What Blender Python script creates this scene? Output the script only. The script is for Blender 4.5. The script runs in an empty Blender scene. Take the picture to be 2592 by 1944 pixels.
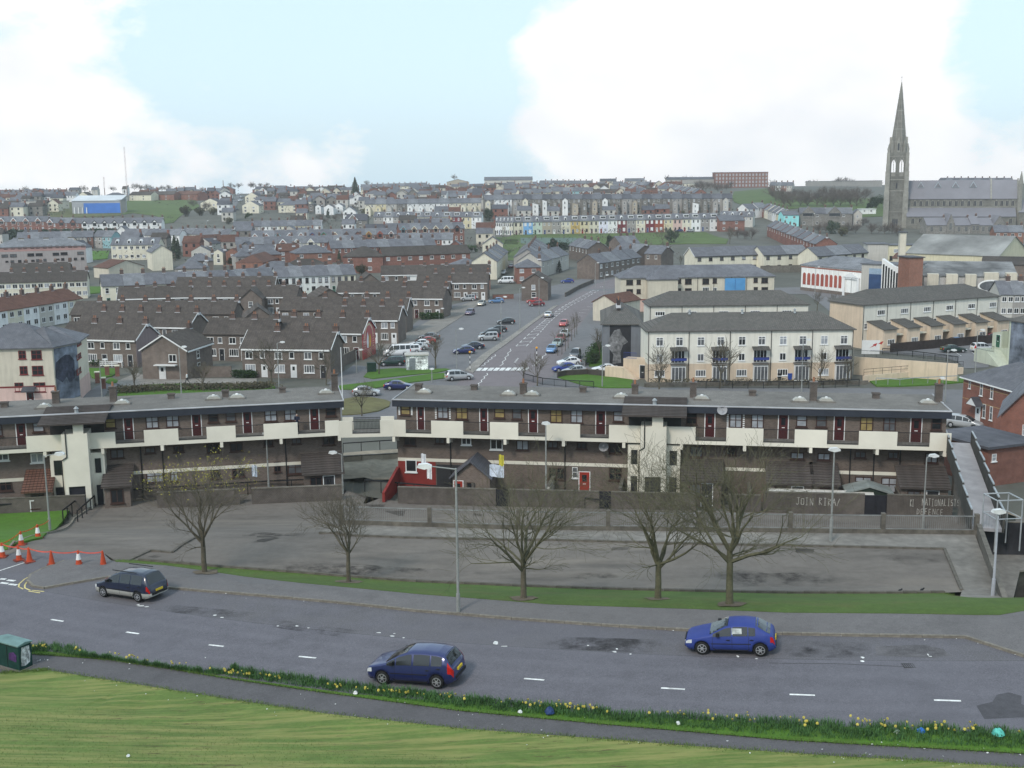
import bpy, bmesh, math, random
from mathutils import Vector, Matrix
from math import sin, cos, pi, atan2, sqrt, radians, hypot
random.seed(11)
scene = bpy.context.scene
col = scene.collection
# camera
FPX, CX, CY = 2850.0, 1296.0, 972.0            # focal length and centre in photograph pixels (2592 x 1944)
PITCH, ROLL, CZ = math.atan(502 / 2850.0), 0.009, 30.0
FW = Vector((0, cos(PITCH), -sin(PITCH))); _r = Vector((1, 0, 0)); _u = Vector((0, sin(PITCH), cos(PITCH)))
UP = _u * cos(ROLL) + _r * sin(ROLL); RT = _r * cos(ROLL) - _u * sin(ROLL)
cam = bpy.data.cameras.new('camera'); cam.sensor_width = 36; cam.lens = 36 * FPX / 2592
cam.clip_start = .5; cam.clip_end = 12000
co = bpy.data.objects.new('camera', cam); col.objects.link(co)
co.matrix_world = Matrix(((RT.x, UP.x, -FW.x, 0), (RT.y, UP.y, -FW.y, 0), (RT.z, UP.z, -FW.z, CZ), (0, 0, 0, 1)))
scene.camera = co
# sky, sun, exposure
SUN_EL, SUN_AZ = radians(42), radians(-148)    # azimuth from +Y clockwise: sun to the left, a little behind the camera
world = bpy.data.worlds.new('World'); scene.world = world; world.use_nodes = True
wn = world.node_tree.nodes; wl = world.node_tree.links; wn.clear()
def wnode(t, **k):
 n = wn.new(t)
 for a, b in k.items(): setattr(n, a, b)
 return n
def wmath(op, a, b=None, clamp=False):
 n = wn.new('ShaderNodeMath'); n.operation = op; n.use_clamp = clamp
 for i, v in enumerate((a, b)):
  if v is None: continue
  if isinstance(v, (int, float)): n.inputs[i].default_value = v
  else: wl.new(v, n.inputs[i])
 return n.outputs[0]
sky = wnode('ShaderNodeTexSky', sky_type='NISHITA'); sky.sun_disc = False
sky.sun_elevation = SUN_EL; sky.sun_rotation = SUN_AZ; sky.air_density = 1.0; sky.dust_density = 2.0; sky.ozone_density = 1.0
tc = wnode('ShaderNodeTexCoord')
# cumulus: noise on the direction; broad banks stand where the photograph shows them, the noise goes on all round
mp = wnode('ShaderNodeMapping'); mp.inputs['Scale'].default_value = (1, 1, 1.7); mp.inputs['Location'].default_value = (3.1, .4, .33)
wl.new(tc.outputs['Generated'], mp.inputs[0])
nz = wnode('ShaderNodeTexNoise'); nz.inputs['Scale'].default_value = 9; nz.inputs['Detail'].default_value = 12; nz.inputs['Roughness'].default_value = .6
nz.inputs['Distortion'].default_value = .15; wl.new(mp.outputs[0], nz.inputs['Vector'])
nrm = wnode('ShaderNodeVectorMath', operation='NORMALIZE'); wl.new(tc.outputs['Generated'], nrm.inputs[0])
bias = None
def _dir(x, y):
 v = FW + RT * ((x - CX) / FPX) - UP * ((y - CY) / FPX); v.normalize(); return v
for bx, by, rad, amp in ((1850,150,13,.36),(2330,350,10,.32),(1480,240,5,.24),(1750,330,9,.28),(90,30,10,.26),(340,400,4.5,.26),(120,420,4,.2),(900,400,4.5,.27),(1260,430,4,.2),(620,440,4,.2),(560,190,2.5,.16),(2560,110,6,-.25),(1000,150,8,-.2),(420,270,6,-.1),(2100,120,7,.26)):
 dt = wnode('ShaderNodeVectorMath', operation='DOT_PRODUCT'); wl.new(nrm.outputs[0], dt.inputs[0]); dt.inputs[1].default_value = _dir(bx, by)
 mr = wnode('ShaderNodeMapRange', interpolation_type='SMOOTHSTEP'); mr.inputs[1].default_value = cos(radians(rad)); mr.inputs[2].default_value = 1.0; mr.inputs[3].default_value = 0; mr.inputs[4].default_value = amp
 wl.new(dt.outputs['Value'], mr.inputs[0]); bias = mr.outputs[0] if bias is None else wmath('ADD', bias, mr.outputs[0])
cl = wmath('MULTIPLY', wmath('SUBTRACT', wmath('ADD', nz.outputs[0], bias), .62), 5.5, True)
nz2 = wnode('ShaderNodeTexNoise'); nz2.inputs['Scale'].default_value = 8; nz2.inputs['Detail'].default_value = 6; wl.new(mp.outputs[0], nz2.inputs['Vector'])
b1 = wnode('ShaderNodeBackground'); b1.inputs[1].default_value = .15; wl.new(sky.outputs[0], b1.inputs[0])
b3 = wnode('ShaderNodeBackground'); b3.inputs[0].default_value = (.765, .985, 1.12, 1); b3.inputs[1].default_value = 1.08      # thin bright milky haze in front of the blue
mx0 = wnode('ShaderNodeMixShader'); mx0.inputs[0].default_value = .72; wl.new(b1.outputs[0], mx0.inputs[1]); wl.new(b3.outputs[0], mx0.inputs[2])
cr = wnode('ShaderNodeMixRGB'); cr.inputs[1].default_value = (.94, .96, 1.0, 1); cr.inputs[2].default_value = (1.22, 1.18, 1.15, 1); wl.new(wmath('MULTIPLY', wmath('SUBTRACT', nz2.outputs[0], .3), 2.6, True), cr.inputs[0])
b2 = wnode('ShaderNodeBackground'); b2.inputs[1].default_value = 1.0; wl.new(cr.outputs[0], b2.inputs[0])
mx = wnode('ShaderNodeMixShader'); wl.new(cl, mx.inputs[0]); wl.new(mx0.outputs[0], mx.inputs[1]); wl.new(b2.outputs[0], mx.inputs[2])
wo = wnode('ShaderNodeOutputWorld'); wl.new(mx.outputs[0], wo.inputs[0])
sl = bpy.data.lights.new('sun', 'SUN'); sl.energy = 1.9; sl.angle = radians(10); sl.color = (1, .93, .84)
so = bpy.data.objects.new('sun', sl); col.objects.link(so)
sd = Vector((sin(SUN_AZ) * cos(SUN_EL), cos(SUN_AZ) * cos(SUN_EL), sin(SUN_EL)))
so.rotation_euler = sd.to_track_quat('Z', 'Y').to_euler(); so.location = (0, 0, 200)
vs = scene.view_settings; vs.view_transform = 'Standard'; vs.look = 'None'; vs.exposure = 0.06; vs.gamma = 1; vs.use_curve_mapping = False
cy = scene.cycles
try:
 cy.use_denoising = True; cy.denoiser = 'OPENIMAGEDENOISE'
except Exception: pass
cy.max_bounces = 5; cy.diffuse_bounces = 3; cy.glossy_bounces = 2; cy.transmission_bounces = 3; cy.volume_bounces = 1; cy.caustics_reflective = False; cy.caustics_refractive = False
# photograph pixels to places
CR = dict(A1=(0,400,3.4),A2=(650,400,3.4),A3=(1300,400,3.4),A4=(1942,180,3.4),A5=(1942,580,3.4),B1=(0,780,3.4),B2=(650,780,3.4),B3=(1300,780,3.4),B4=(1942,960,3.4),B5=(0,1140,3.4),C1=(650,1140,3.4),C2=(1300,1140,3.4),C3=(1942,1140,3.4),C4=(0,1456,3.4),C5=(650,1456,3.4),C6=(1300,1456,3.4),C7=(1942,1456,3.4),F1=(0,440,5.027),F2=(440,440,5.027),F3=(880,440,5.027),F4=(1320,420,5.027),D=(0,0,1/1.17179))
def Q(k, x, y):
 o = CR[k]; return (o[0] + x / o[2], o[1] + y / o[2])
def ray(p):
 return FW + RT * ((p[0] - CX) / FPX) - UP * ((p[1] - CY) / FPX)
def lerp(a, b, t): return a + (b - a) * t
def clamp(t, a=0., b=1.): return a if t < a else b if t > b else t
def pl(tab, x):
 if x <= tab[0][0]: return tab[0][1]
 for (a, u), (b, v) in zip(tab, tab[1:]):
  if x <= b: return u + (v - u) * (x - a) / (b - a)
 return tab[-1][1]
def smooth(t): t = clamp(t); return t * t * (3 - 2 * t)
# ---- height of the land
FAR = [(330,0),(420,1.6),(500,3),(560,5),(620,8),(650,11),(680,14),(720,16.2),(760,18),(830,21),(900,23),(980,24.6),(1060,25.4),(1200,25.6),(1500,20),(4000,12)]
def zroad(X): return 8.2 + .06 * clamp(X, -48, 48)
def yroad(X):
 X = clamp(X, -60, 60); return 47.5 - .33 * X + .0045 * X * X
def yfence(X): return 76.3 - .067 * X
def ywall(X): return 97.2 - .12 * abs(X + 13)
def xside(Y): return 26.9 + (clamp(Y, 54, 76) - 58.3) * .305
def ycourt(X): return 66.0 - .06 * X
def zfoot(X): return 2.6 if X < -14 else 2.3
def h(X, Y):
 if Y > 330:
  z = pl(FAR, Y)
  if Y > 640: z += smooth((Y - 640) / 250) * (1.6 * clamp(X / 350., -1.2, 1.2))
  return z
 if Y > 126: return 0.
 yw = ywall(X)
 if X > xside(Y) + .25 and 56.5 < Y < 77.2:                      # sunken yard beyond the end wall of the court
  return lerp(zroad(X), 3.9, smooth((Y - 56.5) / 5))
 if Y > yw:
  if Y < 112: return zfoot(X)
  return lerp(zfoot(X), 0, smooth((Y - 112) / 14))
 yc = yroad(X); s = Y - yc; zr = zroad(X)
 if s < -7.4: return zr + (-7.4 - s) * .17 + max(0, -22 - s) * .25
 if s < 8.2: return zr
 y5 = max(ycourt(X), yc + 9.2); zc = 6.1 + .02 * clamp(-X, 0, 20)
 if Y < y5: return lerp(zr, zc, smooth((Y - yc - 8.2) / (y5 - yc - 8.2)))
 yf = yfence(X); zl = lerp(zc, zfoot(X), smooth((Y - 71) / (yw - 73)))
 if X < -12.4:
  k = smooth((X + 20) / 7.6) * (1 - smooth((Y - yf + 4) / 6)); return lerp(zl, zc, k)
 if Y < yf: return zc
 zb = lerp(zl, 2.5, clamp((X + 12.4) / 26))
 return lerp(zb, zfoot(X), clamp((Y - yf) / (yw - yf)))
def hit(p, H=0., off=0.):
 """first place along the sight line whose height above the land is H"""
 d = ray(p); t0 = 20.; t = 20.; g = lambda t: CZ + d.z * t - h(d.x * t, d.y * t) - H - off
 best = (1e9, 900.)
 while True:
  if t > 1120: t = best[1]; break            # skyline: nothing that high above the land, so stand on the ridge
  t1 = t * 1.006
  if t > 700 and g(t1) < best[0]: best = (g(t1), t1)
  if g(t1) <= 0:
   a, b = t, t1
   for _ in range(26):
    m = (a + b) / 2
    if g(m) <= 0: b = m
    else: a = m
   t = b; break
  t = t1
 return Vector((d.x * t, d.y * t, CZ + d.z * t - H))
def G(k, x, y, H=0.):
 if k == 'W': return Vector((x, y, h(x, y)))
 return hit(Q(k, x, y), H)
def atz(k, x, y, z):
 d = ray(Q(k, x, y)); t = (z - CZ) / d.z; return Vector((d.x * t, d.y * t, z))
def aty(k, x, y, Y):
 d = ray(Q(k, x, y)); t = Y / d.y; return Vector((d.x * t, Y, CZ + d.z * t))
# materials
MT = {}
def mat(name, c, r=.85, var=.18, sc=3., kind='plain', c2=None, spec=.25, metal=0., bump=0., em=0., p=None):
 """procedural material: base colour broken up by two noises; kind adds brickwork, tile courses, planks"""
 if name in MT: return MT[name]
 m = bpy.data.materials.new(name); m.use_nodes = True; nt = m.node_tree; N = nt.nodes; L = nt.links
 b = N['Principled BSDF']; b.inputs['Roughness'].default_value = r; b.inputs['Specular IOR Level'].default_value = spec; b.inputs['Metallic'].default_value = metal
 tcn = N.new('ShaderNodeTexCoord'); vec = tcn.outputs['Object']
 oi = N.new('ShaderNodeObjectInfo')
 def mth(op, a, bb=None, cl=False):
  n = N.new('ShaderNodeMath'); n.operation = op; n.use_clamp = cl
  for i, v in enumerate((a, bb)):
   if v is None: continue
   if isinstance(v, (int, float)): n.inputs[i].default_value = v
   else: L.new(v, n.inputs[i])
  return n.outputs[0]
 def noise(s, det=5, rough=.6, v=None):
  n = N.new('ShaderNodeTexNoise'); n.inputs['Scale'].default_value = s; n.inputs['Detail'].default_value = det; n.inputs['Roughness'].default_value = rough
  L.new(v if v is not None else vec, n.inputs['Vector']); return n.outputs[0]
 def mix(f, a, bb, bt='MIX'):
  n = N.new('ShaderNodeMixRGB'); n.blend_type = bt
  for i, v in ((0, f), (1, a), (2, bb)):
   if isinstance(v, (int, float)): n.inputs[i].default_value = v
   elif isinstance(v, tuple): n.inputs[i].default_value = (*v, 1)
   else: L.new(v, n.inputs[i])
  return n.outputs[0]
 def remap(v, a, bb, lo, hi):
  n = N.new('ShaderNodeMapRange'); n.inputs[1].default_value = a; n.inputs[2].default_value = bb; n.inputs[3].default_value = lo; n.inputs[4].default_value = hi
  L.new(v, n.inputs[0]); return n.outputs[0]
 c2 = c2 or tuple(v * .72 for v in c)
 base = tuple(c); hgt = None
 if kind in ('brick', 'tile', 'slate', 'plank', 'slab'):
  sp = N.new('ShaderNodeSeparateXYZ'); L.new(vec, sp.inputs[0]); cb = N.new('ShaderNodeCombineXYZ')
  if kind in ('brick',):
   L.new(mth('ADD', sp.outputs[0], sp.outputs[1]), cb.inputs[0]); L.new(sp.outputs[2], cb.inputs[1])
  elif kind in ('tile', 'slate'):
   L.new(sp.outputs[0], cb.inputs[0]); L.new(mth('MULTIPLY', sp.outputs[2], 2.0), cb.inputs[1])
  else:
   L.new(sp.outputs[0], cb.inputs[0]); L.new(sp.outputs[1], cb.inputs[1])
  bt = N.new('ShaderNodeTexBrick'); L.new(cb.outputs[0], bt.inputs['Vector'])
  bw, bh, ms = p or {'brick': (.22, .075, .012), 'tile': (.3, .3, .03), 'slate': (.28, .24, .012), 'plank': (4, .14, .012), 'slab': (.9, .6, .02)}[kind]
  bt.inputs['Scale'].default_value = 1; bt.inputs['Brick Width'].default_value = bw; bt.inputs['Row Height'].default_value = bh; bt.inputs['Mortar Size'].default_value = ms
  bt.inputs['Color1'].default_value = (*base, 1); bt.inputs['Color2'].default_value = (*c2, 1)
  mo = tuple(lerp(v, .22, .5) for v in base) if kind == 'brick' else tuple(v * .45 for v in base)
  bt.inputs['Mortar'].default_value = (*mo, 1); bt.inputs['Bias'].default_value = -.2
  base = bt.outputs['Color']; hgt = bt.outputs['Fac']
 n1 = noise(sc); n2 = noise(sc * .17, 4)
 f1 = remap(n1, .3, .7, 1 - var, 1 + var); f2 = remap(n2, .3, .7, 1 - var, 1 + var)
 f = mth('MULTIPLY', f1, f2)
 rnd = remap(oi.outputs['Random'], 0, 1, .92, 1.08); f = mth('MULTIPLY', f, rnd)
 cb2 = N.new('ShaderNodeCombineXYZ')
 for i in range(3): L.new(f, cb2.inputs[i])
 cc = mix(1.0, base, cb2.outputs[0], 'MULTIPLY')
 if kind == 'render':                       # painted render: grey weathering streaks running down
  mpn = N.new('ShaderNodeMapping'); mpn.inputs['Scale'].default_value = (1.6, 1.6, .12); L.new(vec, mpn.inputs[0])
  st = noise(1.3, 5, .65, mpn.outputs[0]); cc = mix(remap(st, .46, .76, 0, .42), cc, tuple(v * .5 for v in c))
 if kind == 'grass':
  g1 = noise(9, 4); cc = mix(remap(g1, .35, .7, 0, .75), cc, c2)
  g2 = noise(.45, 5); cc = mix(remap(g2, .5, .75, 0, .5), cc, p or (.13, .12, .045))
 if kind == 'mown':
  g1 = noise(7, 4); cc = mix(remap(g1, .35, .7, 0, .6), cc, c2)
  mpn = N.new('ShaderNodeMapping'); mpn.inputs['Rotation'].default_value = (0, 0, .42); mpn.inputs['Scale'].default_value = (.16, 2.2, 1); L.new(vec, mpn.inputs[0])
  st = noise(1.0, 8, .72, mpn.outputs[0]); cc = mix(remap(st, .44, .60, 0, .85), cc, (.25, .245, .085))
  mpn2 = N.new('ShaderNodeMapping'); mpn2.inputs['Rotation'].default_value = (0, 0, .42); mpn2.inputs['Scale'].default_value = (.35, 2.4, 1); L.new(vec, mpn2.inputs[0])
  g2 = noise(2.2, 8, .8, mpn2.outputs[0]); mk_ = noise(.12, 3); cc = mix(mth('MULTIPLY', remap(g2, .56, .63, 0, .9), remap(mk_, .42, .56, 0, 1)), cc, (.085, .06, .03))
 if kind == 'stain':
  g1 = noise(1.1, 7, .7); g2 = noise(.35, 4, .6)
  mpn = N.new('ShaderNodeMapping'); mpn.inputs['Location'].default_value = (-1, -1, 0); mpn.inputs['Scale'].default_value = (2, 2, 0); L.new(tcn.outputs['Generated'], mpn.inputs[0])
  vl = N.new('ShaderNodeVectorMath'); vl.operation = 'LENGTH'; L.new(mpn.outputs[0], vl.inputs[0]); edge = remap(vl.outputs['Value'], .45, 1.0, 1, 0)
  L.new(mth('MULTIPLY', mth('MULTIPLY', remap(g1, .40, .66, 0, .8), remap(g2, .4, .55, .2, 1)), edge), b.inputs['Alpha'])
 if kind == 'roadway':                      # wheel tracks, seam of the parking bays, oil down the lanes
  sp = N.new('ShaderNodeSeparateXYZ'); L.new(vec, sp.inputs[0]); x_, y_ = sp.outputs[0], sp.outputs[1]
  s_ = mth('SUBTRACT', y_, mth('ADD', mth('ADD', mth('MULTIPLY', x_, -.33), 47.5), mth('MULTIPLY', mth('MULTIPLY', x_, x_), .0045)))
  g5 = noise(.5, 6, .65); tr = mth('MULTIPLY', mth('ADD', mth('SINE', mth('MULTIPLY', s_, 4.1)), 1.0), mth('MULTIPLY', g5, .5)); cc = mix(remap(tr, .2, .75, 0, .45), cc, tuple(v * 1.3 for v in c))
  bay = mth('MULTIPLY', mth('GREATER_THAN', s_, 3.55), remap(g5, .4, .6, .25, .75)); cc = mix(bay, cc, (.105, .10, .102))
  seam = mth('MULTIPLY', mth('LESS_THAN', mth('ABSOLUTE', mth('SUBTRACT', s_, 3.55)), .035), .6); cc = mix(seam, cc, (.05, .048, .05))
 if kind in ('asphalt', 'roadway'):
  g1 = noise(16, 4, .85); cc = mix(remap(g1, .46, .7, 0, .62), cc, tuple(min(1, v * 1.9) for v in c))
  g2 = noise(.33, 7, .7); cc = mix(remap(g2, .52, .72, 0, .5), cc, tuple(v * .62 for v in c))
  g3 = noise(.09, 4, .5); cc = mix(remap(g3, .45, .7, 0, .4), cc, tuple(v * 1.35 for v in c2) if c2 else c)
 if kind == 'court':
  mpn = N.new('ShaderNodeMapping'); mpn.inputs['Rotation'].default_value = (0, 0, -.06); mpn.inputs['Scale'].default_value = (.28, 1, 1); L.new(vec, mpn.inputs[0])
  g1 = noise(30, 2, .8); cc = mix(remap(g1, .5, .8, 0, .4), cc, tuple(min(1, v * 1.7) for v in c))
  g2 = noise(.42, 7, .66, mpn.outputs[0]); cc = mix(remap(g2, .5, .72, 0, .8), cc, (.085, .075, .066))
  g3 = noise(.2, 5, .6, mpn.outputs[0]); cc = mix(remap(g3, .52, .7, 0, .5), cc, (.26, .225, .185))
 if kind == 'gravel':
  g1 = noise(14, 3, .9); cc = mix(remap(g1, .42, .62, 0, .9), cc, c2); hgt = None
 if kind == 'paint':                         # car paint
  b.inputs['Coat Weight'].default_value = .7; b.inputs['Coat Roughness'].default_value = .06
 L.new(cc, b.inputs['Base Color'])
 if em: b.inputs['Emission Color'].default_value = (*c, 1); b.inputs['Emission Strength'].default_value = em
 if bump or hgt is not None:
  bn = N.new('ShaderNodeBump'); bn.inputs['Strength'].default_value = .5; bn.inputs['Distance'].default_value = .02
  if hgt is not None: bn.invert = True; L.new(hgt, bn.inputs['Height'])
  else:
   bn.inputs['Distance'].default_value = bump; L.new(noise(sc * 3, 6, .7), bn.inputs['Height'])
  L.new(bn.outputs[0], b.inputs['Normal'])
 MT[name] = m; return m
def glassmat(name, c, r=.08):
 if name in MT: return MT[name]
 m = mat(name, c, r, .35, 1.1, spec=.5); return m
# mesh helpers
class MB:
 def __init__(s): s.v = []; s.f = []; s.m = []
 def face(s, pts, m=0):
  i = len(s.v); s.v += [tuple(p) for p in pts]; s.f.append(tuple(range(i, i + len(pts)))); s.m.append(m); return s
 def box(s, x0, x1, y0, y1, z0, z1, m=0):
  i = len(s.v); s.v += [(x0,y0,z0),(x1,y0,z0),(x1,y1,z0),(x0,y1,z0),(x0,y0,z1),(x1,y0,z1),(x1,y1,z1),(x0,y1,z1)]
  for q in ((0,3,2,1),(4,5,6,7),(0,1,5,4),(1,2,6,5),(2,3,7,6),(3,0,4,7)): s.f.append(tuple(i + j for j in q)); s.m.append(m)
  return s
 def prism(s, prof, a0, a1, axis='x', m=0):
  """closed profile [(p,q)] swept along an axis; profile in the other two axes"""
  n = len(prof); i = len(s.v)
  for a in (a0, a1):
   for p, q in prof: s.v.append((a, p, q) if axis == 'x' else (p, a, q) if axis == 'y' else (p, q, a))
  s.f.append(tuple(i + j for j in range(n))); s.m.append(m); s.f.append(tuple(i + n + j for j in reversed(range(n)))); s.m.append(m)
  for j in range(n):
   k = (j + 1) % n; s.f.append((i + j, i + n + j, i + n + k, i + k)); s.m.append(m)
  return s
 def tube(s, a, b, r0, r1=None, n=6, m=0, cap=True):
  r1 = r0 if r1 is None else r1; a = Vector(a); b = Vector(b); d = (b - a)
  if d.length < 1e-6: return s
  d.normalize(); x = d.orthogonal().normalized(); y = d.cross(x); i = len(s.v)
  for c, r in ((a, r0), (b, r1)):
   for k in range(n):
    t = 2 * pi * k / n; s.v.append(tuple(c + (x * cos(t) + y * sin(t)) * r))
  for k in range(n):
   l = (k + 1) % n; s.f.append((i + k, i + l, i + n + l, i + n + k)); s.m.append(m)
  if cap:
   s.f.append(tuple(i + k for k in reversed(range(n)))); s.m.append(m); s.f.append(tuple(i + n + k for k in range(n))); s.m.append(m)
  return s
 def bar(s, a, b, w, t, m=0):
  """rectangular bar between two points, w wide in plan, t tall"""
  a = Vector(a); b = Vector(b); d = b - a; d.normalize(); sd_ = Vector((0, 0, 1)).cross(d)
  sd_ = sd_.normalized() if sd_.length > 1e-5 else Vector((1, 0, 0)); u = d.cross(sd_); i = len(s.v)
  for c in (a, b):
   for p, q in ((-1, -1), (1, -1), (1, 1), (-1, 1)): s.v.append(tuple(c + sd_ * (p * w / 2) + u * (q * t / 2)))
  for q in ((0,1,2,3),(7,6,5,4),(0,4,5,1),(1,5,6,2),(2,6,7,3),(3,7,4,0)): s.f.append(tuple(i + j for j in q)); s.m.append(m)
  return s
 def lathe(s, prof, n=10, m=0, c=(0, 0)):
  i = len(s.v)
  for r, z in prof:
   for k in range(n): t = 2 * pi * k / n; s.v.append((c[0] + r * cos(t), c[1] + r * sin(t), z))
  for j in range(len(prof) - 1):
   for k in range(n):
    l = (k + 1) % n; s.f.append((i + j*n + k, i + j*n + l, i + j*n + n + l, i + j*n + n + k)); s.m.append(m)
  s.f.append(tuple(i + k for k in reversed(range(n)))); s.m.append(m)
  s.f.append(tuple(i + (len(prof)-1)*n + k for k in range(n))); s.m.append(m)
  return s
 def mesh(s, name, mats, smooth=False, fix=True):
  me = bpy.data.meshes.new(name); me.from_pydata(s.v, [], s.f)
  for m_ in (mats if isinstance(mats, (list, tuple)) else [mats]): me.materials.append(m_)
  if len(me.materials) > 1: me.polygons.foreach_set('material_index', s.m)
  if fix:
   bm = bmesh.new(); bm.from_mesh(me); bmesh.ops.recalc_face_normals(bm, faces=bm.faces); bm.to_mesh(me); bm.free()
  if smooth: me.polygons.foreach_set('use_smooth', [True] * len(me.polygons))
  me.update(); return me
def ob(name, me, parent=None, loc=(0, 0, 0), rz=0., label=None, cat=None, group=None, kind=None, sc=None):
 o = bpy.data.objects.new(name, me); col.objects.link(o); o.location = loc
 if rz: o.rotation_euler = (0, 0, rz)
 if sc: o.scale = sc
 if parent is not None: o.parent = parent
 if label: o['label'] = label
 if cat: o['category'] = cat
 if group: o['group'] = group
 if kind: o['kind'] = kind
 return o
def thing(name, label, cat, loc, rz=0., group=None):
 o = ob(name, None, None, loc, rz, label, cat, group); o.empty_display_size = .2; return o
def copytree(o, parent=None):
 c = o.copy(); col.objects.link(c); c.parent = parent
 for ch in o.children: copytree(ch, c)
 return c
CACHE = {}
def cached(key, fn):
 if key not in CACHE: CACHE[key] = fn()
 return CACHE[key]
ORD = ['first','second','third','fourth','fifth','sixth','seventh','eighth','ninth','tenth','eleventh','twelfth','thirteenth','fourteenth','fifteenth','sixteenth','seventeenth','eighteenth','nineteenth','twentieth','twenty-first','twenty-second','twenty-third','twenty-fourth']
def nth(i, n):
 if n == 1: return ''
 return 'leftmost' if i == 0 else 'rightmost' if i == n - 1 else ORD[i] + ' from left'
def sheet(name, pts, m, off=.004, cell=2.5, kind='structure', label=None, cat=None, drop=0.):
 """a flat surface laid on the land: outline points (x,y) in metres, cut into cells so that it follows the ground"""
 bm = bmesh.new(); vs_ = [bm.verts.new((p[0], p[1], 0)) for p in pts]; bm.faces.new(vs_)
 bmesh.ops.triangulate(bm, faces=bm.faces[:])
 x0 = min(p[0] for p in pts); x1 = max(p[0] for p in pts); y0 = min(p[1] for p in pts); y1 = max(p[1] for p in pts)
 for ax, a, b in ((0, x0, x1), (1, y0, y1)):
  n = min(120, int((b - a) / cell))
  for i in range(1, n + 1):
   c = a + (b - a) * i / (n + 1); co_ = [0, 0, 0]; co_[ax] = c; no = [0, 0, 0]; no[ax] = 1
   bmesh.ops.bisect_plane(bm, geom=bm.verts[:] + bm.edges[:] + bm.faces[:], plane_co=co_, plane_no=no)
 for v in bm.verts: v.co.z = h(v.co.x, v.co.y) + off
 bmesh.ops.recalc_face_normals(bm, faces=bm.faces)
 for f in bm.faces:
  if f.normal.z < 0: f.normal_flip()
 if off > .05:                                # raised surfaces get an edge
  r_ = bmesh.ops.extrude_edge_only(bm, edges=[e for e in bm.edges if e.is_boundary])
  for v in r_['geom']:
   if isinstance(v, bmesh.types.BMVert): v.co.z -= off + .05
 me = bpy.data.meshes.new(name); bm.to_mesh(me); bm.free(); me.materials.append(m)
 return ob(name, me, kind=kind, label=label, cat=cat)
def psheet(name, k, px, m, off=.004, cell=2.5, **kw):
 """px: outline in photograph pixels of crop k (or triples with their own crop)"""
 pts = [G(*p) if len(p) == 3 else G(k, *p) for p in px]
 return sheet(name, [(p.x, p.y) for p in pts], m, off, cell, **kw)
def line_of(k, px): return [G(*p) if len(p) == 3 else G(k, *p) for p in px]
def kerb(name, pts, m, w=.14, hh=.12, lab=None):
 """kerb stones along a line, standing hh above the road"""
 b = MB()
 for a, c in zip(pts, pts[1:]):
  L_ = (Vector((c.x, c.y, 0)) - Vector((a.x, a.y, 0))).length; n = max(1, int(L_ / .92))
  for i in range(n):
   p = a.lerp(c, (i + .008) / n); q = a.lerp(c, (i + .992) / n)
   p = Vector((p.x, p.y, h(p.x, p.y) + hh / 2)); q = Vector((q.x, q.y, h(q.x, q.y) + hh / 2)); b.bar(p, q, w, hh + .06)
 return ob(name, b.mesh(name, m), kind='structure')
# the land and its surfaces
asph = mat('asphalt_road', (.122, .117, .132), .9, .1, 4, 'roadway', (.10, .098, .112), bump=.004)
asph2 = mat('asphalt_path', (.088, .084, .088), .92, .1, 4, 'asphalt', (.09, .085, .09), bump=.004)
pavem = mat('pavement_tarmac', (.125, .118, .118), .92, .1, 4, 'asphalt', (.11, .105, .105), bump=.004)
courtm = mat('worn_tarmac', (.138, .122, .108), .93, .1, 2, 'court')
redasph = mat('asphalt_reddish', (.165, .145, .15), .92, .1, 4, 'asphalt', (.15, .13, .135))
greyasph = mat('asphalt_grey', (.14, .138, .142), .92, .1, 4, 'asphalt', (.13, .125, .13))
pavlight = mat('paving_pale', (.27, .25, .225), .92, .12, 2, 'slab')
conc = mat('concrete', (.175, .162, .145), .92, .22, 1.5)
concd = mat('concrete_weathered', (.13, .118, .10), .93, .3, 2.2)
kerbm = mat('kerb_stone', (.21, .19, .16), .9, .25, 3)
grassm = mat('grass_mown', (.125, .18, .045), .95, .15, 2, 'mown', (.085, .14, .03))
grassb = mat('grass_strip', (.085, .135, .03), .95, .15, 2, 'grass', (.05, .09, .018), p=(.115, .10, .04))
grassg = mat('grass_bright', (.075, .16, .02), .95, .15, 2, 'grass', (.05, .115, .015), p=(.09, .12, .03))
grassf = mat('grass_far', (.085, .125, .035), .95, .2, .4, 'grass', (.06, .095, .03), p=(.12, .11, .05))
soil = mat('soil', (.13, .105, .075), .95, .3, 2)
landm = mat('land', (.115, .112, .10), .95, .25, .12, 'grass', (.085, .09, .065), p=(.14, .13, .125))
white_p = mat('road_paint', (.68, .68, .66), .8, .25, 6)
yellow_p = mat('road_paint_yellow', (.55, .46, .2), .8, .25, 6)
# one sheet of land out to the horizon
def terrain():
 rows = []; y = 1.0
 while y < 2600: rows.append(y); y += 1.2 if y < 132 else max(3.0, y * .022)
 nc = 170; V = []; Fc = []
 for y in rows:
  wdt = 46 + .75 * y if y < 1600 else .75 * y + 60
  for i in range(nc + 1):
   u = -1 + 2 * i / nc; x = u * wdt
   z = min(h(x, y - 1.3), h(x, y), h(x, y + 1.3), h(x - 1.4, y), h(x + 1.4, y)) - .22 if y < 132 else h(x, y) - .05
   V.append((x, y, z))
 for j in range(len(rows) - 1):
  for i in range(nc): a = j * (nc + 1) + i; Fc.append((a, a + 1, a + nc + 2, a + nc + 1))
 me = bpy.data.meshes.new('ground'); me.from_pydata(V, [], Fc); me.materials.append(landm); me.polygons.foreach_set('use_smooth', [True] * len(Fc))
 ob('ground', me, kind='structure')
terrain()
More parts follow.
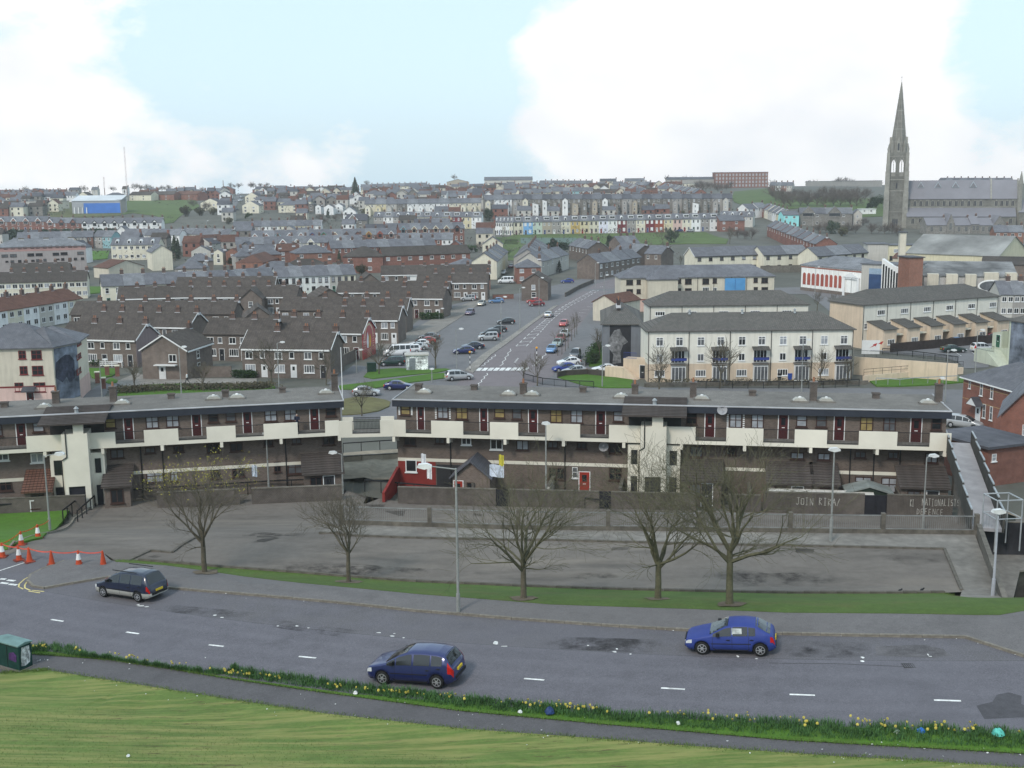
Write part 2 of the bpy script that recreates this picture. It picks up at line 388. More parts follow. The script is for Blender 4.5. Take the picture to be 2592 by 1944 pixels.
# --- the near road, its verge, path and lawn
road_near = [(-90,1384),(30,1398),(250,1428),(500,1465),(760,1500),(1000,1520),(1300,1545),(1700,1566),(2000,1580),(2330,1592)]
kerb_far = [(2330,1452),(2212,1419),(2085,1378),(1900,1375),(1690,1371),(1500,1364),(1300,1352),(1106,1338),(900,1321),(720,1302),(550,1287),(355,1271),(290,1262),(235,1248),(160,1261),(97,1272),(72,1268),(60,1257),(66,1244),(88,1233),(140,1213)]
psheet('road', 'D', road_near + kerb_far + [(225,1191),(120,1192),(0,1197),(-120,1212)], asph, .004, 2)
verge_low = [(-30,1400),(45,1412),(200,1421),(350,1443),(500,1468),(700,1497),(1000,1537),(1300,1565),(1700,1600),(2000,1617),(2330,1636)]
psheet('flower_verge', 'D', road_near[1:] + verge_low[::-1][:-1], grassg, .035, 2)
lawn_top = [(-130,1448),(0,1455),(75,1450),(100,1448),(300,1480),(520,1515),(700,1542),(1000,1575),(1300,1597),(1500,1613),(1800,1634),(2000,1645),(2330,1668)]
psheet('footpath', 'D', [(-130,1390)] + verge_low + lawn_top[::-1], asph2, .008, 2)
lp = line_of('D', lawn_top)
sheet('lawn', [(p.x, p.y) for p in lp] + [(46, 8), (-46, 8)], grassm, .03, 2.0)
# --- pavement beyond the road, strip of grass with the trees, sunken court
strip_low = [('W',36,52.2),('W',31,53),(2160,1333),(2100,1333),(1950,1330),(1700,1328),(1500,1320),(1190,1310),(1106,1303),(900,1287),(650,1263),(470,1240),(360,1225),(250,1217)]
strip_top = [(250,1214),(300,1215),(440,1227),(650,1243),(900,1262),(1106,1271),(1300,1278),(1500,1283),(1700,1287),(1950,1287),(2040,1286),('W',25.0,61.4),('W',26.3,56.6),('W',31,54.2),('W',36,53)]
psheet('pavement', 'D', kerb_far + [(225,1200),(240,1214)] + strip_low[::-1], pavem, .11, 2)
psheet('grass_strip', 'D', strip_top + strip_low, grassb, .13, 1.6)
court_top = [(205,1090),(262,1086),(340,1080),(500,1071),(640,1062),(742,1058)]
fl = G('D', 733, 1147); fr = G('D', 2106, 1160)
cpts = line_of('D', [(225,1196),(250,1212)] + [(x, y - 3) for x, y in strip_top[1:10]] + [('W',26.4,63.2)])
FY = lambda X: yfence(X) - .02
up_pts = [(p.x, p.y) for p in cpts] + [(30.2, FY(30.2)), (-12.4, FY(-12.4))]
lf = line_of('D', [(742,1058),(640,1062),(500,1071),(340,1080),(262,1086),(205,1090),(160,1122),(110,1160),(20,1190),(-60,1205),(0,1197),(120,1192)])
sheet('courtyard', up_pts + [(p.x, p.y) for p in lf], courtm, .006, 2)
lowc = [(-13.4, yfence(-12.4) + .3), (31.8, yfence(31.8) + .3), (33, 77.6), (46, 77.6), (46, ywall(40) - .3), (10, ywall(10) - .3), (-10, ywall(-10) - .4), (-17, 96.9)]
sheet('lower_court', lowc, courtm, .003, 2)
psheet('paved_slope', 'B2', [(735,1475),(1000,1475),(1230,1475),(1218,1212),(980,1225),(745,1245)], mat('paving_tan', (.25, .215, .165), .92, .2, 1.2), .004, 2)
psheet('grass_bank', 'D', [(-90,1121),(0,1113),(120,1107),(150,1104),(128,1136),(112,1149),(92,1164),(20,1188),(-90,1208)], grassg, .14, 1.6)
# kerbs, stone by stone
stone = MB().box(-.455, .455, -.075, .075, -.06, .125).mesh('kerb_stone', kerbm); stone2 = MB().box(-.455, .455, -.09, .09, -.2, .16).mesh('kerb_stone', concd)
def kerb_run(name, px, lift=0., me=stone):
 root = ob(name, None, kind='structure'); pts = line_of('D', px)
 for a, c in zip(pts, pts[1:]):
  d = Vector((c.x - a.x, c.y - a.y, 0)); n = max(1, round(d.length / .93))
  for i in range(n):
   p = a.lerp(c, (i + .5) / n); z0 = h(*a.lerp(c, i / n).xy); z1 = h(*a.lerp(c, (i + 1) / n).xy)
   o = ob('kerb_stone', me, root, (p.x, p.y, h(p.x, p.y) + lift)); o.rotation_euler = (0, -atan2(z1 - z0, d.length / n), atan2(d.y, d.x)); o.scale = (d.length / n / .93, 1, 1 + random.uniform(-.06, .06))
kerb_run('kerb', kerb_far)
kerb_run('kerb', [(x, y - 1) for x, y in strip_top[1:11]], .1, stone2)
kerb_run('kerb', [(225,1214),(270,1216),(325,1190),(372,1194),(428,1160)], -.06, stone2)
kerb_run('kerb', [(20,1190),(112,1152),(160,1122),(207,1091)], .03)
kerb_run('kerb', [(690,1152),(760,1158),(900,1163),(1200,1168),(1500,1176),(1770,1181),(2040,1187),('W',26.5,63.4)], -.03, stone2)
sheet('yard', [(xside(57) + .32, 57), (60, 57), (60, 77), (32.9, 77)], conc, .056, 2.5)
# walkway paving along the fence and at the end of the court
wk = line_of('D', [(690,1150),(760,1156),(900,1161),(1200,1166),(1500,1174),(1770,1179),(2041,1185),('W',26.5,63.4),('W',25.2,60.6),('W',26.2,58.2)])
sheet('pavement', [(p.x, p.y) for p in wk] + [(xside(59) - .02, 58.6), (xside(74) - .05, yfence(31.2) - .05), (-12, yfence(-12) - .05)], conc, .07, 2)
# road markings
def strip_mark(name, a, b, w, m=white_p, off=.011):
 d = Vector((b.x - a.x, b.y - a.y, 0)); n = Vector((-d.y, d.x, 0)).normalized() * w / 2
 V = [(q.x, q.y, h(q.x, q.y) + off) for q in (a - n, b - n, b + n, a + n)]
 return ob(name, MB().face(V).mesh(name, m), kind='structure')
for k, x0, y0, x1, y1 in [('C4',440,382,546,398),('C4',1087,490,1195,505),('C4',1797,600,1925,614),('C5',362,700,510,714),('C6',90,890,264,904),('C6',1270,972,1475,983),('C7',192,1027,411,1035),('C7',1435,1076,1668,1083)]:
 strip_mark('road_marking', G(k, x0, y0), G(k, x1, y1), .13)
a = G('C5', 362, 700); b = G('C6', 90, 890); c = a.lerp(b, .5); strip_mark('road_marking', c, c + (b - a).normalized(), .13)
# worn remains of the bay markings, the give-way marks and the double yellow line at the corner
def blobs(k, px, m=white_p, s=.1):
 for x, y, sx, sy in px:
  p = G(k, x, y); V = []
  for i in range(7): t = 2 * pi * i / 7; q = random.uniform(.6, 1.15); V.append((p.x + cos(t) * sx * q, p.y + sin(t) * sy * q, h(p.x, p.y) + .011))
  ob('road_marking', MB().face(V).mesh('road_marking', m), kind='structure')
blobs('C4', [(1220,265,.3,.09),(1265,272,.16,.07),(1850,345,.14,.09),(1910,365,.13,.06),(1190,255,.12,.08)])
blobs('C5', [(345,438,.12,.1),(182,438,.07,.05),(445,455,.07,.05),(1050,496,.14,.05),(1165,525,.14,.08),(1185,503,.06,.05),(1265,540,.07,.05),(2055,585,.13,.22),(2135,612,.24,.06)])
blobs('C6', [(870,660,.12,.1),(890,635,.06,.08),(1005,680,.06,.06),(640,606,.06,.05),(1930,700,.06,.15),(2090,720,.08,.05)])
blobs('C7', [(820,710,.09,.12),(815,742,.1,.1),(1385,685,.05,.12),(1412,700,.16,.05)])
dark_p = mat('tar_patch', (.07, .068, .075), .9, .2, 3, 'asphalt')
psheet('road_patch', 'C7', [(1800,1125),(1940,1090),(1975,1030),(2080,1010),(2190,1040),(2185,1110),(2290,1150),(2320,1230),(2150,1225),(1870,1240)], dark_p, .0095, 3)
psheet('road_patch', 'C7', [(930,615),(1060,610),(1350,600),(1520,640),(1570,690),(1440,712),(1180,705),(940,690)], mat('tar_patch_worn', (.10, .095, .10), .9, .3, 3, 'asphalt'), .0095, 3)
psheet('road_patch', 'C7', [(10,760),(600,765),(1180,790),(1180,786),(600,760),(10,755)], dark_p, .0095, 5)
for x0, y0, x1, y1 in ((0,1107,50,1110),(62,1118,130,1124),(5,1140,70,1148),(78,1152,145,1160)):
 strip_mark('road_marking', G('B5', x0, y0), G('B5', x1, y1), .22)
strip_mark('road_marking', G('B5', -40, 1048), G('B5', 214, 966), .12)
for d in (0, 30):
 pts = [(470,1000),(400,1020),(300,1060),(210,1110),(165+d*.6,1150),(160+d*.8,1175),(200+d,1195)]
 for p, q in zip(pts, pts[1:]): strip_mark('road_marking', G('B5', p[0] + d, p[1] + d * .35), G('B5', q[0] + d, q[1] + d * .35), .09, yellow_p)
strip_mark('road_marking', G('B5', 245, 1212), G('B5', 345, 1228), .09, yellow_p); strip_mark('road_marking', G('B5', 275, 1205), G('B5', 380, 1216), .09, yellow_p)
# stains and repairs on the court
stain = mat('court_stain', (.075, .066, .058), .95, .35, 1.2)
for k, px in (('C2', [(850,835),(1000,832),(980,858),(840,862)]), ('C3', [(240,842),(405,850),(395,885),(248,880)]), ('C1', [(0,738),(110,735),(200,755),(60,790),(0,785)]), ('B5', [(1270,915),(1330,905),(1390,912),(1340,930)])):
 psheet('repair_patch', k, px, stain, .012, 3)
soft = mat('soft_stain', (.05, .043, .04), .95, .3, 1.5, 'stain')
for k, px in (('C3', [(-560,1040),(-300,1010),(0,1060),(350,1050),(720,1100),(700,1185),(0,1178),(-560,1150)]), ('C3', [(930,850),(1540,860),(1560,960),(1250,1000),(1000,960)]), ('C2', [(500,1040),(900,1040),(900,1150),(480,1140)]), ('C1', [(0,930),(600,960),(1300,1010),(2100,1060),(2100,1130),(900,1080),(0,1030)]), ('B5', [(1500,420),(2200,370),(2200,480),(1500,520)]), ('C1', [(-150,690),(250,720),(380,690),(420,740),(150,800),(-100,810)])):
 psheet('tarmac_stain', k, px, soft, .009, 4)
for k, px in (('C5', [(0,360),(900,480),(900,560),(0,430)]), ('C6', [(100,520),(1400,560),(1400,690),(100,620)]), ('C7', [(150,560),(900,580),(900,720),(150,700)]), ('C4', [(1300,240),(2200,320),(2200,400),(1300,300)])):
 psheet('tarmac_stain', k, px, mat('soft_oil', (.055, .052, .055), .9, .3, 1.5, 'stain'), .0085, 4)
# gully grating in the road
p = G('C7', 1223, 780); g = MB()
for i in range(7): g.box(-.27 + i * .09, -.24 + i * .09, -.2, .2, 0, .012)
g.box(-.3, .3, -.22, -.2, 0, .012).box(-.3, .3, .2, .22, 0, .012)
ob('drain_grating', g.mesh('drain_grating', mat('iron', (.04, .04, .04), .7)), None, (p.x, p.y, p.z + .006), 0, 'small iron drain grating set in the near road', 'drain')
# --- streets of the lower town (all on the flat at z = 0)
psheet('street', 'D', [(690,872),(700,850),(735,800),(800,800),(860,730),(905,690),(960,662),(1020,648),(1090,640),(1150,628),(1215,612),(1300,592),(1345,588),(1345,604),(1330,640),(1315,690),(1300,800),(1310,822),(1400,838),(1840,838),(2085,842),(2085,880),(2075,905),(1990,905),(700,905)], greyasph, .01, 12)
psheet('street', 'D', [(1012,806),(1060,766),(1100,735),(1150,697),(1210,658),(1260,628),(1290,612),(1345,597),(1345,606),(1300,640),(1262,690),(1240,720),(1215,770),(1195,812),(1120,850),(1040,862),(960,862),(985,832)], redasph, .018, 10)
# car park bays west of the street, roundabout, paths
psheet('car_park', 'D', [(745,812),(815,790),(875,742),(920,712),(965,688),(1005,665),(1100,648),(1190,650),(1200,656),(1140,700),(1060,742),(1000,782),(940,800),(880,806),(800,808)], greyasph, .016, 10)
psheet('pavement', 'D', [(1005,800),(1040,768),(1090,735),(1140,700),(1195,662),(1206,660),(1150,700),(1102,738),(1060,768),(1022,806)], pavlight, .12, 10)
psheet('pavement', 'A2', [(1240,1659),(1300,1610),(1560,1500),(1760,1370),(1900,1270),(2080,1220),(2030,1212),(1870,1230),(1700,1290),(1560,1360),(1400,1450),(1300,1500),(1100,1580),(1010,1600),(1000,1659)], pavlight, .1, 10)
psheet('grass_island', 'B2', [(920,595),(945,565),(1010,535),(1200,522),(1480,530),(1620,524),(1670,532),(1560,556),(1300,580),(1000,612)], grassg, .14, 6)
psheet('grass_island', 'B2', [(700,702),(710,672),(900,650),(1200,612),(1500,570),(1660,560),(1660,600),(1500,622),(1350,640),(1000,695),(860,706)], grassg, .14, 6)
psheet('grass_island', 'B2', [(735,925),(735,870),(740,790),(850,770),(980,772),(1110,795),(1150,812),(1140,850),(1050,890),(900,915)], mat('grass_dry', (.12, .125, .045), .95, .25, 1, 'grass', (.16, .12, .08)), .14, 6)
psheet('footpath', 'B2', [(600,650),(760,540),(830,490),(940,500),(930,560),(905,600),(860,650),(700,668)], greyasph, .022, 8)
psheet('grass_bank', 'B1', [(1010,760),(1020,710),(1100,690),(1250,665),(1560,655),(1700,662),(2000,665),(2210,655),('B2',130,650),('B2',160,690),(2210,720),(1600,745)], grassg, .14, 6)
psheet('pavement', 'B1', [(990,640),(1180,560),(1260,590),(1600,610),(2210,610),(2210,650),(1560,650),(1250,660),(1060,680)], pavlight, .1, 8)
psheet('grass_bank', 'B1', [(755,520),(1000,525),(1010,560),(960,590),(830,610),(790,600)], grassg, .14, 6)
psheet('grass_bank', 'B1', [(900,640),(960,605),(1015,625),(1010,645),(940,655)], grassg, .14, 6)
psheet('grass_bank', 'B1', [(0,765),(440,755),(470,800),(380,820),(0,825)], grassg, .14, 6)
psheet('footpath', 'B1', [(640,820),(800,690),(900,640),(1010,650),(1010,690),(930,720),(900,760),(960,770),(960,830)], greyasph, .03, 6)
psheet('grass_bank', 'B3', [(380,600),(400,575),(560,570),(870,600),(1025,622),(1020,690),(780,690),(600,668)], grassg, .14, 6)
psheet('grass_bank', 'A5', [(830,1275),(900,1262),(1640,1268),(1690,1280),(1690,1320),(1400,1345),(1150,1355),(940,1355)], grassg, .14, 6)
psheet('garden_lawn', 'B3', [(640,430),(700,340),(760,340),(760,500),(650,505)], grassg, .14, 6)
psheet('car_park', 'A5', [(990,1010),(1320,960),(1560,930),(1700,900),(2000,890),(2080,930),(2080,1000),(1960,1100),(1900,1190),(1700,1200),(1640,1140),(1500,1100),(1200,1080),(980,1060)], greyasph, .016, 10)
# playing field, hillside pastures, church slopes
psheet('playing_field', 'A3', [(-80,700),(0,660),(800,650),(1650,640),(1760,680),(1850,700),(1830,740),(1500,740),(1280,745),(800,742),(540,735),(300,800),(0,790),(-80,870)], grassf, .15, 20)
psheet('playing_field', 'A2', [(1985,690),(2250,675),(2250,880),(2160,880),(2080,770),(1990,740)], grassf, .15, 20)
psheet('games_court', 'A3', [(60,690),(540,690),(560,740),(280,760),(60,735)], mat('court_green', (.10, .14, .12), .9, .2, .2), .22, 20)
psheet('pasture', 'F1', [(1540,460),(1620,345),(1900,335),(2212,325),('F2',260,325),('F2',330,420),('F2',60,560),(2212,620),(2060,640),(2000,540),(1700,500),(1560,520)], grassf, .25, 25)
psheet('pasture', 'F1', [(600,470),(820,360),(910,370),(920,470),(1540,470),(1540,530),(1300,545),(900,560),(600,540)], mat('grass_rough', (.115, .12, .05), .95, .3, .3, 'grass', (.08, .09, .035)), .25, 25)
psheet('pasture', 'A3', [(1880,345),(1900,290),(2212,262),('A4',200,1080),('A4',780,1120),('A4',990,1150),('A4',990,1200),('A4',600,1190),('A4',180,1160),(2000,420),(1900,380)], grassf, .25, 25)
psheet('garden_lawn', 'F1', [(1110,985),(1390,985),(1370,1080),(1180,1100)], grassg, .2, 12)
psheet('garden_lawn', 'F2', [(1670,1515),(1860,1515),(1780,1605),(1660,1610)], grassg, .2, 12)
psheet('garden_lawn', 'F1', [(1140,1440),(1290,1440),(1270,1520),(1150,1530)], grassg, .2, 12)
psheet('street', 'F2', [(620,545),(700,430),(790,280),(850,270),(870,300),(790,420),(760,470),(780,530),(690,590)], greyasph, .25, 10)
psheet('street', 'A5', [(65,505),(290,500),(740,590),(640,640),(620,735),(570,735),(430,620),(340,560),(60,560)], greyasph, .03, 14)
# lower street markings: zebra, zigzags, bays
for i in range(9):
 x = 1900 + i * 50; a = G('B2', x, 540 - i * .3); b = G('B2', x + 28, 515 - i * .3)
 strip_mark('road_marking', a, b, .75, white_p, .03)
for side in ((1940,500,2060,400),(2100,500,2190,350),(1990,560,1890,680)):
 n = 8; pts = [(lerp(side[0], side[2], i / n) + (9 if i % 2 else -9), lerp(side[1], side[3], i / n)) for i in range(n + 1)]
 for p, q in zip(pts, pts[1:]): strip_mark('road_marking', G('B2', *p), G('B2', *q), .12, white_p, .03)
for x0, y0, x1, y1 in ((40,430,10,470),(285,390,170,500)):
 n = 8; pts = [(lerp(x0, x1, i / n) + (8 if i % 2 else -8), lerp(y0, y1, i / n)) for i in range(n + 1)]
 for p, q in zip(pts, pts[1:]): strip_mark('road_marking', G('B3', *p), G('B3', *q), .12, white_p, .03)
cl0 = [(20,1620),(150,1500),(240,1420),(330,1345),(440,1270),(560,1205),(680,1140),(760,1105)]; cl1 = [(110,1620),(230,1500),(300,1420),(385,1345),(490,1270),(610,1210),(720,1145),(790,1110)]
for A_ in (cl0, cl1):
 for p, q in zip(A_, A_[1:]):
  for t in range(4): strip_mark('road_marking', G('A3', lerp(p[0], q[0], t / 4), lerp(p[1], q[1], t / 4)), G('A3', lerp(p[0], q[0], (t + .6) / 4), lerp(p[1], q[1], (t + .6) / 4)), .14, white_p, .03)
for i in range(26):
 t = i / 26. * (len(cl0) - 1); j = int(t); u = t - j
 p = (lerp(cl0[j][0], cl0[j+1][0], u), lerp(cl0[j][1], cl0[j+1][1], u)); q = (lerp(cl1[j][0], cl1[j+1][0], u), lerp(cl1[j][1], cl1[j+1][1], u) - 12)
 strip_mark('road_marking', G('A3', *p), G('A3', *q), .16, white_p, .03)
for x, y in ((590,1305),(630,1280),(665,1255),(700,1230),(740,1205),(560,1330),(530,1358),(380,1470)):
 strip_mark('road_marking', G('A3', x, y), G('A3', x + 62, y + 4), .12, white_p, .03)
for x, y in ((1210,1000),(1290,990),(1370,980),(1450,970),(1530,1000),(1620,1060),(1760,1060)):
 strip_mark('road_marking', G('A5', x, y), G('A5', x + 50, y + 32), .1, white_p, .03)
psheet('pasture', 'A4', [(60,1095),(400,1085),(990,1100),(1000,1250),(760,1260),(720,1200),(300,1180),(120,1190)], grassf, .3, 25)
# houses
brownb = mat('brick_brown', (.16, .12, .096), .9, .18, 1.2, 'brick', (.12, .092, .076))
redb = mat('brick_red', (.235, .082, .05), .9, .18, 1.2, 'brick', (.18, .065, .045))
orangeb = mat('brick_orange', (.27, .105, .06), .9, .15, 1.2, 'brick', (.21, .085, .05))
greyst = mat('stone_grey', (.22, .205, .185), .92, .22, 1.2, 'brick', (.15, .14, .125), p=(.5, .25, .02))
browntile = mat('tile_brown', (.102, .085, .074), .92, .2, .8, 'tile', (.07, .06, .056))
browntile2 = mat('tile_umber', (.088, .075, .066), .92, .2, .8, 'tile', (.07, .06, .055))
redtile = mat('tile_red', (.15, .075, .055), .92, .2, .8, 'tile', (.12, .06, .045))
slate = mat('slate_grey', (.15, .152, .168), .75, .2, .7, 'slate', (.12, .122, .14))
slate2 = mat('slate_pale', (.20, .205, .22), .75, .2, .7, 'slate', (.165, .17, .185))
slated = mat('slate_dark', (.095, .095, .108), .75, .2, .7, 'slate', (.075, .075, .09))
greentile = mat('tile_grey_green', (.135, .125, .115), .9, .09, 1.5, 'tile', (.09, .09, .082))
WALLC = dict(white=(.78,.78,.77), cream=(.68,.64,.52), yellow=(.62,.55,.37), mustard=(.50,.36,.14), grey=(.34,.32,.30), pale=(.50,.48,.44), tan=(.40,.35,.28), lav=(.70,.70,.80), sky=(.22,.45,.78), mint=(.48,.56,.48), teal=(.25,.42,.45), aqua=(.30,.68,.68), maroon=(.20,.04,.05), rust=(.33,.09,.05), pink=(.62,.45,.40), peach=(.62,.50,.38), mauve=(.33,.27,.27), buff=(.60,.55,.45))
def wall(c):
 if c == 'brown': return brownb
 if c == 'red': return redb
 if c == 'orange': return orangeb
 if c == 'stone': return greyst
 return mat('render_' + c, WALLC[c], .88, .07, .6, 'render')
COLN = dict(white='white', cream='cream', yellow='pale yellow', mustard='mustard', grey='grey', pale='pale grey', tan='tan', lav='bluish white', sky='sky blue', mint='pale green', teal='teal', aqua='turquoise', maroon='maroon', rust='rust red', pink='pink', peach='peach', mauve='mauve', buff='buff', brown='brown brick', red='red brick', orange='red brick', stone='grey stone')
ROOFN = {}
wf = mat('frame_white', (.74, .74, .73), .5, .05, 2); bf = mat('frame_brown', (.055, .03, .025), .5, .1, 2); gfm = mat('frame_dark', (.03, .03, .032), .5, .1, 2)
cfm = mat('trim_cream', (.70, .66, .52), .7, .1, 2)
gl_d = glassmat('glass_dark', (.018, .02, .024)); gl_m = glassmat('glass_curtain_grey', (.11, .115, .125), .12); gl_l = glassmat('glass_net_curtain', (.34, .36, .39), .15); gl_y = glassmat('glass_blind_ochre', (.30, .23, .10), .15)
GL = [gl_d, gl_d, gl_d, gl_m, gl_m, gl_l]
chim = mat('chimney_brick', (.12, .07, .055), .9, .2, 2, 'brick'); pot = mat('chimney_pot', (.30, .14, .08), .85, .2, 3); lead = mat('lead_flashing', (.52, .53, .55), .6, .2, 2)
doorc = [mat('door_' + n, c, .45, .08, 2) for n, c in (('maroon', (.07, .015, .017)), ('dark', (.03, .03, .035)), ('white', (.68, .68, .68)), ('blue', (.04, .07, .2)), ('red', (.28, .03, .02)), ('green', (.03, .10, .06)))]
guttm = mat('gutter_black', (.02, .02, .022), .5)
pipem = guttm
def win_mesh(w, hh, fr, gl, style, sill):
 def mk():
  f = MB(); t = min(.09, w * .1)
  f.box(0, w, -.05, .03, 0, t).box(0, w, -.05, .03, hh - t, hh).box(0, t, -.05, .03, t, hh - t).box(w - t, w, -.05, .03, t, hh - t)
  if style in ('v', 'x', 't'): f.box(w / 2 - t * .4, w / 2 + t * .4, -.045, .03, t, hh - t)
  if style in ('h', 'x'): f.box(t, w - t, -.04, .03, hh * .52, hh * .52 + t * .8)
  if style == 't': f.box(t, w - t, -.04, .03, hh * .7, hh * .7 + t * .8)
  if style == 'b':
   for q in (.25, .5, .75): f.box(w * q - t * .4, w * q + t * .4, -.045, .03, t, hh - t)
  if sill: f.box(-.08, w + .08, -.12, .03, -.1, -.004)
  g = MB().box(t * .9, w - t * .9, -.018, .02, t * .9, hh - t * .9)
  return f.mesh('window', fr), g.mesh('pane', gl)
 return cached(('win', round(w, 2), round(hh, 2), fr.name, gl.name, style, sill), mk)
def window(parent, x, z, w, hh, fr=None, gl=None, style='v', sill=True, y=0., fine=False, name='window', rz=0.):
 fr = fr or wf; gl = gl or random.choice(GL)
 fm, gm = win_mesh(round(w, 1 if w > 1.4 else 2), round(hh, 2), fr, gl, style, sill)
 if fine:
  o = ob(name, fm, parent, (x, y, z), rz); ob('pane', gm, o); return o
 def one():
  me = fm.copy(); me.materials.append(gl); b = bmesh.new(); b.from_mesh(fm); n0 = len(b.faces); b.from_mesh(gm); b.faces.ensure_lookup_table()
  for f in b.faces[n0:]: f.material_index = 1
  b.to_mesh(me); b.free(); return me
 me = cached(('win1', fm.name, gm.name), one)
 return ob(name, me, parent, (x, y, z), rz)
def door_mesh(w, hh, m, light=True):
 def mk():
  b = MB(); b.box(-.06, w + .06, -.03, .03, 0, hh + .06, 1); b.box(.02, w - .02, -.05, -.02, .02, hh, 0)
  if light: b.box(w * .28, w * .72, -.056, -.045, hh * .58, hh * .88, 2)
  b.box(w * .35, w * .65, -.06, -.045, hh * .46, hh * .49, 1)
  return b.mesh('door', [m, wf, gl_d])
 return cached(('door', round(w, 2), round(hh, 2), m.name, light), mk)
def door(parent, x, z, w=.9, hh=2.05, m=None, y=0., light=True, rz=0.): return ob('door', door_mesh(w, hh, m or random.choice(doorc), light), parent, (x, y, z), rz)
def chimney(parent, x, y, z, w=.9, d=.5, hh=1.0, pots=2, m=None):
 def mk():
  b = MB(); b.box(-w/2, w/2, -d/2, d/2, -.8, hh); b.box(-w/2 - .06, w/2 + .06, -d/2 - .06, d/2 + .06, hh + .003, hh + .12)
  b.box(-w/2 - .1, w/2 + .1, -d/2 - .14, d/2 + .14, -.5, -.05, 2)
  for i in range(pots): b.lathe([(.11, hh + .1), (.09, hh + .5), (.11, hh + .52)], 6, 1, ((i - (pots - 1) / 2) * .32, 0))
  return b.mesh('chimney', [m or chim, pot, lead])
 return ob('chimney', cached(('chim', round(w, 2), round(d, 2), round(hh, 2), pots, (m or chim).name), mk), parent, (x, y, z))
def wall_mesh(w, d, H, rise, kind, m, drop):
 def mk():
  b = MB()
  if kind == 'gable': b.prism([(0, -drop), (d, -drop), (d, H), (d / 2, H + rise), (0, H)], 0, w, 'x')
  elif kind == 'gablef': b.prism([(0, -drop), (w, -drop), (w, H), (w / 2, H + rise), (0, H)], 0, d, 'y')
  elif kind == 'lean': b.prism([(0, -drop), (d, -drop), (d, H + rise), (0, H)], 0, w, 'x')
  else: b.box(0, w, 0, d, -drop, H)
  return b.mesh('wall', m)
 return cached(('wall', round(w, 2), round(d, 2), round(H, 2), round(rise, 2), kind, m.name, drop), mk)
def roof_mesh(w, d, H, rise, kind, m, e0, e1, o=.3, trim=None):
 def mk():
  b = MB(); t = .14
  if kind in ('gable', 'gablef', 'lean'):
   W_ = d if kind != 'gablef' else w
   if kind == 'lean':
    s = rise / W_; pr = [(-o, H - o * s), (W_ + .05, H + rise + .05 * s)]; pr = pr + [(p, q + t) for p, q in reversed(pr)]
   else:
    s = rise / (W_ / 2); pr = [(-o, H - o * s), (W_ / 2, H + rise), (W_ + o, H - o * s)]; pr = pr + [(p, q + t) for p, q in reversed(pr)]
   b.prism(pr, -e0, (d if kind == 'gablef' else w) + e1, 'y' if kind == 'gablef' else 'x')
  elif kind == 'hip':
   x0, x1, y0, y1 = -e0, w + e1, -o, d + o; k = (y1 - y0) / 2; yr = (y0 + y1) / 2
   if x1 - x0 < 2 * k: a = (x0 + x1) / 2; ra = rb_ = a
   else: ra, rb_ = x0 + k, x1 - k
   V = [(x0,y0,H),(x1,y0,H),(x1,y1,H),(x0,y1,H),(ra,yr,H+rise),(rb_,yr,H+rise)]
   b.face([V[0],V[1],V[5],V[4]]).face([V[2],V[3],V[4],V[5]]).face([V[1],V[2],V[5]]).face([V[3],V[0],V[4]])
   b.box(x0, x1, y0, y1, H - .16, H - .002)
  else:
   b.box(-e0, w + e1, -o, d + o, H + .003, H + .25)
  return b.mesh('roof', m, fix=True)
 return cached(('roof', round(w, 2), round(d, 2), round(H, 2), round(rise, 2), kind, m.name, e0, e1, o), mk)
def win_layout(style, w, H):
 """(x, z, w, h, kind) of openings on a front of width w"""
 if style == 'est':  return [(w*.12, H-1.75, 1.25, 1.15, 'v'), (w*.62, H-1.65, .8, 1.05, 'o'), (w*.1, .85, 1.7, 1.3, 'b'), (w*.66, 0.05, .9, 2.05, 'D')]
 if style == 'vic':  return [(w*.13, H-2.0, .9, 1.45, 'h'), (w*.62, H-2.0, .9, 1.45, 'h'), (w*.60, .9, 1.05, 1.5, 'h'), (w*.16, .05, .95, 2.2, 'D')]
 if style == 'vic2': return [(w*.13, H-1.8, .85, 1.3, 'h'), (w*.62, H-1.8, .85, 1.3, 'h')]
 if style == 'vic3': return [(w*.14, H-1.9, .9, 1.4, 'h'), (w*.62, H-1.9, .9, 1.4, 'h'), (w*.14, H-4.9, .9, 1.6, 'h'), (w*.62, H-4.9, .9, 1.6, 'h'), (w*.60, .9, 1.1, 1.5, 'h'), (w*.16, .05, .95, 2.2, 'D')]
 if style == 'one':  return [(w*.38, H-1.9, 1.0, 1.3, 'h'), (w*.38, .9, 1.2, 1.3, 'h')]
 if style == 'up':   return [(w*.14, H-1.45, 1.05, .95, 'v'), (w*.60, H-1.45, 1.05, .95, 'v')]
 if style == 'four': return [(w*.12, H-1.7, 1.3, 1.15, 'v'), (w*.62, H-1.7, 1.3, 1.15, 'v'), (w*.12, .9, 1.3, 1.2, 'v'), (w*.62, .9, 1.3, 1.2, 'v')]
 return []
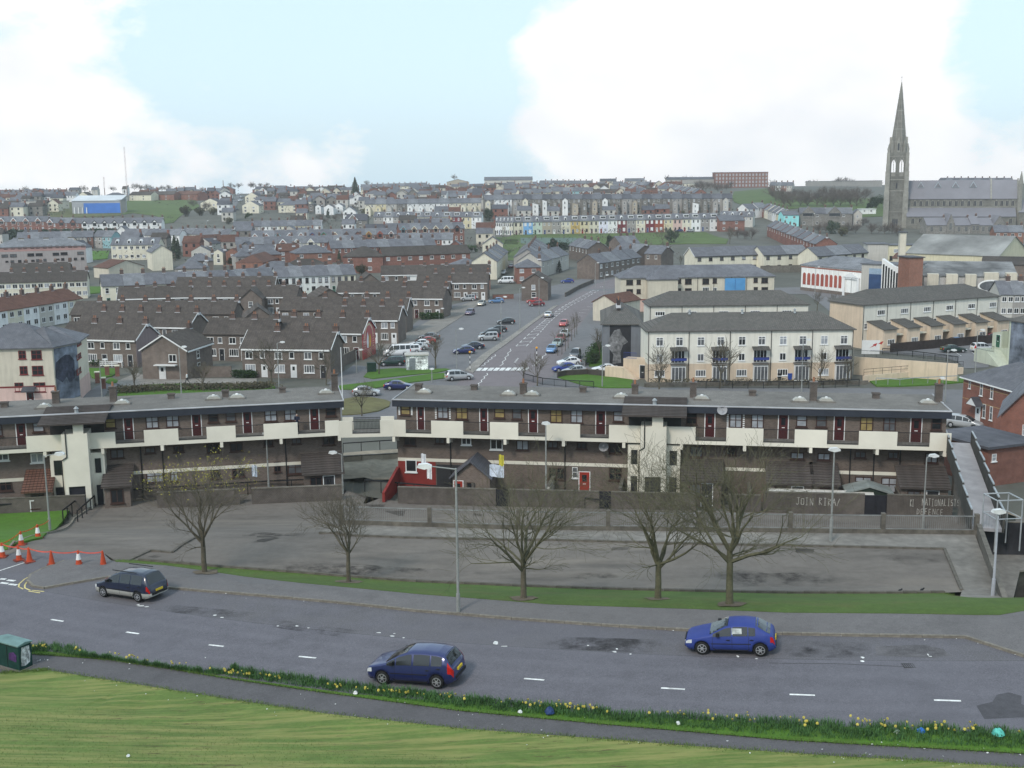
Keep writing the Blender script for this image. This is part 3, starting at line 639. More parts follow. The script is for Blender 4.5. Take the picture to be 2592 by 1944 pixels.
def house(label, group, P, rz, w, d, H, rise, wallc='brown', roofm=None, kind='gable', style='est', frame=None, ch=1, e0=.0, e1=.0, fascia=None, verge=None, fine=False, name='house', cat='house', drop=4.0, dormer=None, gablet=None, ret=None, surround=None, chm=None, potn=2, band=None):
 t = thing(name, label, cat, P, rz, group)
 wm = wall(wallc) if isinstance(wallc, str) else wallc; rm = roofm or browntile
 ob('wall', wall_mesh(w, d, H, rise, kind, wm, drop), t); ob('roof', roof_mesh(w, d, H, rise, kind, rm, e0, e1), t)
 fr = frame or wf
 for x, z, a, b_, k in win_layout(style, w, H):
  if a > w * .45: a = w * .38
  if k == 'D': door(t, x, z, min(a, w * .28), b_, random.choice(doorc if style != 'est' else [doorc[2], doorc[2], doorc[0], doorc[1]]))
  else:
   o = window(t, x, z, a, b_, fr, None, k, True, 0, fine)
   if surround: ob('surround', cached(('sur', round(a, 2), b_, surround.name), lambda: MB().box(-.14, a + .14, -.03, .01, -.14, b_ + .14).mesh('surround', surround)), o)
 if fascia: ob('fascia', cached(('fas', round(w, 2), fascia.name, round(rise/d,2)), lambda: MB().box(0, w, -.33, -.28, -.28, -.02).mesh('fascia', fascia)), t, (0, 0, H - .3 * rise / (d / 2)+.06))
 if verge:
  s = rise / (d / 2)
  def vm(): return MB().bar((0, -.3, H - .3 * s + .02), (0, d / 2, H + rise + .05), .06, .2).bar((0, d / 2, H + rise + .05), (0, d + .3, H - .3 * s + .02), .06, .2).mesh('bargeboard', wf)
  me = cached(('verge', round(d, 2), round(H, 2), round(rise, 2)), vm)
  if 'l' in verge: ob('bargeboard', me, t, (-e0 - .04, 0, 0))
  if 'r' in verge: ob('bargeboard', me, t, (w + e1 + .04, 0, 0))
 if ch: chimney(t, w - .05 if ch == 1 else .5, d / 2, H + rise, .9, .55, .75 if roofm in (None, browntile, browntile2) else 1.0, potn, chm)
 if dormer == 'box':
  def dm(): return MB().box(w*.22, w*.78, d*.14, d*.42, H + rise*.3, H + rise*.86, 0).box(w*.26, w*.49, d*.14-.03, d*.2, H + rise*.42, H + rise*.76, 1).box(w*.51, w*.74, d*.14-.03, d*.2, H + rise*.42, H + rise*.76, 1).mesh('dormer', [wf, gl_d])
  ob('dormer', cached(('dbox', round(w, 2), round(d, 2), round(H, 2), round(rise, 2)), dm), t)
 if dormer == 'small':
  def dm():
   b = MB(); x0, x1 = w*.36, w*.62; b.prism([(x0, H+rise*.2), (x1, H+rise*.2), (x1, H+rise*.6), ((x0+x1)/2, H+rise*.85), (x0, H+rise*.6)], d*.1, d*.4, 'y', 0)
   b.box(x0+.2, x1-.2, d*.1-.03, d*.12, H+rise*.26, H+rise*.58, 1); return b.mesh('dormer', [wf, gl_d])
  ob('dormer', cached(('dsm', round(w, 2), round(d, 2), round(H, 2), round(rise, 2)), dm), t)
 if gablet is not None:                       # small front gable breaking the eaves
  def gm_():
   b = MB(); x0, x1 = w*.08, w*.56; gh = (x1 - x0) * .55
   b.prism([(x0, H-1.9), (x1, H-1.9), (x1, H+.1), ((x0+x1)/2, H+gh), (x0, H+.1)], -.25, d*.3, 'y', 0)
   for p, q in (((x0-.15, H-.02), ((x0+x1)/2, H+gh+.12)), ((x1+.15, H-.02), ((x0+x1)/2, H+gh+.12))): b.bar((p[0], -.32, p[1]), (q[0], -.32, q[1]), .12, .3, 1)
   b.prism([(x0-.2, H-.05), ((x0+x1)/2, H+gh+.05), (x1+.2, H-.05), ((x0+x1)/2, H+gh+.16)], -.26, d*.42, 'y', 3)
   b.box(x0+.35, x1-.35, -.29, -.2, H-1.4, H+.25, 1); b.box(x0+.45, x1-.45, -.31, -.2, H-1.3, H+.15, 2)
   return b.mesh('front_gable', [wm, gablet, gl_d, rm])
  ob('front_gable', cached(('gblt', round(w, 2), round(d, 2), round(H, 2), wm.name, gablet.name, rm.name), gm_), t)
 if ret:                                      # rear return: a narrower wing stepping out towards the viewer
  cc, rw, rd, rh, rk = ret; wm2 = wall(cc)
  def rmesh():
   b = MB(); x0 = w * .04; x1 = x0 + w * rw
   if rk == 'g': b.prism([(x0, -drop - 1), (x1, -drop - 1), (x1, rh), ((x0+x1)/2, rh + (x1-x0)*.45), (x0, rh)], -rd, -.01, 'y', 0); b.prism([(x0-.15, rh-.08), ((x0+x1)/2, rh+(x1-x0)*.45+.02), (x1+.15, rh-.08), ((x0+x1)/2, rh+(x1-x0)*.45+.16)], -rd-.15, .2, 'y', 1)
   else: b.prism([(x0, -drop - 1), (x1, -drop - 1), (x1, rh), (x0, rh + .9)], -rd, -.01, 'y', 0); b.prism([(x0-.1, rh+.92), (x1+.15, rh-.03), (x1+.15, rh+.08), (x0-.1, rh+1.05)], -rd-.12, -.01, 'y', 1)
   return b.mesh('rear_wing', [wm2, rm])
  r_ = ob('rear_wing', cached(('ret', round(w, 2), ret, rm.name), rmesh), t)
  window(r_, w * (.04 + rw * .32), rh - 1.9, .8, 1.3, fr, None, 'h', True, -rd)
  if rh > 6: window(r_, w * (.04 + rw * .32), rh - 4.7, .8, 1.3, fr, None, 'h', True, -rd)
 return t
def row(desc, group, Lp, Rp, n, H=4.8, rise=2.3, d=7.5, cols=('brown',), roofs=None, kind='gable', style='est', word='terraced house', ends='', fn=None, jit=0., turn=0., **kw):
 """a terrace: the two ends of its front eaves seen in the photograph, eaves H above the land"""
 a = hit(Q(*Lp), H); b = hit(Q(*Rp), H)
 if turn: q_ = Matrix.Rotation(-radians(turn), 3, 'Z') @ Vector((a.x - b.x, a.y - b.y, 0)); a = Vector((b.x + q_.x, b.y + q_.y, a.z))
 dv = Vector((b.x - a.x, b.y - a.y, 0)); Ltot = dv.length; rz = atan2(dv.y, dv.x); w = Ltot / n; out = []
 for i in range(n):
  p = a.lerp(b, i / n); zz = lerp(a.z, b.z, (i + .5) / n) if abs(a.z - b.z) < .4 else lerp(a.z, b.z, (i + .5) / n)
  c = cols[i % len(cols)]; rm = (roofs or [None])[i % len(roofs or [None])]
  k2 = dict(kw)
  if fn: k2.update(fn(i, n) or {})
  vg = ''.join(q for q in ends if (q == 'l' and i == 0) or (q == 'r' and i == n - 1))
  e0 = .25 if i == 0 else 0; e1 = .25 if i == n - 1 else 0
  hk = k2.pop('H', H) + random.uniform(-jit, jit)
  cn = COLN[c] if isinstance(c, str) else 'painted'
  lab = f"{cn} {word}, {nth(i, n)} in the {desc}" if n > 1 else f"{cn} {word} {desc}"
  if len(lab.split()) > 16: lab = lab.replace(' terraced house', ' house').replace(' in the ', ' in ').replace(' from left', '')
  out.append(house(lab, group, (p.x, p.y, zz), rz, w - .03, d, hk, rise, c, rm, kind, style, e0=e0, e1=e1, verge=vg or None, **k2))
 return out
# brown estate houses on the flat
GE = 'brown estate houses'
def est(desc, L, R, n, **k):
 k.setdefault('name', 'estate_house')
 k.setdefault('fascia', wf); k.setdefault('roofs', [browntile]); k.setdefault('word', 'house'); fine = k.pop('fine', False)
 return row(desc, GE, L, R, n, style=k.pop('style', 'est'), fine=fine, **k)
est('terrace with bay windows nearest the bare tree', ('B1',2045,356), ('B2',630,349), 3, ends='lr', fine=True, turn=8)
RED_ROW = est('terrace ending in the red painted gable', ('B2',10,216), ('B2',905,211), 4, ends='r', fine=True, turn=9)
est('terrace with pink window panels by the car park', ('A2',540,1397), ('A2',1214,1389), 4, ends='r', fine=True, turn=8)
est('terrace right behind the pink panel terrace', ('A2',165,1322), ('A2',1285,1309), 6, ends='r', turn=7, fn=lambda i, n: {'fascia': None})
est('short terrace above the trimmed hedge', ('A2',1040,1208), ('A2',1602,1205), 3, turn=8)
est('terrace with thin white downpipes', ('A2',690,1154), ('A2',1650,1150), 5)
est('terrace facing the silver people carrier', ('A2',1372,1077), ('A2',1985,1069), 4, turn=6)
est('uppermost brown terrace below the hostel', ('A2',1072,1004), ('A2',2010,990), 5, cols=('brown','white','brown','brown','red'))
MAU_ROW = est('terrace with the mauve end gable', ('B1',430,276), ('B1',1166,270), 3, ends='r', fine=True, turn=12)
est('terrace behind the mauve gable terrace', ('A1',580,1452), ('A1',1622,1452), 6, ends='r', fine=True, turn=8)
est('long terrace below the flats at left', ('A1',610,1346), ('A1',2005,1339), 7, fn=lambda i, n: {'fascia': None})
est('terrace with white window frames beside cream shop', ('A1',1015,1209), ('A1',1640,1192), 4, ends='l')
est('terrace in front of the white painted terrace', ('F2',215,1566), ('F2',1556,1558), 7)
est('brown terrace just below the slate terrace', ('F2',20,1447), ('F2',1276,1430), 6, ends='r')
est('terrace behind the gabled corner house', ('B1',1755,219), ('B1',2330,225), 3, fn=lambda i, n: {'fascia': None})
# gable ends turned to the viewer
t = row('with white porch door beside the hedge bank', GE, ('B1',1602,362), ('B1',1822,290), 1, style='one', word='gabled corner house', d=7.6, fascia=wf, ends='l')[0]
door(t, -.06, 0.1, 1.0, 2.1, doorc[2], y=4.7, rz=-pi/2); window(t, -.02, 2.9, 1.3, 1.2, wf, None, 'v', True, y=3.0, rz=-pi/2, fine=True)
ob('porch_canopy', MB().box(-1.0, 0, 1.6, 5.2, 2.35, 2.5).mesh('porch_canopy', wf), t)
def gfront(desc, k, xl, yl, xr, yr, H=4.8, rise=2.2, d=9, wallc='brown', roofm=None, style='one', word='gable-fronted house', turn=0., group=GE, **kw):
 a = G(k, xl, yl, H); b = G(k, xr, yr, H); dv = b - a; w = hypot(dv.x, dv.y)
 return house(f"{COLN[wallc]} {word} {desc}", group, (a.x, a.y, min(a.z, b.z)), atan2(dv.y, dv.x) + turn, w, d, H, rise, wallc, roofm or browntile, 'gablef', style, e0=.25, ch=kw.pop('ch', 0), **kw)
gfront('with maroon verge above the small lawn', 'A2', 490, 1216, 760, 1204)
gfront('with white verge beside the cream terrace end', 'A2', 886, 1071, 1060, 1066)
gfront('with red verge among the brown roofs', 'A2', -110, 1385, 140, 1376)
gfront('with dark green verge behind the estate terraces', 'F2', 840, 1595, 1120, 1590)
gfront('with white roof edge below the main road', 'F4', 0, 1484, 335, 1484, d=12, style='one')
# slate-roofed terraces in the middle distance
GT = 'slate roofed terraces'
def ter(desc, L, R, n, cols, **k):
 k.setdefault('name', 'terraced_house'); k.setdefault('cat', 'terraced house')
 k.setdefault('roofs', [slate, slate2, slate]); k.setdefault('H', 5.4); k.setdefault('rise', 2.6); k.setdefault('d', 8)
 return row(desc, k.pop('group', GT), L, R, n, style=k.pop('style', 'vic'), cols=cols, **k)
ter('slate terrace beside the cream shop', ('F1',1300,1428), ('F2',690,1364), 6, ('cream','red','cream','red','cream','white'))
ter('pale yellow part of the slate terrace', ('F2',690,1363), ('F2',1308,1315), 4, ('pale','yellow','cream','yellow'))
ter('white painted terrace above the estate', ('F2',1310,1314), ('A2',850,998), 6, ('white','white','white','white','pale','cream'), frame=bf)
row('with low hipped roof and gardens', GT, ('A2',742,850), ('A2',1086,845), 1, H=5.6, rise=3.2, d=12, cols=('red',), roofs=[browntile2], kind='hip', style='four', word='hostel block', ch=0, name='hostel')
row('brick hostel wing with brown roof', GT, ('A2',1090,842), ('A2',1836,815), 4, H=5.6, rise=2.6, d=9, cols=('red',), roofs=[browntile2], style='four', word='brick section', ch=0, name='hostel_wing', cat='building')
row('with hipped slate roof beside the hostel', GT, ('A2',330,821), ('A2',648,809), 1, H=5.6, rise=2.6, d=9, cols=('orange',), roofs=[slate], kind='hip', style='four', word='detached house', ch=2)
row('with hipped slate roof half hidden by trees', GT, ('A2',-40,833), ('A2',212,826), 1, H=5.6, rise=2.6, d=9, cols=('orange',), roofs=[slate], kind='hip', style='four', word='detached house', ch=2)
ter('red brick terrace behind the hostel', ('A2',640,776), ('A2',1540,746), 9, ('red',), style='vic2')
ter('terrace of small white gables', ('A2',-180,742), ('A2',900,718), 9, ('cream','red','white','red','pale'), style='vic2', fn=lambda i, n: {'gablet': wf} if i in (3, 4, 5, 7, 8) else {})
ter('slate terrace with a white end house', ('F3',640,840), ('F3',1335,832), 5, ('red','cream','red','red','white'), style='vic2')
GB = [wf, wf, wall('teal'), wf, wf, mat('barge_blue', (.04,.07,.2), .6), mat('barge_green', (.03,.2,.12), .6), cfm, bf, bf, mat('barge_gold', (.5,.3,.06), .6), mat('barge_red', (.35,.07,.03), .6), wf]
ter('brick terrace with coloured bargeboards', ('F2',985,805), ('F3',650,765), 13, ('red',), style='vic2', fn=lambda i, n: {'gablet': GB[i]})
ter('tall brick terrace with cream bargeboards', ('F3',662,712), ('F3',1484,692), 6, ('red',), H=8.6, style='vic3', fn=lambda i, n: {'gablet': [GB[2], cfm, cfm, cfm, cfm, bf][i]})
row('at the end of the bargeboard terrace', GT, ('F2',755,674), ('F2',990,670), 1, H=6.2, rise=2.4, d=8, cols=('white',), roofs=[slate], style='four', word='shop house')
ter('cream terrace below the conifer', ('F2',1005,667), ('F2',1872,655), 8, ('grey','white','white','cream','cream','yellow','cream','white'), style='vic2', ends='r')
ter('terrace of dormer roofs by the steep lane', ('F3',330,548), ('F3',1700,548), 11, ('grey','white','grey','grey','cream','cream','grey','yellow','maroon','yellow','white'), H=6.2, style='vic', fn=lambda i, n: {'dormer': ['small','box','small','small','box','box','small','box','box','small','box'][i]})
ter('white rear terrace on the hillside', ('F3',218,386), ('F3',1695,366), 11, ('cream','yellow','pale','stone','white','white','white','white','cream','cream','cream'), H=6.6, style='vic2', fn=lambda i, n: {'ret': (('cream','yellow','pale','stone','white','white','white','white','cream','cream','cream')[i], .52, 3.2, 4.6, 'g')})
row('with three pointed dormers', GT, ('F3',-20,590), ('F3',245,588), 1, H=5.5, rise=3, d=8, cols=('stone',), roofs=[slated], style='four', word='villa', gablet=wf)
PAST = ('cream','sky','mint','tan','grey','cream','mustard','yellow','cream','lav','white','maroon','grey','cream','maroon','rust','yellow','pink','cream','white','grey','white')
ter('white terrace over the playing field', ('F3',1868,614), ('A3',-4,553), 5, ('white','white','pale','white','cream'), H=6.4, fn=lambda i, n: {'dormer': 'small'})
ter('long painted terrace', ('A3',2,552), ('A3',1768,519), 22, PAST, H=6.4, rise=2.6, fn=lambda i, n: {'dormer': ['box','box','small'][(i * 7) % 3], 'surround': wf if i in (1, 11, 14, 15) else None, 'frame': bf if i in (0, 7, 8, 17) else wf})
VC = ['grey','cream','white','white','stone','white','tan','stone','tan','white','stone','grey','tan','stone','pale','stone','grey','stone','white','stone','grey','pale']
ter('tall rear terrace above the painted houses', ('A3',-10,352), ('A3',1882,346), 22, [c if c in ('stone','grey') else 'stone' for c in VC], H=9.4, rise=2.6, style='vic3', roofs=[slate, slated], group='tall Victorian rear terraces', fn=lambda i, n: {'ret': (VC[i], [.5,.55,.6,.45][i % 4], [2.6,3.4,3][i % 3], [7.4,8.4,6.2,8][i % 4], 'gl'[(i // 2) % 2]), 'ch': 1, 'potn': 4})
ter('left rear terrace with white wings', ('F3',1745,330), ('F3',2205,318), 4, ('stone','white','white','stone'), H=9.4, style='vic3', fn=lambda i, n: {'ret': (('cream','white','white','grey')[i], .5, 3, 8, 'g')})
ter('small coloured terrace over the rear terrace', ('F4',402,322), ('F4',905,319), 4, ('buff','aqua','teal','white'), H=5.2, style='vic2')
ter('cream terrace beside the coloured terrace', ('F4',-10,350), ('F4',398,335), 5, ('cream','yellow','buff','cream','yellow'), H=5, style='vic2')
ter('brick terrace on the skyline', ('F4',226,222), ('F4',892,224), 9, ('red',), H=5.6, style='vic')
ter('brick terrace under the skyline chimneys', ('F4',1440,242), ('F4',1612,242), 3, ('red',), H=5.6, style='vic2')
ter('stepped brick street running downhill', ('F4',1260,232), ('F4',1500,345), 9, ('red','pale','red'), H=5, style='vic2')
ter('lower stepped street near the trees', ('F4',1760,262), ('F4',2205,345), 9, ('red','pale'), H=5, style='vic2')
ter('skyline terrace beside the conifer', ('F3',165,168), ('F3',1005,146), 12, ('grey','red','pale'), H=4.6, style='vic2')
ter('white row along the top road', ('F1',-30,285), ('F1',960,272), 14, ('white','white','cream','white','yellow','white'), H=5, style='vic2', d=7)
ter('red roofed row on the skyline', ('F1',-20,240), ('F1',840,232), 10, ('pale','red','white'), H=4.2, style='', d=7, roofs=[redtile, browntile, slate], ch=1)
ter('brick terrace over the dark hedge', ('F1',-30,608), ('F1',590,604), 4, ('red',), H=5.4, fn=lambda i, n: {'gablet': wf})
ter('plain brick terrace beside half-timbered row', ('F1',592,622), ('F1',1030,626), 3, ('red',), H=5.2, fn=lambda i, n: {'gablet': bf if i else wf})
ter('half-timbered terrace below the blue shed', ('F1',1036,634), ('F1',2052,618), 8, ('white',), H=5.2, roofs=[slate], fn=lambda i, n: {'gablet': gfm})
ter('grey rear terrace behind the long flats', ('F1',215,826), ('F1',1180,800), 7, ('grey','pale','orange','grey'), H=5.2, style='vic2', fn=lambda i, n: {'ret': (('grey','tan')[i % 2], .45, 3.4, 4.4, 'g')})
ter('end of the grey rear terrace', ('F1',1185,798), ('F1',1415,800), 2, ('grey','teal'), H=5.2, style='vic2', word='terraced house')
ter('cream town houses with round dormers', ('F1',1410,905), ('F1',2010,900), 4, ('cream',), H=6, style='four', word='town house', fn=lambda i, n: {'dormer': 'small', 'ch': 0})
ter('roofs behind the town houses', ('F1',1560,775), ('F2',70,780), 5, ('grey','white','pale','white','white'), H=5, style='vic2')
ter('grey street under the steep road', ('F2',0,760), ('F2',690,780), 6, ('grey','tan','pale'), H=5, style='vic2')
ter('brown roofed row with cream fins', ('F1',-30,1387), ('F1',1102,1354), 7, ('cream',), H=5, rise=2.5, roofs=[browntile2], style='four', group=GE, word='house')
ter('brown roofs above the cream fins', ('F1',130,1264), ('F1',880,1242), 4, ('brown',), H=5, roofs=[browntile2], style='up', group=GE, word='house')
ter('red roofed white row at far left', ('A1',-80,1330), ('A1',700,1206), 6, ('white','cream','white','pale'), H=5, rise=2.2, roofs=[redtile], style='four', word='house')
ter('gable terrace stepping up beside the field', ('A2',2064,893), ('A2',2160,800), 4, ('cream','cream','yellow','cream'), H=5.6, style='vic2')
row('with a grey roof beside the gable terrace', GT, ('A2',1730,925), ('A2',1945,915), 1, H=4.5, rise=2, d=8, cols=('pale',), roofs=[slate], kind='hip', style='up', word='hall', ch=0)
ter('brown brick houses stepped below the field', ('F4',606,1006), ('F4',850,1053), 3, ('brown',), H=5.2, style='vic2', d=8, word='house')
ter('brown brick houses by the road bend', ('F4',985,1237), ('F4',1522,1155), 4, ('brown',), H=5.2, style='four', word='house')
ter('brown brick pair above the road bend', ('F4',1166,1072), ('F4',1462,1098), 2, ('brown',), H=5.2, style='vic2', word='house', d=9)
row('with white porch left of the cream gable', GT, ('F4',1570,1112), ('F4',1778,1120), 1, H=5.2, rise=2.4, d=10, cols=('brown',), roofs=[slate], style='vic2', word='end house')
ter('far brown brick pair under the field', ('F4',1255,985), ('F4',1500,975), 3, ('brown',), H=5.2, style='', word='house', d=9)
ter('grey terrace with a line of red chimneys', ('F4',255,1215), ('F4',600,1120), 3, ('pale',), H=5.2, style='vic2', word='house')
ter('line of roofs climbing behind red chimneys', ('F4',245,1165), ('F4',330,1010), 6, ('grey',), H=5.6, style='', word='terraced house', d=9)
row('with grey hipped roof beside the corner', GT, ('F4',-60,1290), ('F4',250,1285), 1, H=5, rise=2.3, d=9, cols=('red',), roofs=[slate], kind='hip', style='four', word='house')
ter('cream terrace with black gutters', ('A3',1562,846), ('A3',2132,826), 3, ('cream',), H=5.6, style='four', frame=bf, roofs=[slate], word='house', ends='l', fascia=gfm, ch=0)
ter('cream terrace beyond the black guttered one', ('A4',-30,1582), ('A4',356,1566), 2, ('cream',), H=5.6, style='four', frame=bf, word='house', fascia=gfm, ch=0)
ter('cream terrace beside the blank white wall', ('A4',430,1592), ('A4',866,1556), 3, ('cream',), H=5.6, style='four', frame=bf, word='house', fascia=gfm, ch=0)
ter('brick street of roofs below the church slope', ('A4',0,1330), ('A4',420,1490), 9, ('red',), H=5, style='vic2')
ter('mixed terrace descending to the turquoise shop', ('A4',-60,1175), ('A4',110,1235), 5, ('red','cream','pale','white','yellow'), H=5, style='vic2')
row('beside the stone villas', GT, ('A4',140,1240), ('A4',275,1238), 1, H=6, rise=2, d=9, cols=('aqua',), roofs=[slate], style='four', word='corner shop', ch=0)
ter('stone villas under the wooded slope', ('A4',282,1225), ('A4',735,1225), 2, ('stone',), H=6.5, rise=3, style='four', word='villa', fn=lambda i, n: {'gablet': greyst, 'potn': 4})
row('beside the stone villas and the church', GT, ('A4',740,1230), ('A4',818,1230), 1, H=6, rise=2.4, d=8, cols=('pale',), roofs=[slate], kind='gablef', style='one', word='gabled house', ch=0)
row('on the slope left of the spire', GT, ('A4',812,1190), ('A4',938,1188), 1, H=3, rise=.3, d=6, cols=('white',), roofs=[wf], kind='flat', style='up', word='flat roofed lodge', ch=0)
row('with slate roof beside the playing field', GT, ('A3',1775,540), ('A3',1990,535), 1, H=5.5, rise=2.4, d=9, cols=('red',), roofs=[slate], style='four', word='house')
ter('brick and grey houses right of the painted terrace', ('A3',1775,500), ('A3',2060,505), 4, ('grey','white','red','pale'), H=5.5, style='vic2', fn=lambda i, n: {'dormer': 'small'})
ter('white gabled houses on the church road', ('A3',2015,440), ('A3',2185,420), 2, ('white','white'), H=5.5, style='vic2', word='house')
ter('red brick houses right of the church', ('A4',1960,1385), ('A4',2210,1385), 2, ('orange',), H=6.5, style='four', word='house', kind='gable')
ter('low slate roofs right of the yellow hall', ('A4',1995,1560), ('A4',2215,1570), 3, ('red',), H=4.6, style='vic2', roofs=[slate])
ter('skyline row behind the church roof', ('A4',1470,945), ('A4',2080,948), 10, ('pale','grey','red'), H=4.5, style='', roofs=[slated, slate])
ter('long low roofs left of the spire', ('A4',20,985), ('A4',215,985), 4, ('red','white','red','pale'), H=4.5, style='vic2')
# detached houses scattered over the upper hillside
SC = [('F2',340,372,590,372,'cream','gf'),('F2',870,405,1080,405,'cream','gf'),('F2',905,290,1080,290,'cream','gf'),('F2',1085,310,1240,310,'pale','g'),('F2',1330,398,1635,395,'cream','h'),('F2',1295,330,1540,328,'red','h'),('F2',1550,300,1640,300,'white','g'),('F2',600,190,755,195,'red','gf'),('F2',440,215,580,220,'pale','g'),('F2',1640,320,1900,320,'red','h'),('F2',1900,290,2010,290,'pink','g'),('F2',1910,425,2030,425,'white','gf'),('F2',2040,410,2150,410,'white','gf'),('F2',1800,415,1870,415,'white','gf'),('F2',1650,390,1780,390,'stone','f'),('F2',1000,200,1210,200,'red','h'),('F2',1220,180,1480,178,'red','h'),('F2',1480,195,1660,195,'pale','g'),('F2',1650,205,1850,205,'red','h'),('F2',1850,200,2010,200,'red','g'),('F2',2010,185,2212,180,'grey','g'),
('F3',165,215,330,215,'cream','gf'),('F3',330,230,465,235,'pale','gf'),('F3',220,250,390,250,'pale','h'),('F3',470,240,780,240,'brown','g'),('F3',520,262,690,262,'white','f'),('F3',655,160,775,160,'cream','f'),('F3',765,195,880,210,'pale','gf'),('F3',870,255,1130,258,'pale','g'),('F3',1135,262,1255,262,'white','g'),('F3',1260,258,1380,258,'mint','g'),('F3',1385,266,1495,266,'white','g'),('F3',1500,235,1730,235,'red','g'),('F3',1740,265,1785,265,'white','g'),('F3',1850,245,2205,245,'cream','g'),('F3',1755,160,1835,160,'cream','gf'),('F3',1885,155,1980,155,'white','gf'),('F3',1090,180,1270,180,'red','h'),('F3',1270,150,1420,150,'pale','h'),('F3',2000,140,2210,140,'red','g'),('F3',400,200,530,200,'brown','h'),('F3',1500,150,1700,160,'grey','g'),
('F1',1640,268,1920,268,'cream','g'),('F1',1390,280,1620,272,'pale','h'),('F1',1000,270,1110,270,'cream','gf'),('F1',1920,262,2212,262,'red','g'),('F2',0,255,300,262,'red','g'),('F1',870,205,1000,205,'grey','g'),('F1',1160,200,1240,200,'pale','g'),('F1',1550,190,1620,190,'white','g'),
('F4',905,340,1230,340,'pale','g'),('F4',-10,230,200,232,'red','g'),('F4',890,262,1040,262,'white','g'),('F4',1010,235,1200,235,'red','g'),('F4',1000,190,1210,195,'cream','g'),('F4',1320,190,1570,190,'pale','g'),('F4',1620,210,1760,210,'red','f'),('F4',1745,250,1880,250,'orange','gf'),('F4',0,290,200,290,'cream','g'),('F4',200,275,390,275,'pale','g'),('F4',2030,225,2140,225,'cream','f'),('F2',1130,1130,1360,1045,'orange','h'),('F2',500,1000,620,1000,'cream','gf'),('F2',660,1000,820,1000,'orange','gf'),('F2',290,885,470,890,'pale','gf'),('F2',220,990,465,985,'pale','gf'),('F2',170,1110,500,1100,'brown','h'),('F2',10,1205,390,1200,'grey','h'),('F2',790,1055,1010,1045,'grey','h'),('F2',1010,1040,1365,1030,'orange','h'),('F2',390,860,690,830,'red','g'),('F2',810,1000,1290,985,'red','g'),('F2',1330,980,1610,970,'red','g'),('F2',1980,955,2080,950,'white','gf'),('F2',1040,1225,1600,1210,'pale','h'),('F2',1370,1195,1990,1180,'brown','h')]
where = {'F1': 'on the far left hillside', 'F2': 'on the hillside below the masts', 'F3': 'on the hillside right of the conifer', 'F4': 'on the hillside above the painted terrace'}
KN = {'gf': 'gable-fronted', 'g': 'side-gabled', 'h': 'hip roofed', 'f': 'flat roofed'}; cnt = {}
for k, x0, y0, x1, y1, c, kd in SC:
 a = G(k, x0, y0, 4.6); b = G(k, x1, y1, 4.6); dv = b - a; w = hypot(dv.x, dv.y)
 key = (COLN[c], kd, k); cnt[key] = cnt.get(key, 0) + 1; i = cnt[key]; tot = sum(1 for s in SC if (COLN[s[5]], s[6], s[0]) == key)
 srt = sorted([s for s in SC if (COLN[s[5]], s[6], s[0]) == key], key=lambda s: s[1]); r = [s for s in srt].index((k, x0, y0, x1, y1, c, kd))
 od = '' if tot == 1 else (', leftmost such' if r == 0 else ', rightmost such' if r == tot - 1 else f', {ORD[r]} such from left')
 house(f"{COLN[c]} {KN[kd]} house {where[k]}{od}", 'detached houses on the hill', (a.x, a.y, min(a.z, b.z)), atan2(dv.y, dv.x), w, min(9, max(6, w * .8)), 4.6, .4 if kd == 'f' else min(2.8, w * .28 if kd == 'gf' else 2.4), c, random.choice([slate, slate, browntile2, slated] if c not in ('red', 'orange') else [slate, redtile, browntile]), {'gf': 'gablef', 'g': 'gable', 'h': 'hip', 'f': 'flat'}[kd], 'one' if w < 6 else 'four', ch=0 if kd == 'f' else 1, name='detached_house')
# larger buildings of the lower town
class Blk:
 """a building whose front eaves run between two sight points; local frame: x along the front, y into the building"""
 def __init__(s, name, label, cat, Lp, Rp, H, rise, d, wallm, roofm, kind='hip', group=None, drop=1.6, o=.35, e=.35, base=True):
  a = hit(Q(*Lp), H); b = hit(Q(*Rp), H); dv = Vector((b.x - a.x, b.y - a.y, 0)); s.w = dv.length; s.rz = atan2(dv.y, dv.x); s.H = H; s.d = d
  s.P = Vector((a.x, a.y, min(a.z, b.z))); s.u = dv.normalized(); s.n = Vector((s.u.y, -s.u.x, 0)); s.t = thing(name, label, cat, s.P, s.rz, group)
  s.wall = ob('wall', wall_mesh(s.w, d, H, rise, kind if kind != 'hip' else 'box', wallm, drop), s.t)
  if roofm is not None: s.roof = ob('roof', roof_mesh(s.w, d, H, rise, kind, roofm, e, e, o), s.t)
 def loc(s, k, x, y, off=0.):
  """sight point on the plane `off` metres in front of the wall -> (x along, z)"""
  d = ray(Q(k, x, y)); p0 = s.P + s.n * off; t = (p0.x * s.n.x + p0.y * s.n.y) / (d.x * s.n.x + d.y * s.n.y)
  q = Vector((d.x * t, d.y * t, CZ + d.z * t)) - p0; return q.x * s.u.x + q.y * s.u.y, q.z
 def part(s, name, mb, m, smooth=False, parent=None, label=None): return ob(name, mb.mesh(name, m, smooth), parent or s.t, label=label)
 def winpx(s, k, x0, y0, x1, y1, fr=None, gl=None, style='x', off=0., sill=True, fine=True):
  a = s.loc(k, x0, y1, off); b = s.loc(k, x1, y0, off); return window(s.t, a[0], a[1], max(.4, b[0] - a[0]), max(.4, b[1] - a[1]), fr, gl, style, sill, -off, fine)
 def pipe(s, x, z0=0, z1=None, y=-.08): return ob('downpipe', cached(('dp', round(z0, 1), round(z1 or s.H, 1)), lambda: MB().tube((0, 0, z0), (0, 0, z1 or s.H), .05, n=6).mesh('downpipe', pipem)), s.t, (x, y, 0))
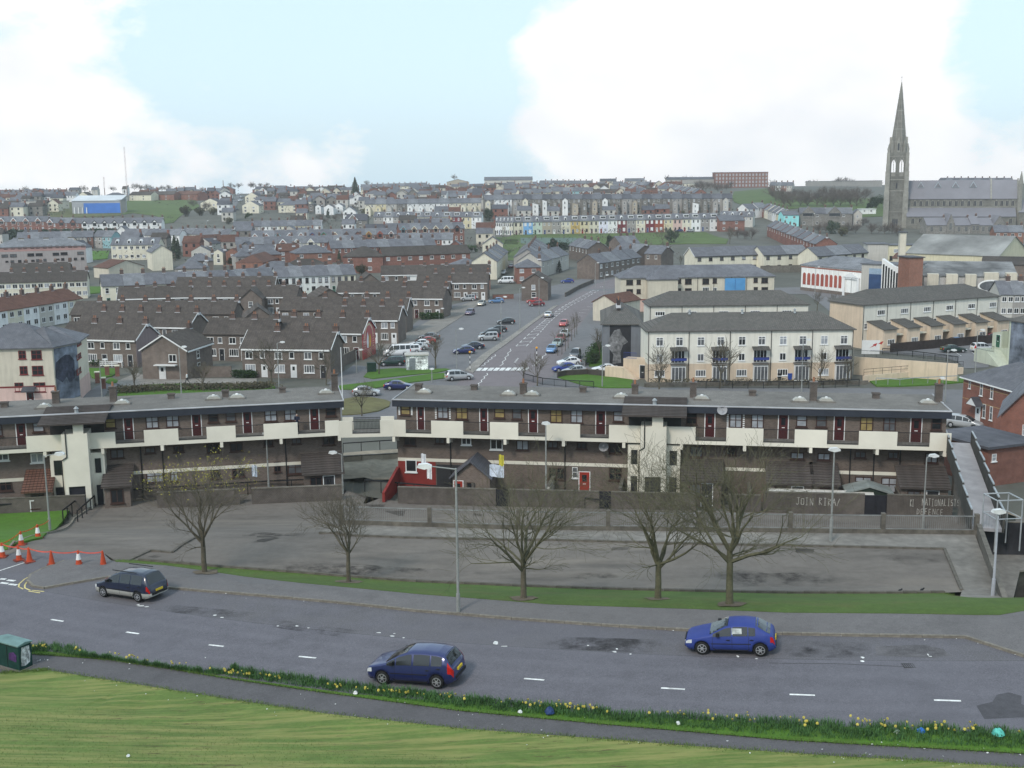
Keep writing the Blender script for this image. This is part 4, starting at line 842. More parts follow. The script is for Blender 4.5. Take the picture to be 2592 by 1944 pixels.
ivory = mat('render_ivory', (.68, .655, .58), .88, .06, .5, 'render'); peach = wall('peach'); cream = wall('cream'); buffw = mat('render_buff', (.62, .55, .42), .88, .06, .5, 'render')
pinkw = mat('render_pink', (.50, .25, .21), .88, .08, .5, 'render'); maroonm = mat('band_maroon', (.17, .03, .03), .8, .1, 1)
bluem = mat('paint_blue', (.03, .05, .22), .5, .1, 1); ironm = mat('iron_black', (.018, .018, .02), .5, .1, 2); galv = mat('galvanised', (.36, .38, .39), .5, .15, 2, metal=.3)
def railing(parent, x0, x1, y, z0, z1, m=None, step=.12, name='railing', posts=0):
 b = MB(); m = m or ironm; b.box(x0, x1, y - .025, y + .025, z1 - .05, z1).box(x0, x1, y - .02, y + .02, z0 + .06, z0 + .1)
 n = max(2, int((x1 - x0) / step))
 for i in range(n + 1): x = lerp(x0 + .01, x1 - .01, i / n); b.box(x - .009, x + .009, y - .009, y + .009, z0 + .1, z1 - .05)
 return ob(name, b.mesh(name, m), parent)
def tiled(parent, name, x0, x1, y0, z0, y1, z1, m, course=.32, t=.06):
 """a sloping roof of separate tile courses from (y0,z0) low edge up to (y1,z1)"""
 L_ = hypot(y1 - y0, z1 - z0); n = max(2, int(L_ / course)); dy = (y1 - y0) / n; dz = (z1 - z0) / n; nx = Vector((0, -dz, dy)).normalized()
 base = ob(name, MB().prism([(y0, z0 - .1), (y1, z1 - .1), (y1, z1), (y0, z0)], x0, x1, 'x').mesh(name, m), parent)
 def cm(): return MB().prism([(0, 0), (dy, dz), (dy + nx.y * .012, dz + nx.z * .012), (nx.y * t, nx.z * t)], x0, x1, 'x').mesh('tile_course', m)
 me = cm()
 for i in range(n): ob('tile_course', me, base, (0, y0 + dy * i, z0 + dz * i + .002))
 return base
GG = 'cream rendered flats'
# --- three-storey flats with balconies beside the dark mural gable
F = Blk('flats_block', 'long ivory three-storey flats with five white balconies behind the deck flats', 'flats', ('B3',1156,197), ('A5',746,858), 7.9, 2.3, 8.5, ivory, greentile, group=GG)
w = F.w; bw = w / 5
F.part('ground_band', MB().box(-.02, w + .02, -.03, F.d + .02, -.5, 2.75), peach)
for i in range(5):
 x = i * bw
 F.pipe(x + .12 if i == 0 else x, 0)
 for fx in (.29, .77): window(F.t, x + bw * fx - .55, 5.55, 1.1, 1.35, wf, None, 't', True, 0, True)
 window(F.t, x + bw * .29 - .5, 3.15, 1.0, 1.15, wf, None, 'v', True, 0, True)
 window(F.t, x + bw * .29 - .75, .75, 1.55, 1.05, wf, None, 'b', True, -.03, True)
 window(F.t, x + bw * .74 - 1.05, 2.85, 2.1, 1.95, wf, gl_d, 'b', False, 0, True, 'french_window')
 bx0, bx1 = x + bw * .74 - 1.2, x + bw * .74 + 1.2
 F.part('balcony', MB().box(bx0, bx1, -.95, -.01, 2.62, 2.8), conc); railing(F.t, bx0, bx1, -.92, 2.8, 3.8, ironm, .13, 'balcony_railing')
 F.part('railing_panel', MB().box(bx0, bx1, -.99, -.95, 3.35, 3.75), bluem)
 tiled(F.t, 'balcony_canopy', bx0 - .1, bx1 + .1, -1.1, 4.95, -.01, 5.35, greentile, .3)
 window(F.t, bx0 + .1, .05, bx1 - bx0 - .2, 2.35, wf, gl_m, 'b', False, -.75, True, 'glazed_porch')
 F.part('porch_side', MB().box(bx0 + .1, bx0 + .2, -.74, -.03, .05, 2.4).box(bx1 - .2, bx1 - .1, -.74, -.03, .05, 2.4).box(bx0 + .1, bx1 - .1, -.72, -.03, 2.4, 2.5), wf)
F.pipe(w - .1, 0)
for i in range(3): ob('roof_vent', cached('rv', lambda: MB().lathe([(.22, 0), (.16, .3), (.16, .5), (.24, .55), (.05, .75)], 8).mesh('roof_vent', galv)), F.t, (w * (.22 + i * .26), F.d / 2 - .6, 10.0))
ob('garden_wall', MB().box(-1, w + 1.2, -4.2, -4.0, -.4, .55).mesh('garden_wall', concd), None, F.P, F.rz, 'low dark garden wall in front of the ivory balcony flats', 'wall')
# --- lower block behind
F2_ = Blk('flats_block', 'ivory flats with hipped roof directly behind the balcony flats', 'flats', ('A3',1172,1271), ('A5',354,645), 7.9, 2.3, 8.5, ivory, greentile, group=GG)
for i in range(5):
 window(F2_.t, F2_.w * (i + .32) / 5 - .85, 6.0, 1.75, .8, wf, None, 'b', True, 0, True); F2_.pipe(F2_.w * i / 5 + .1)
 window(F2_.t, F2_.w * (i + .32) / 5 - .6, 3.2, 1.2, 1.1, wf, None, 'v', True); window(F2_.t, F2_.w * (i + .75) / 5 - .6, .8, 1.2, 1.1, wf, None, 'v', True)
# --- cream flats with pink foot and the blue bay
F3_ = Blk('flats_block', 'cream flats with pink base and tall blue bay beyond the street', 'flats', ('A3',920,1032), ('A5',62,402), 8.1, 2.6, 9, buffw, slate, group=GG)
F3_.part('ground_band', MB().box(-.02, F3_.w + .02, -.04, 9.02, -.5, 2.7), pinkw); F3_.part('band', MB().box(-.03, F3_.w + .03, -.07, -.045, 2.7, 2.95), maroonm)
for x0, y0, x1, y1 in ((970,1048,1027,1092),(1058,1046,1095,1088),(970,1128,1027,1172),(1058,1128,1095,1168),(1417,1040,1443,1080),(1475,1038,1532,1086),(1417,1120,1443,1160),(1475,1120,1532,1166),(1625,1036,1682,1086),(1713,1034,1750,1078),(2065,1030,2102,1072),(2132,1030,2190,1076),(2065,1110,2102,1150),(2132,1110,2190,1156)):
 F3_.winpx('A3', x0, y0, x1, y1, bf, gl_d, 'x')
F3_.winpx('A3', 1625, 1112, 1682, 1162, wf, gl_d, 'b'); F3_.winpx('A3', 1714, 1114, 1750, 1156, wf, gl_d, 'v')
a = F3_.loc('A3', 1160, 1050, 2.5); b = F3_.loc('A3', 1415, 1046, 2.5)
F3_.part('projecting_bay', MB().box(a[0], b[0], -2.5, -.05, -.5, 7.9), buffw)
k = (b[0] - a[0]) / 2 + .3; mid = (a[0] + b[0]) / 2
F3_.part('bay_roof', MB().face([(a[0]-.3,-2.8,7.9),(b[0]+.3,-2.8,7.9),(mid,k-2.8,10.4)]).face([(b[0]+.3,-2.8,7.9),(b[0]+.3,1,7.9),(mid,k+.2,10.4),(mid,k-2.8,10.4)]).face([(a[0]-.3,-2.8,7.9),(mid,k-2.8,10.4),(mid,k+.2,10.4),(a[0]-.3,1,7.9)]).box(a[0]-.3,b[0]+.3,-2.8,-.1,7.7,7.89), slate)
a = F3_.loc('A3', 1822, 1040, .4); b = F3_.loc('A3', 1995, 1040, .4)
F3_.part('blue_bay', MB().box(a[0], b[0], -.4, -.05, .4, 7.7), mat('panel_blue', (.08, .25, .48), .6, .12, .4)); F3_.part('bay_mullion', MB().box((a[0]+b[0])/2-.06, (a[0]+b[0])/2+.06, -.44, -.4, .4, 7.7).box(a[0], b[0], -.44, -.4, 4.1, 4.25), mat('panel_blue_dark', (.05, .16, .36), .6))
for fx in (.185, .37, .5, .605, .72, .82): F3_.pipe(F3_.w * fx)
# --- flats with six stepped porches and raised walkway
F4_ = Blk('flats_block', 'cream flats with a row of six stepped porches above the car park', 'flats', ('A5',828,652), ('A5',1990,575), 8.0, 2.3, 9, ivory, greentile, group=GG)
w = F4_.w; bw = w / 6; F4_.part('end_wall', MB().box(-.03, -.005, 0, 9, -.5, 8), peach)
for i in range(6):
 x = i * bw; window(F4_.t, x + bw * .6, 5.9, 1.75, .95, wf, None, 'b', True, 0, True); window(F4_.t, x + bw * .06, 3.5, .8, 1.05, wf, None, 'h', True); F4_.pipe(x + .1)
 px = x + bw * .2; pw_ = bw * .56
 F4_.part('stepped_porch', MB().prism([(-4.2, -.8), (-.01, -.8), (-.01, 4.9), (-4.2, 3.9)], px, px + pw_, 'x'), peach)
 tiled(F4_.t, 'porch_roof', px - .2, px + pw_ + .2, -4.6, 3.85, .0, 5.0, greentile, .45)
 window(F4_.t, px + pw_ * .35, 1.0, pw_ * .5, 1.0, wf, None, 'b', True, -4.2, True)
 if i < 5:
  F4_.part('walkway', MB().box(px + pw_, px + bw, -3.4, -.02, 2.45, 2.7), cream); railing(F4_.t, px + pw_, px + bw, -3.35, 2.7, 3.7, galv, .16, 'walkway_railing')
ob('boundary_fence', MB().box(0, F4_.w + 4, 0, .12, -.3, 1.6).mesh('boundary_fence', mat('timber_dark', (.035, .026, .024), .9, .3, 2)), None, (F4_.P - F4_.u * -1 + F4_.n * 6.3), F4_.rz, 'dark timber fence along the car park below the stepped porch flats', 'fence')
F4_.pipe(w - .1)
# --- block with the dark painted gable (a plain grey stand-in panel)
tb = F.P
Mg = Blk('gable_block', 'narrow grey flats with a large dark painted panel on the gable end', 'flats', ('B3',766,136), ('B3',1106,136), 7.6, 2.6, 20, mat('render_slate', (.17, .18, .20), .9, .1, .6, 'render'), greentile, kind='hip', group=GG)
muraldark = mat('mural_dark', (.022, .022, .026), .8, .3, .6); muralgrey = mat('mural_grey', (.14, .14, .145), .85, .7, 1.6, c2=(.05, .05, .05))
x0, z1 = Mg.loc('B3', 828, 140); x1, z0 = Mg.loc('B3', 1008, 500)
Mg.part('painted_panel', MB().box(x0, x1, -.04, -.005, z0, z1), muraldark)
random.seed(4); pts_ = [(868,190),(915,178),(935,230),(985,290),(940,320),(920,380),(925,470),(850,480),(860,400),(810,330),(822,260)]
b = MB().prism([Mg.loc('B3', px, py) for px, py in pts_], -.046, -.0405, 'y')
Mg.part('painted_patch', b, muralgrey)
for i in range(2): chimney(Mg.t, Mg.w * .42, 6 + i * 2.5, 10.1, .6, .5, .7, 1, mat('chimney_dark', (.06, .05, .05), .9))
# stair with blue rail beside it
Sx = Blk('outside_stair', 'peach outside stair with blue rail against the dark painted gable block', 'stair', ('B3',945,432), ('B3',1150,446), 3.0, .1, 2.2, peach, None, kind='box', drop=.8)
Sx.part('stair_flight', MB().prism([(-2.6, -.4), (3.4, -.4), (0.4, 1.7), (-2.6, 1.7)], -1.3, -.01, 'y'), peach)
railing(Sx.t, 0, Sx.w * .55, .1, 3.0, 4.0, bluem, .14); door(Sx.t, Sx.w - 1.2, 0, .95, 2.1, doorc[1], y=-.01)
# small red roofed building just behind
row('behind the dark painted gable block', 'cream rendered flats', ('A3',880,1250), ('A3',1090,1215), 1, H=4.2, rise=1.6, d=6, cols=('buff',), roofs=[redtile], style='one', word='low house', ch=0)
# --- corner flats with a painted panel at the far left
La = Blk('flats_block', 'cream and pink corner flats with grey hipped roof at the left edge', 'flats', ('B1',-330,352), ('B1',448,334), 8.4, 2.9, 10, buffw, slate, group=GG, kind='hip')
w = La.w; La.part('ground_band', MB().box(-.02, w + .02, -.04, 10.02, -.5, 2.75), pinkw); La.part('band', MB().box(-.03, w + .03, -.07, -.045, 2.75, 2.98), maroonm)
for x0, y0, x1, y1 in ((162,365,220,438),(272,362,358,442),(173,498,235,572),(280,495,372,578),(130,640,200,718),(293,638,388,722)): La.winpx('B1', x0, y0, x1, y1, maroonm, gl_d, 'x')
q = La.loc('B1', 228, 740); door(La.t, q[0], .05, 1.0, 2.1, doorc[0], y=-.06); tiled(La.t, 'porch_canopy', q[0] - .4, q[0] + 1.4, -1.1, 2.35, -.08, 2.9, slated, .3)
rw = Blk('flats_wing', 'splayed wing of the corner flats carrying a large blue-grey painted panel', 'flats', ('B1',452,332), ('B1',660,292), 8.4, 2.5, 7, buffw, slate, group=GG, kind='hip')
mur = mat('mural_bluegrey', (.15, .17, .21), .85, .75, .5, c2=(.08, .09, .12))
rw.part('painted_panel', MB().box(.15, rw.w - .1, -.05, -.005, .5, 8.1), mur)
b = MB().prism([rw.loc('B1', px, py, .05) for px, py in ((478,600),(480,470),(520,430),(560,400),(600,400),(640,450),(645,600),(600,640),(575,590),(540,640))], -.056, -.0505, 'y')
rw.part('painted_patch', b, mat('mural_navy', (.045, .05, .075), .85, .6, 1.5))
rv = Blk('flats_wing', 'cream and pink right wing of the corner flats with maroon windows', 'flats', ('B1',662,288), ('B1',745,228), 8.4, 2.0, 8, buffw, slate, group=GG, kind='hip')
rv.part('ground_band', MB().box(-.02, rv.w + .02, -.04, 8.02, -.5, 2.75), pinkw)
for y0, y1 in ((262,330),(378,446),(502,575)): rv.winpx('B1', 664, y0, 694, y1, maroonm, gl_d, 'x')
# --- long flats on the left with small roof stacks
L8 = Blk('flats_block', 'long mauve grey flats with pale roof at the far left', 'flats', ('F1',-60,938), ('F1',1086,901), 9.2, 2.6, 11, mat('render_dusky', (.36, .32, .31), .9, .08, .5, 'render'), slate2, group='large blocks')
for x0, y0, x1, y1 in ((20,1025,100,1062),(128,1020,210,1060),(350,1010,432,1050),(455,1008,540,1046),(672,1002,752,1040),(772,996,856,1034),(984,988,1066,1028),(135,1100,180,1130),(230,1095,272,1130),(302,1100,346,1126),(398,1092,440,1118),(460,1085,502,1120),(552,1080,592,1114),(716,1078,756,1096),(780,1072,818,1104),(870,1066,910,1100),(940,1066,980,1098),(1030,1062,1070,1094),(70,1105,105,1128)): L8.winpx('F1', x0, y0, x1, y1, bf, None, 'v', fine=False)
for x in (50,140,230,300,390,460,550,620,710,780,870,940,1035): L8.winpx('F1', x, 930 - x * .03, x + 40, 962 - x * .03, bf, gl_d, 'v', fine=False)
for x in (270,590,905): q = L8.loc('F1', x, 900); chimney(L8.t, q[0], 5, 11.6, 1.8, .9, .4, 0, conc)
L8.part('pink_band', MB().box(-.02, L8.w + .02, -.03, -.005, 7.6, 9.0), mat('render_rose', (.40, .24, .22), .9, .1, .5))
# --- cream gable, corrugated shed
gfront('with a dark base beside the round dormers', 'F1', 1930, 1000, 2190, 990, H=6.5, rise=2.4, wallc='cream', roofm=slate, style='', word='blank gable-fronted building', group='large blocks', d=14)
gfront('with a rusty roof below the town houses', 'F1', 1380, 1200, 1830, 1165, H=3.6, rise=2.2, wallc='buff', roofm=redtile, style='', word='low shed', group='large blocks', d=10)
# three pale flat-roofed blocks and the blue-doored hall on the left hill
for i, (x0, x1, c, d_) in enumerate(((-60,246,'white','white flat roofed block at the far left below the top row'),(262,508,'pale','pale flat roofed block, middle of three below the top row'),(530,776,'buff','buff flat roofed block beside the blue hall'))):
 B_ = Blk('flat_roofed_block', d_, 'building', ('F1',x0,348), ('F1',x1,348), 5.4, .3, 9, wall(c), slate2, kind='flat', group='large blocks')
 for j in range(4): window(B_.t, B_.w * (.1 + j * .22), 2.6, 1.3, 1.3, wf, gl_d, 'v')
SH = Blk('sports_hall', 'long white roofed hall with blue front on the left hill', 'hall', ('F1',912,345), ('F1',1528,335), 8.0, 3.0, 18, mat('sheet_grey', (.33, .34, .36), .7, .1, .4), mat('sheet_pale', (.62, .64, .66), .6, .08, .3), kind='lean', group='large blocks')
a = SH.loc('F1', 1062, 375, .2); b = SH.loc('F1', 1530, 450, .2)
SH.part('blue_front', MB().box(a[0], b[0], -.2, -.01, -.5, a[1]), mat('sheet_blue', (.06, .19, .58), .6, .08, .3))
for i in range(4): SH.part('column', MB().box(1.2 + i * 2.4, 1.7 + i * 2.4, -.6, -.1, -2, 4), wf)
row('at the right end of the blue hall', 'large blocks', ('F1',1535,335), ('F1',1600,330), 1, H=8, rise=.3, d=10, cols=('grey',), roofs=[slate], kind='flat', style='', word='tower', ch=0, name='tower', cat='tower')
# big brick school on the right skyline, low grey roofs beside it
SB = Blk('school', 'large red brick school with rows of white windows on the skyline', 'school', ('A3',1735,125), ('A3',2192,112), 14, .5, 14, redb, slate, kind='flat', group='large blocks', o=.3)
for r_ in range(4):
 for c_ in range(16): window(SB.t, SB.w * (c_ + .28) / 16, 1.2 + r_ * 3.2, SB.w / 16 * .45, 1.9, wf, gl_l, 'h', False)
row('left of the brick school on the skyline', 'large blocks', ('A3',1320,195), ('A3',1735,170), 1, H=6, rise=2, d=10, cols=('grey',), roofs=[slated], style='', word='long low building', ch=0, name='building', cat='building')
row('along the skyline left of the spire', 'large blocks', ('A4',330,945), ('A4',900,950), 1, H=4.5, rise=.5, d=10, cols=('grey',), roofs=[slated], kind='flat', style='', word='long low building', ch=0, name='building', cat='building')
row('on the skyline above the dormer terrace', 'large blocks', ('F3',1740,95), ('F4',140,165), 1, H=7, rise=3, d=14, cols=('pale',), roofs=[slate], style='', word='long roofed hall', ch=0, name='hall', cat='hall')
row('on the skyline beside the long roofed hall', 'large blocks', ('F3',1260,110), ('F3',1540,100), 1, H=5.5, rise=2.6, d=14, cols=('tan',), roofs=[slate], kind='gablef', style='', word='wide gabled hall', ch=0, name='hall', cat='hall')
# --- white hall with red arches
WH = Blk('parish_hall', 'white parish hall with nine tall red arches', 'hall', ('A5',296,303), ('A5',812,350), 7.3, 2.6, 13, mat('render_brightwhite', (.80, .79, .76), .85, .06, .5, 'render'), slate2, kind='hip', group='large blocks')
WH.part('plinth', MB().box(-.05, WH.w + .05, -.12, -.01, -1.5, .9), brownb); WH.part('frieze', MB().box(0, WH.w, -.06, -.005, 6.5, 6.85), rust := mat('frieze_rust', (.35, .13, .09), .8))
redarch = mat('arch_red', (.34, .085, .06), .8, .12, .8)
for i in range(9):
 x, zt = WH.loc('A5', 322 + i * 38.3, 373 + i * 3.4); x2, zb = WH.loc('A5', 322 + i * 38.3, 475 + i * 4.2); r = .62
 WH.part('arched_window', MB().prism([(x - r, zb), (x + r, zb), (x + r, zt - r)] + [(x + r * cos(t_ * pi / 8), zt - r + r * sin(t_ * pi / 8)) for t_ in range(1, 8)] + [(x - r, zt - r)], -.07, -.005, 'y'), redarch)
 WH.part('pilaster', MB().box(x + .95, x + 1.3, -.12, -.005, 1.0, 6.4), WH.wall.data.materials[0])
x0, z0 = WH.loc('A5', 660, 410); x1, z1 = WH.loc('A5', 800, 410)
WH.part('portal_pediment', MB().prism([(x0, 5.0), (x1, 5.0), ((x0 + x1) / 2, 6.4)], -.5, -.13, 'y').box(x0, x0 + .7, -.4, -.13, 0, 5.0).box(x1 - .7, x1, -.4, -.13, 0, 5.0).box(x0, x1, -.35, -.13, 4.6, 5.0), wf)
# --- glazed community building with curved white fins, red tower
CB = Blk('glazed_building', 'white and blue glazed building with sloping white fins beside the arched hall', 'building', ('A5',815,300), ('A5',1230,318), 8.9, .4, 9, wall('pale'), slate, kind='flat', group='large blocks')
x0, _ = CB.loc('A5', 880, 400); x1, _ = CB.loc('A5', 1003, 400); x2, _ = CB.loc('A5', 1228, 400)
CB.part('blue_glazing', MB().box(x0, x1, -.3, -.01, -1, 6.4), mat('glazing_blue', (.035, .07, .16), .25, .2, .6)); CB.part('glass_top', MB().box(x0, x1, -.31, -.02, 6.41, 7.9), mat('glazing_pale', (.25, .33, .42), .3))
pr = [(x1 + .05, -1), (x2, -1), (x2, 7.9)] + [(lerp(x2, x1, i / 8), 7.9 + 2.7 * (i / 8) ** 1.7) for i in range(1, 9)]
CB.part('sweeping_wall', MB().prism(pr, -1.4, -.02, 'y'), wf)
for i in range(8):
 xa = lerp(x1 + .3, x2 - 1.2, i / 7.5); zt = 9.2 - i * .42
 CB.part('window', MB().box(xa, xa + (x2 - x1) * .065, -1.43, -1.38, -.5, zt), gl_d)
RT_ = Blk('brick_tower', 'square red brick tower beside the glazed building', 'tower', ('A5',1228,248), ('A5',1345,246), 11.6, .2, 6, orangeb, slated, kind='flat', group='large blocks')
# --- grey school with white upstands and mottled roof
GS = Blk('school', 'grey roofed school with white box bays and an oval window', 'school', ('A5',1352,400), ('A5',2150,410), 6.4, 2.8, 26, mat('render_dove', (.42, .41, .40), .9, .1, .6, 'render'), mat('roof_mottled', (.17, .17, .17), .9, .5, .25), kind='gable', group='large blocks')
for x0, x1, zt in ((1378,1475,0),(1540,1640,0),(1705,1800,0),(1868,1992,1),(2055,2150,1)):
 a, _ = GS.loc('A5', x0, 450, 1.2); b_, _ = GS.loc('A5', x1, 450, 1.2); GS.part('box_bay', MB().box(a, b_, -1.2, 1.5, -1, 6.9 + zt * .5), wall('buff'))
 for j in range(2): window(GS.t, lerp(a, b_, .2 + .38 * j), 2.2, 1.2, 1.7, gfm, gl_d, 'h', False, -1.2)
q = GS.loc('A5', 1930, 490, 1.25); GS.part('oval_window', MB().prism([(q[0] + 3.2 * cos(t_ * pi / 10), q[1] + 1.6 * sin(t_ * pi / 10)) for t_ in range(20)], -1.26, -1.2, 'y', 0).prism([(q[0] + 2.8 * cos(t_ * pi / 10), q[1] + 1.25 * sin(t_ * pi / 10)) for t_ in range(20)], -1.29, -1.24, 'y', 1), [wf, gl_m])
# --- yellow hall with large pale roof, blank wall, chimney
YH = Blk('yellow_hall', 'pale yellow hall under a very large mottled grey roof', 'hall', ('A4',1200,1555), ('A4',1990,1592), 7, 5.5, 26, mat('render_primrose', (.64, .59, .42), .88, .07, .5, 'render'), mat('roof_asbestos', (.26, .26, .25), .9, .35, .12, c2=(.3, .29, .2)), kind='gable', group='large blocks')
YC = Blk('tall_chimney', 'tall square cream chimney in front of the church tower', 'chimney', ('A4',1148,1390), ('A4',1200,1390), 15, .3, 2.6, wall('buff'), slated, kind='flat', group='large blocks')
YB = Blk('annexe', 'pale yellow flat roofed annexe left of the yellow hall', 'building', ('A4',1048,1500), ('A4',1318,1500), 6, .3, 8, mat('render_primrose', (.64, .59, .42)), slate, kind='flat', group='large blocks')
window(YB.t, 1.8, 3.4, 1.6, 1.3, wf, gl_l, 'v'); window(YB.t, .4, .6, 1.1, 1.6, gfm, gl_d, 'v')
BW = Blk('blank_wall_building', 'pale building with a tapering blank wall before the church slope', 'building', ('A4',866,1490), ('A4',1042,1490), 7.5, .3, 8, wall('pale'), slate, kind='flat', group='large blocks')
row('in front of the yellow hall', 'large blocks', ('A5',1080,245), ('A5',1520,265), 1, H=4, rise=1.5, d=8, cols=('buff',), roofs=[redtile], style='', word='red roofed hall', ch=0, name='hall', cat='hall')
row('right of the red roofed hall', 'large blocks', ('A5',1775,190), ('A5',1960,200), 1, H=5.5, rise=.3, d=7, cols=('tan',), roofs=[slate], kind='flat', style='', word='low block', ch=0, name='building', cat='building')
row('behind the grey school', 'large blocks', ('A5',1850,300), ('A5',2240,310), 1, H=5, rise=2, d=12, cols=('brown',), roofs=[browntile2], style='', word='dark roofed building', ch=0, name='building', cat='building')
ter('grey houses at the right edge behind the flats', ('A5',2010,560), ('A5',2230,560), 2, ('pale','grey'), H=5.2, style='four', word='house')
# --- green-white end block with a painted panel at the right edge
PG = Blk('flats_block', 'pale green end block with outside stair at the right edge', 'flats', ('A5',2090,780), ('A5',2400,830), 7.6, 2.2, 9, mat('render_palegreen', (.52, .55, .44), .88, .07, .5, 'render'), greentile, group=GG)
PG.part('painted_panel', MB().box(.4, PG.w, -.05, -.005, .3, 7.4), mur)
PG.part('stair_block', MB().box(-4.6, -.01, .5, 3.5, -.5, 2.6).prism([(-5.5, -.5), (1.5, -.5), (-2.4, 2.2), (-5.5, 2.2)], -2.2, .49, 'y'), PG.wall.data.materials[0]); PG.part('porch', MB().prism([(-4.6, 2.6), (-2.2, 2.6), (-2.2, 5.4), (-4.6, 4.9)], .5, 3.5, 'y'), PG.wall.data.materials[0])
door(PG.t, -3.6, 2.6, 1, 2.1, doorc[5], y=.48); railing(PG.t, -5.2, -.6, -2.2, 2.2, 3.2, ironm, .16)
# --- peach ramp walls and railings below the car park
RW = Blk('ramp_wall', 'peach retaining wall with sloping ramp and dark rail below the car park', 'wall', ('A5',748,1098), ('A5',1640,1160), 2.8, .1, .4, peach, None, kind='box', drop=1)
RF = Blk('ramp_wall', 'lower peach ramp wall on the grass with dark handrail', 'wall', ('A5',835,1262), ('A5',1690,1190), 1.0, .1, .35, peach, None, kind='box', drop=1)
railing(RW.t, 0, RW.w, .2, 2.8, 3.9, ironm, .2); b = MB()
for i in range(12): x = RF.w * i / 11; b.box(x - .02, x + .02, .1, .14, 1.0, 2.0)
b.box(0, RF.w, .08, .16, 1.95, 2.0).box(0, RF.w, .09, .15, 1.5, 1.54); RF.part('handrail', b, ironm)
# --- red brick houses at the right edge
RB = Blk('brick_house', 'red brick house with white canopy porch at the right edge', 'house', ('A5',1692,1268), ('A5',2330,1445), 5.4, 2.4, 9, redb, slate, kind='hip', group='red brick houses at the right edge')
RB.part('gutter', MB().box(-.3, RB.w + .3, -.45, -.35, 5.2, 5.35), wf); RB.part('string_course', MB().box(0, RB.w, -.02, -.003, 4.6, 4.68).box(0, RB.w, -.02, -.003, 2.65, 2.73), mat('brick_buff', (.36, .24, .12), .9))
for x0, y0, x1, y1 in ((1735,1302,1750,1368),(1830,1325,1860,1430),(1920,1350,1950,1456),(1852,1510,1884,1620),(1912,1530,1944,1640),(2120,1405,2150,1490),(2180,1420,2210,1500)): RB.winpx('A5', x0, y0, x1, y1, wf, gl_m, 'h')
q = RB.loc('A5', 1790, 1640); door(RB.t, q[0], .05, .95, 2.1, doorc[2]); RB.part('porch_canopy', MB().prism([(q[0] - .5, 2.4), (q[0] + 1.5, 2.4), (q[0] + .5, 3.3)], -1.1, -.02, 'y', 0).prism([(q[0] - .65, 2.35), (q[0] + .5, 3.32), (q[0] + 1.65, 2.35), (q[0] + .5, 3.42)], -1.12, -.02, 'y', 1), [wf, slated])
RB2 = Blk('brick_house', 'brick gabled house with satellite dish at the right edge nearest the ramp', 'house', ('B4',2015,300), ('B4',2420,330), 4.6, 2.6, 9, redb, slate, kind='gablef', group='red brick houses at the right edge')
RB2.winpx('B4', 2192, 392, 2230, 482, wf, gl_l, 'h')
RB3 = Blk('brick_outhouse', 'long brick outhouse with dark flat roof beside the concrete ramp', 'outhouse', ('B4',1905,600), ('B4',2330,548), 3.4, .2, 7, redb, slated, kind='flat', group='red brick houses at the right edge')
RB3.winpx('B4', 1930, 640, 1972, 708, wf, gl_l, 'h')
